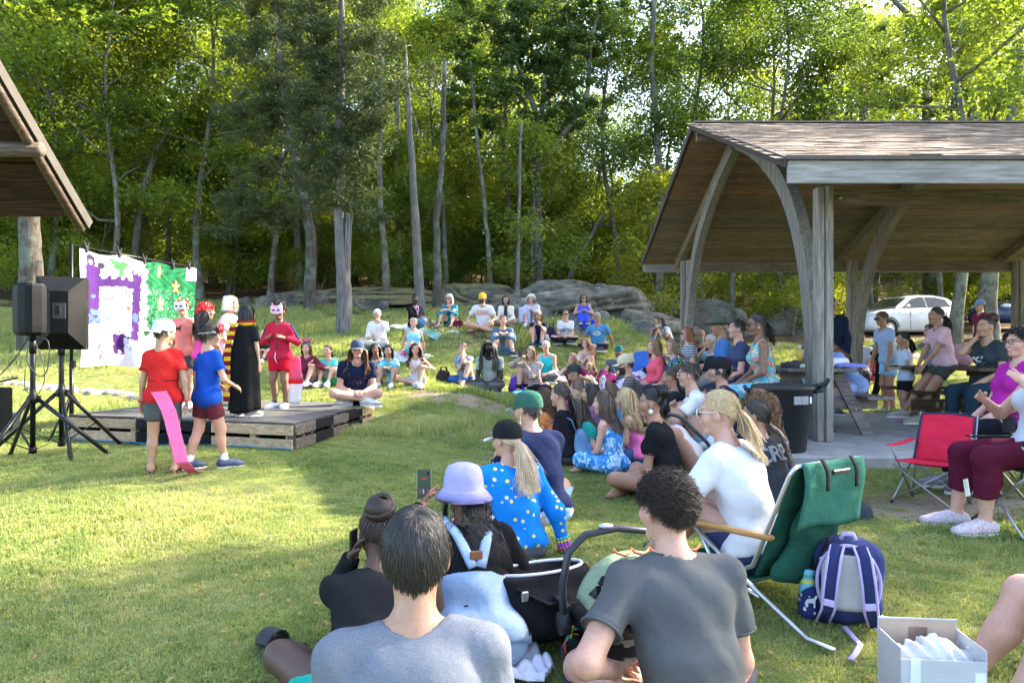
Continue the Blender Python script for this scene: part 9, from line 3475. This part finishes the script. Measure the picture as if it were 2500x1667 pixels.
# ------------------------------------------------------------------ blue and lilac school backpack
q_ = ground_at(2068,1500,3.30)
o = empty('backpack',q_,R(-20),'navy and lilac school backpack with bottle standing on the grass','backpack')
NV = fabric((.030,.040,.12),fold=.5)
LIL = fabric((.46,.40,.68),fold=.3)
MESHG = fabric((.46,.46,.46),fold=.25)
V,Q = blend_mesh([rc((0,.02,.10),(0,.03,.30),.10,.095,v3(1,0,0),1.55),rc((0,.09,.08),(0,.09,.20),.07,.06,v3(1,0,0),1.6)],.011,.05,[((0,0,.0),v3(0,0,-1))],(),.003)
link_obj('bag_body',mesh_from_arrays('bag_body',V,Q),NV,o)
V,Q = blend_mesh([rc((0,-.065,.11),(0,-.055,.30),.030,.028,v3(1,0,0),3.9)],.010,.02,(),(),.002)
link_obj('back_panel',mesh_from_arrays('back_panel',V,Q),MESHG,o)
MB().tube([(math.cos(a) * .128,-.068,.205 + math.sin(a) * .165) for a in np.linspace(-.9,math.pi + .9,26)],.008,n=6).build('piping',LIL,o)
for s in (-1,1):
	pts = [(s * .045,-.075,.37),(s * .060,-.125,.33),(s * .075,-.135,.22),(s * .085,-.12,.10),(s * .105,-.08,.03)]
	MB().tube(pts,.030,n=8,flat=.28,hint=(0,1,0)).build('shoulder_strap',NV,o)
	for t_ in (-.026,.026):
		MB().tube([(x + t_,y - .008,z) for x,y,z in pts],.006,n=5).build('strap_binding',LIL,o)
	MB().box((s * .082,-.132,.13),(.045,.014,.03),Matrix.Rotation(s * -.15,3,'Y'),.004).build('buckle',plain((.55,.48,.72),.4),o)
MB().tube([(-.03,-.055,.395),(-.02,-.06,.42),(.02,-.06,.42),(.03,-.055,.395)],.011,n=6).build('grab_handle',LIL,o)
V,Q = blend_mesh([rc((-.155,.0,.05),(-.150,.01,.13),.05,.05,v3(0,1,0),1.3)],.010,.02,[((0,0,.165),v3(0,0,1)),((0,0,0),v3(0,0,-1))],(),.002)
link_obj('side_pocket',mesh_from_arrays('side_pocket',V,Q),fabric((.025,.035,.12),'dots',(.6,.6,.66),scale=1.6),o)
bt = MB().lathe([(0,.08),(.036,.08),(.036,.185),(.030,.195),(.030,.205),(.034,.207),(.034,.235),(0,.238)],(-.165,.0,0),16).build('water_bottle',plain((.16,.50,.58),.3),o)
MB().lathe([(.0365,.175),(.0365,.192)],(-.165,.0,0),16).build('bottle_band',plain((.62,.60,.10),.4),bt)
un = np.array([(-.022,-.02),(-.012,-.02),(-.010,.0),(.012,.0),(.012,-.02),(.020,-.02),(.020,.012),(.030,.03),(.024,.038),(.012,.022),(-.016,.016),(-.026,.0)])
m_ = MB()
m_._add([(-.153 + v[0] * .95,-.070 + .004,.10 + v[1]) for v in un],[tuple(range(12))])
m_.build('unicorn_print',plain((.62,.60,.68),.8),o)
for (pts) in ([(.10,-.09,.03),(.22,-.12,.008),(.34,-.06,.006),(.44,-.02,.006)],[(-.02,-.12,.03),(.03,-.25,.008),(.00,-.36,.006),(-.02,-.42,.006)]):
	MB().tube(pts,.013,n=6,flat=.25).build('loose_strap',LIL,o)

# ------------------------------------------------------------------ picture-printed carton
q_ = ground_at(2270,1640,2.55)
o = empty('carton',q_,R(-6),'open pale grey printed carton with plastic bags at the bottom edge','box')
CW,CD,CH = .27,.20,.24
crd = plain((.47,.47,.49),.7,var=.08)
brn = plain((.44,.33,.25),.85)
t_ = .004
for (c,s) in (((0,-CD / 2,CH / 2),(CW,t_,CH)),((0,CD / 2,CH / 2 + .035),(CW,t_,CH + .07)),((-CW / 2,0,CH / 2 + .018),(t_,CD,CH + .036)),((CW / 2,0,CH / 2 + .018),(t_,CD,CH + .036))):
	w_ = MB().box(c,s).build('panel',crd,o)
MB().box((0,CD / 2 - .004,CH / 2 + .034),(CW - .012,.003,CH + .06)).build('inner_panel',brn,o)
MB().box((0,0,.004),(CW,CD,.006)).build('base_panel',brn,o)
MB().box((-.09,-CD / 2 - .003,CH * .55),(.032,.002,CH * .9)).build('white_stripe',plain((.74,.74,.76),.7),o)
MB().lathe([(0,0),(.021,0),(.021,.003),(0,.003)],(-.085,-CD / 2 - .005,.105),20,Matrix.Rotation(R(90),3,'X')).build('yellow_sticker',plain((.70,.56,.04),.6),o)
MB().box((.115,-CD / 2 - .003,CH * .5),(.034,.002,CH * .7)).build('white_stripe',plain((.74,.74,.76),.7),o)
MB().box((.0,CD / 2 - .008,CH + .015),(.062,.002,.05)).build('sticker',plain((.30,.18,.15),.7,var=.5),o)
V,Q = blend_mesh([rc((-.06,0,.20),(.02,.0,.22),.055,.06),rc((.05,-.02,.19),(.10,.0,.20),.045,.045),rc((-.02,.03,.19),(.07,.04,.2),.05,.05)],.009,.02,[((0,0,.1),v3(0,0,-1))],(),.0075,2,4.5)
link_obj('plastic_bag',mesh_from_arrays('plastic_bag',V,Q),plain((.58,.57,.56),.35),o)

# ------------------------------------------------------------------ infant car seat
q_ = ground_at(1502,1540,2.8)
cs_ = empty('infant_seat',q_,R(14),'black infant car seat with arched handle and green canopy','car seat')
cs_.scale = (.9,.9,.84)
BLKP = plain((.018,.018,.020),.5,var=.15,bump=.2)
PAD = fabric((.030,.030,.030),fold=.8)
def shell(u,v):
	a = (u - .5) * math.pi
	y = .34 - v * .66
	zb_ = .13 + .02 * math.cos(v * 3) + .24 * max(0,v - .45) ** 1.2 * 1.6
	return (math.sin(a) * .205,y - .06 * (1 - math.cos(a)) * 0,zb_ + (1 - math.cos(a)) * .17 * (.75 + .5 * v))
MB().sheet(shell,18,16,th=.02).build('shell',BLKP,cs_)
def inner(u,v):
	a = (u - .5) * math.pi * .92
	y = .31 - v * .60
	zb_ = .165 + .24 * max(0,v - .45) ** 1.2 * 1.6 + .02 * math.sin(v * 14)
	return (math.sin(a) * .175,y,zb_ + (1 - math.cos(a)) * .15 * (.75 + .5 * v))
MB().sheet(inner,16,16,th=.02).build('padded_liner',PAD,cs_)
MB().box((0,.02,.06),(.32,.50,.10),None,.03).build('base',BLKP,cs_)
hn = [(-.235,-.02,.24),(-.24,-.02,.42),(-.215,-.02,.56),(-.14,-.02,.635),(0,-.02,.655),(.14,-.02,.635),(.215,-.02,.56),(.24,-.02,.42),(.235,-.02,.24)]
MB().tube(hn,.021,n=10,flat=.75).build('carry_handle',plain((.035,.035,.042),.3),cs_)
MB().ball((-.05,-.02,.668),(.034,.02,.012),10,6).build('handle_button',plain((.5,.5,.54),.3,.6),cs_)
for s in (-1,1):
	MB().lathe([(0,-.02),(.05,-.02),(.05,.02),(0,.02)],(s * .235,-.02,.25),16,Matrix.Rotation(R(90),3,'Y')).build('handle_pivot',BLKP,cs_)
def canopy(u,v):
	a = math.pi * (.06 + .88 * u)
	b = v * .95
	return (-math.cos(a) * .225,-.24 - .10 * math.cos(b) + .16 * v,.36 + math.sin(a) * (.17 + .06 * math.sin(b * 1.5)))
MB().sheet(canopy,18,8,th=.006).build('canopy',fabric((.20,.26,.17),fold=.7),cs_)
sp_ = MB()
sp_.tube([(-.10 + .05 * k / 8 * 3 + .012 * math.cos(k * 1.6),-.20 + .012 * math.sin(k * 1.6),.60 + .012 * math.sin(k * 1.6)) for k in range(22)],.006,n=6)
sp_.build('coiled_toy',plain((.40,.14,.05),.4),cs_)
MB().sheet(lambda u,v: (-.12 + u * .11,-.06 - v * .09,.34 + v * .15),3,3,th=.002).build('paper_leaflet',plain((.70,.70,.70),.8),cs_)
V,Q = blend_mesh([rc((.02,-.06,.30),(.02,-.15,.42),.05,.045,v3(1,0,0),1.2)],.011,.02,(),(),.002)
link_obj('head_cushion',mesh_from_arrays('head_cushion',V,Q),fabric((.075,.075,.085)),cs_)
MB().box((-.02,-.02,.30),(.035,.02,.09),Matrix.Rotation(.5,3,'X'),.006).build('harness_strap',STRAPM,cs_)
q_ = ground_at(1318,1500,3.05)
o = empty('tote_bag',q_,R(28),'open black changing bag with pale lining and clip','bag')
V,Q = blend_mesh([rc((-.13,0,.12),(.13,0,.12),.115,.115),rc((-.14,0,.25),(.14,0,.25),.09,.09),rc((.0,-.10,.10),(.0,-.10,.18),.05,.04,v3(1,0,0),2.4)],.0125,.06,[((0,0,.295),v3(0,0,1)),((0,0,.0),v3(0,0,-1))],[rc((-.11,0,.30),(.11,0,.30),.07,.07)],.004)
link_obj('bag_body',mesh_from_arrays('bag_body',V,Q),fabric((.016,.016,.018),fold=.7),o)
MB().tube([(math.cos(a) * .20,math.sin(a) * .082,.298) for a in np.linspace(0,6.283,26)],.007,n=6,caps=False).build('zip_rim',plain((.50,.50,.56),.4),o)
MB().tube([(-.16,-.09,.26),(-.05,-.15,.20),(.10,-.14,.18),(.19,-.07,.24)],.016,n=6,flat=.35).build('strap',STRAPM,o)
MB().tube([(.19,-.07,.24),(.20,-.085,.20),(.195,-.09,.16)],.004,n=6).build('carabiner',plain((.6,.6,.6),.25,.9),o)
MB().tube([(.195,-.09,.16),(.195,-.092,.09)],.013,n=8).build('white_tag',plain((.68,.67,.62),.5),o)
MB().box((-.14,-.125,.235),(.03,.012,.04),None,.004).build('buckle',plain((.4,.4,.42),.3,.7),o)
q_ = hit(1418,1600)
o = empty('ring_chain',q_ + Vector((0,0,.03)),0,'chain of coloured plastic baby rings on the grass','toy')
for k,c in enumerate(((.45,.60,.05),(.05,.35,.65),(.70,.22,.02),(.30,.05,.40))):
	MB().tube([(.04 * math.cos(a) - .012 * k,.0 + .012 * math.sin(a),.05 - .045 * k * .5 + .045 * math.sin(a)) for a in np.linspace(0,6.283,14)],.005,n=6,caps=False).build('ring',plain(c,.35),o)

# ------------------------------------------------------------------ parked cars
def car(loc,rz,paint,label,sc_=1.0):
	o = empty('parked_car',loc,rz,label,'car')
	o.scale = (sc_,sc_,sc_)
	PM = plain(paint,.22,.0,spec=.6,var=.04,bump=0)
	GLS = plain((.010,.013,.012),.18,spec=.3,bump=0)
	BLK = plain((.02,.02,.022),.5)
	W_ = .86
	sec = [(-2.03,.32,.60,.55,.52),(-1.95,.24,.74,.76,.70),(-1.70,.20,.84,.84,.78),(-1.30,.19,.93,.86,.80),(-.90,.19,1.0,.86,.82),(-.3,.19,1.02,.86,.83),(.5,.19,1.05,.86,.83),(1.2,.19,1.07,.86,.82),(1.6,.20,1.07,.85,.80),(1.88,.26,1.02,.80,.74),(1.98,.38,.90,.68,.64)]
	vs,fs = [],[]
	for (x,zl,zb2,wl,wb) in sec:
		zm = zl + (zb2 - zl) * .55
		ring = [(-wl * .92,zl),(-wl,zl + .10),(-wl * 1.01,zm),(-wb,zb2 - .03),(-wb * .9,zb2),(wb * .9,zb2),(wb,zb2 - .03),(wl * 1.01,zm),(wl,zl + .10),(wl * .92,zl)]
		vs += [(x,y,z) for y,z in ring]
	n_ = 10
	for i in range(len(sec) - 1):
		for k in range(n_ - 1):
			fs.append((i * n_ + k,(i + 1) * n_ + k,(i + 1) * n_ + k + 1,i * n_ + k + 1))
		fs.append((i * n_ + n_ - 1,(i + 1) * n_ + n_ - 1,(i + 1) * n_,i * n_))
	fs += [tuple(range(n_)),tuple((len(sec) - 1) * n_ + k for k in range(n_ - 1,-1,-1))]
	b_ = MB()
	b_._add(vs,fs,True)
	body_ = b_.build('body',PM,o)
	cab_ = [(-.98,.99,.80),(-.30,1.36,.62),(.10,1.45,.60),(.80,1.46,.60),(1.40,1.38,.60),(1.78,1.06,.74)]
	vs,fs = [],[]
	for (x,z,w_) in cab_:
		vs += [(x,-w_,z),(x,-w_ * .93,z + .03),(x,w_ * .93,z + .03),(x,w_,z)]
	for i in range(len(cab_) - 1):
		for k in range(3):
			fs.append((i * 4 + k,(i + 1) * 4 + k,(i + 1) * 4 + k + 1,i * 4 + k + 1))
	r_ = MB()
	r_._add(vs,fs,True)
	r_.build('roof',PM,o)
	sidew = [(-.86,1.0),(-.26,1.35),(.10,1.42),(.80,1.43),(1.32,1.36),(1.58,1.06),(.5,1.04)]
	for s in (-1,1):
		def sp(x,z):
			return (x,s * (.815 - (z - 1.0) * .46),z)
		for a,b2 in (([(-.74,1.02),(-.24,1.33),(.10,1.40),(.32,1.41),(.32,1.03)],'side_window'),([(.38,1.03),(.38,1.41),(.80,1.41),(1.25,1.34),(1.42,1.08)],'side_window')):
			g_ = MB()
			pts = [sp(*q2) for q2 in a]
			pts = [(x,y + s * .012,z) for x,y,z in pts]
			g_._add(pts,[tuple(range(len(pts))) if s < 0 else tuple(range(len(pts) - 1,-1,-1))])
			g_.build(b2,GLS,o)
		fill = MB()
		pts = [sp(*q2) for q2 in [(-.98,1.0),(-.30,1.37),(.10,1.455),(.80,1.465),(1.40,1.39),(1.78,1.07),(.5,1.03)]]
		fill._add(pts,[tuple(range(len(pts))) if s < 0 else tuple(range(len(pts) - 1,-1,-1))])
		fill.build('pillar_frame',PM,o)
		MB().box((-.62,s * .93,1.06),(.16,.14,.11),None,.03).build('wing_mirror',PM,o)
		for dx in (.05,1.0):
			MB().box((dx,s * .868,.86),(.14,.02,.025),None,.006).build('door_handle',PM,o)
		for x in (-.42,.36,1.14):
			MB().box((x,s * .865,.62),(.012,.012,.70)).build('door_seam',BLK,o)
		hl = MB()
		hl.ball((-1.72,s * .68,.74),(.22,.14,.095),12,8,Matrix.Rotation(R(18) * s,3,'Z'))
		hl.build('headlight',plain((.52,.54,.58),.1,.3,spec=.8,bump=0),o)
		MB().ball((1.86,s * .70,.92),(.08,.10,.14),10,6).build('tail_light',plain((.35,.01,.01),.2),o)
		for x in (-1.28,1.26):
			wh = MB()
			wh.lathe([(.18,-.10),(.29,-.10),(.315,-.07),(.315,.07),(.29,.10),(.18,.10),(.18,-.10)],(x,s * .79,.315),24,Matrix.Rotation(R(90),3,'X'))
			we = wh.build('wheel',plain((.02,.02,.02),.8),o)
			rim = MB()
			rim.lathe([(0,.085 * -s),(.06,.09 * -s),(.17,.06 * -s),(.19,.10 * -s)],(x,s * .79,.315),20,Matrix.Rotation(R(90),3,'X'))
			rim.build('rim',plain((.45,.45,.47),.25,.8),we)
			ar_ = MB()
			ar_.lathe([(.33,-.09),(.37,-.09),(.37,.095),(.33,.095)],(x,s * .79,.315),24,Matrix.Rotation(R(90),3,'X'),a0=0,a1=180)
			ar_.build('wheel_arch',BLK,o)
	ws = MB()
	ws._add([(-.95,-.74,1.03),(-.95,.74,1.03),(-.30,.575,1.385),(-.30,-.575,1.385)],[(0,1,2,3)][::-1])
	ws.xf(Matrix.Translation((-.012,0,.018)))
	ws.build('windscreen',GLS,o)
	MB().box((-2.0,0,.66),(.03,.80,.07),Matrix.Rotation(.1,3,'Y'),.01).build('grille',BLK,o)
	MB().box((-2.02,0,.36),(.05,1.0,.16),None,.02).build('lower_intake',BLK,o)
	MB().box((-2.055,0,.46),(.012,.31,.155),None,.003).build('number_plate',plain((.52,.62,.68),.5),o)
	MB().ball((-1.99,0,.74),(.015,.055,.028),10,6).build('badge',plain((.4,.4,.42),.2,.8),o)
	return o
q_ = at(2200,800,26.5)
car((q_.x,q_.y,gz(q_.x,q_.y) - .12),R(16),(.56,.57,.58),'white parked hatchback beyond the shelter')
q_ = at(2520,800,29.0)
car((q_.x,q_.y,gz(q_.x,q_.y)),R(10),(.02,.035,.10),'dark blue parked car glimpsed at the right edge',1.1)

# ------------------------------------------------------------------ fallen leaves and clover heads on the lawn
def litter(name,n,size,cols,label,y0,y1,seed):
	rg_ = np.random.default_rng(seed)
	y = rg_.uniform(y0 ** .5,y1 ** .5,n) ** 2
	x = rg_.uniform(-.74,.74,n) * y
	k = lawn_keep(x,y,np.ones(n))
	x,y = x[k],y[k]
	V,T = leaf_arrays(np.stack([x,y,ground_z(x,y) + .022],1),size,rg_,up=1.4,aspect=.6)
	t = NT('fallen leaves')
	b = t.bsdf(.8,spec=.1)
	nn = t.noise(t.coord('World'),23,1)
	t.link(t.ramp([(.3,cols[0]),(.5,cols[1]),(.7,cols[2])],nn),b.inputs['Base Color'])
	o = link_obj(name,mesh_from_arrays(name,V,None,T,smooth=False),t.m)
	tag(o,label,'leaves',kind='stuff')
litter('fallen_leaves',1500,.030,[(.16,.09,.04),(.32,.22,.08),(.22,.13,.05)],'small brown and yellow leaves fallen on the lawn',2,24,3)
litter('clover',5200,.018,[(.05,.12,.03),(.10,.19,.05),(.15,.22,.07)],'clover leaves growing through the lawn',2,9,5)
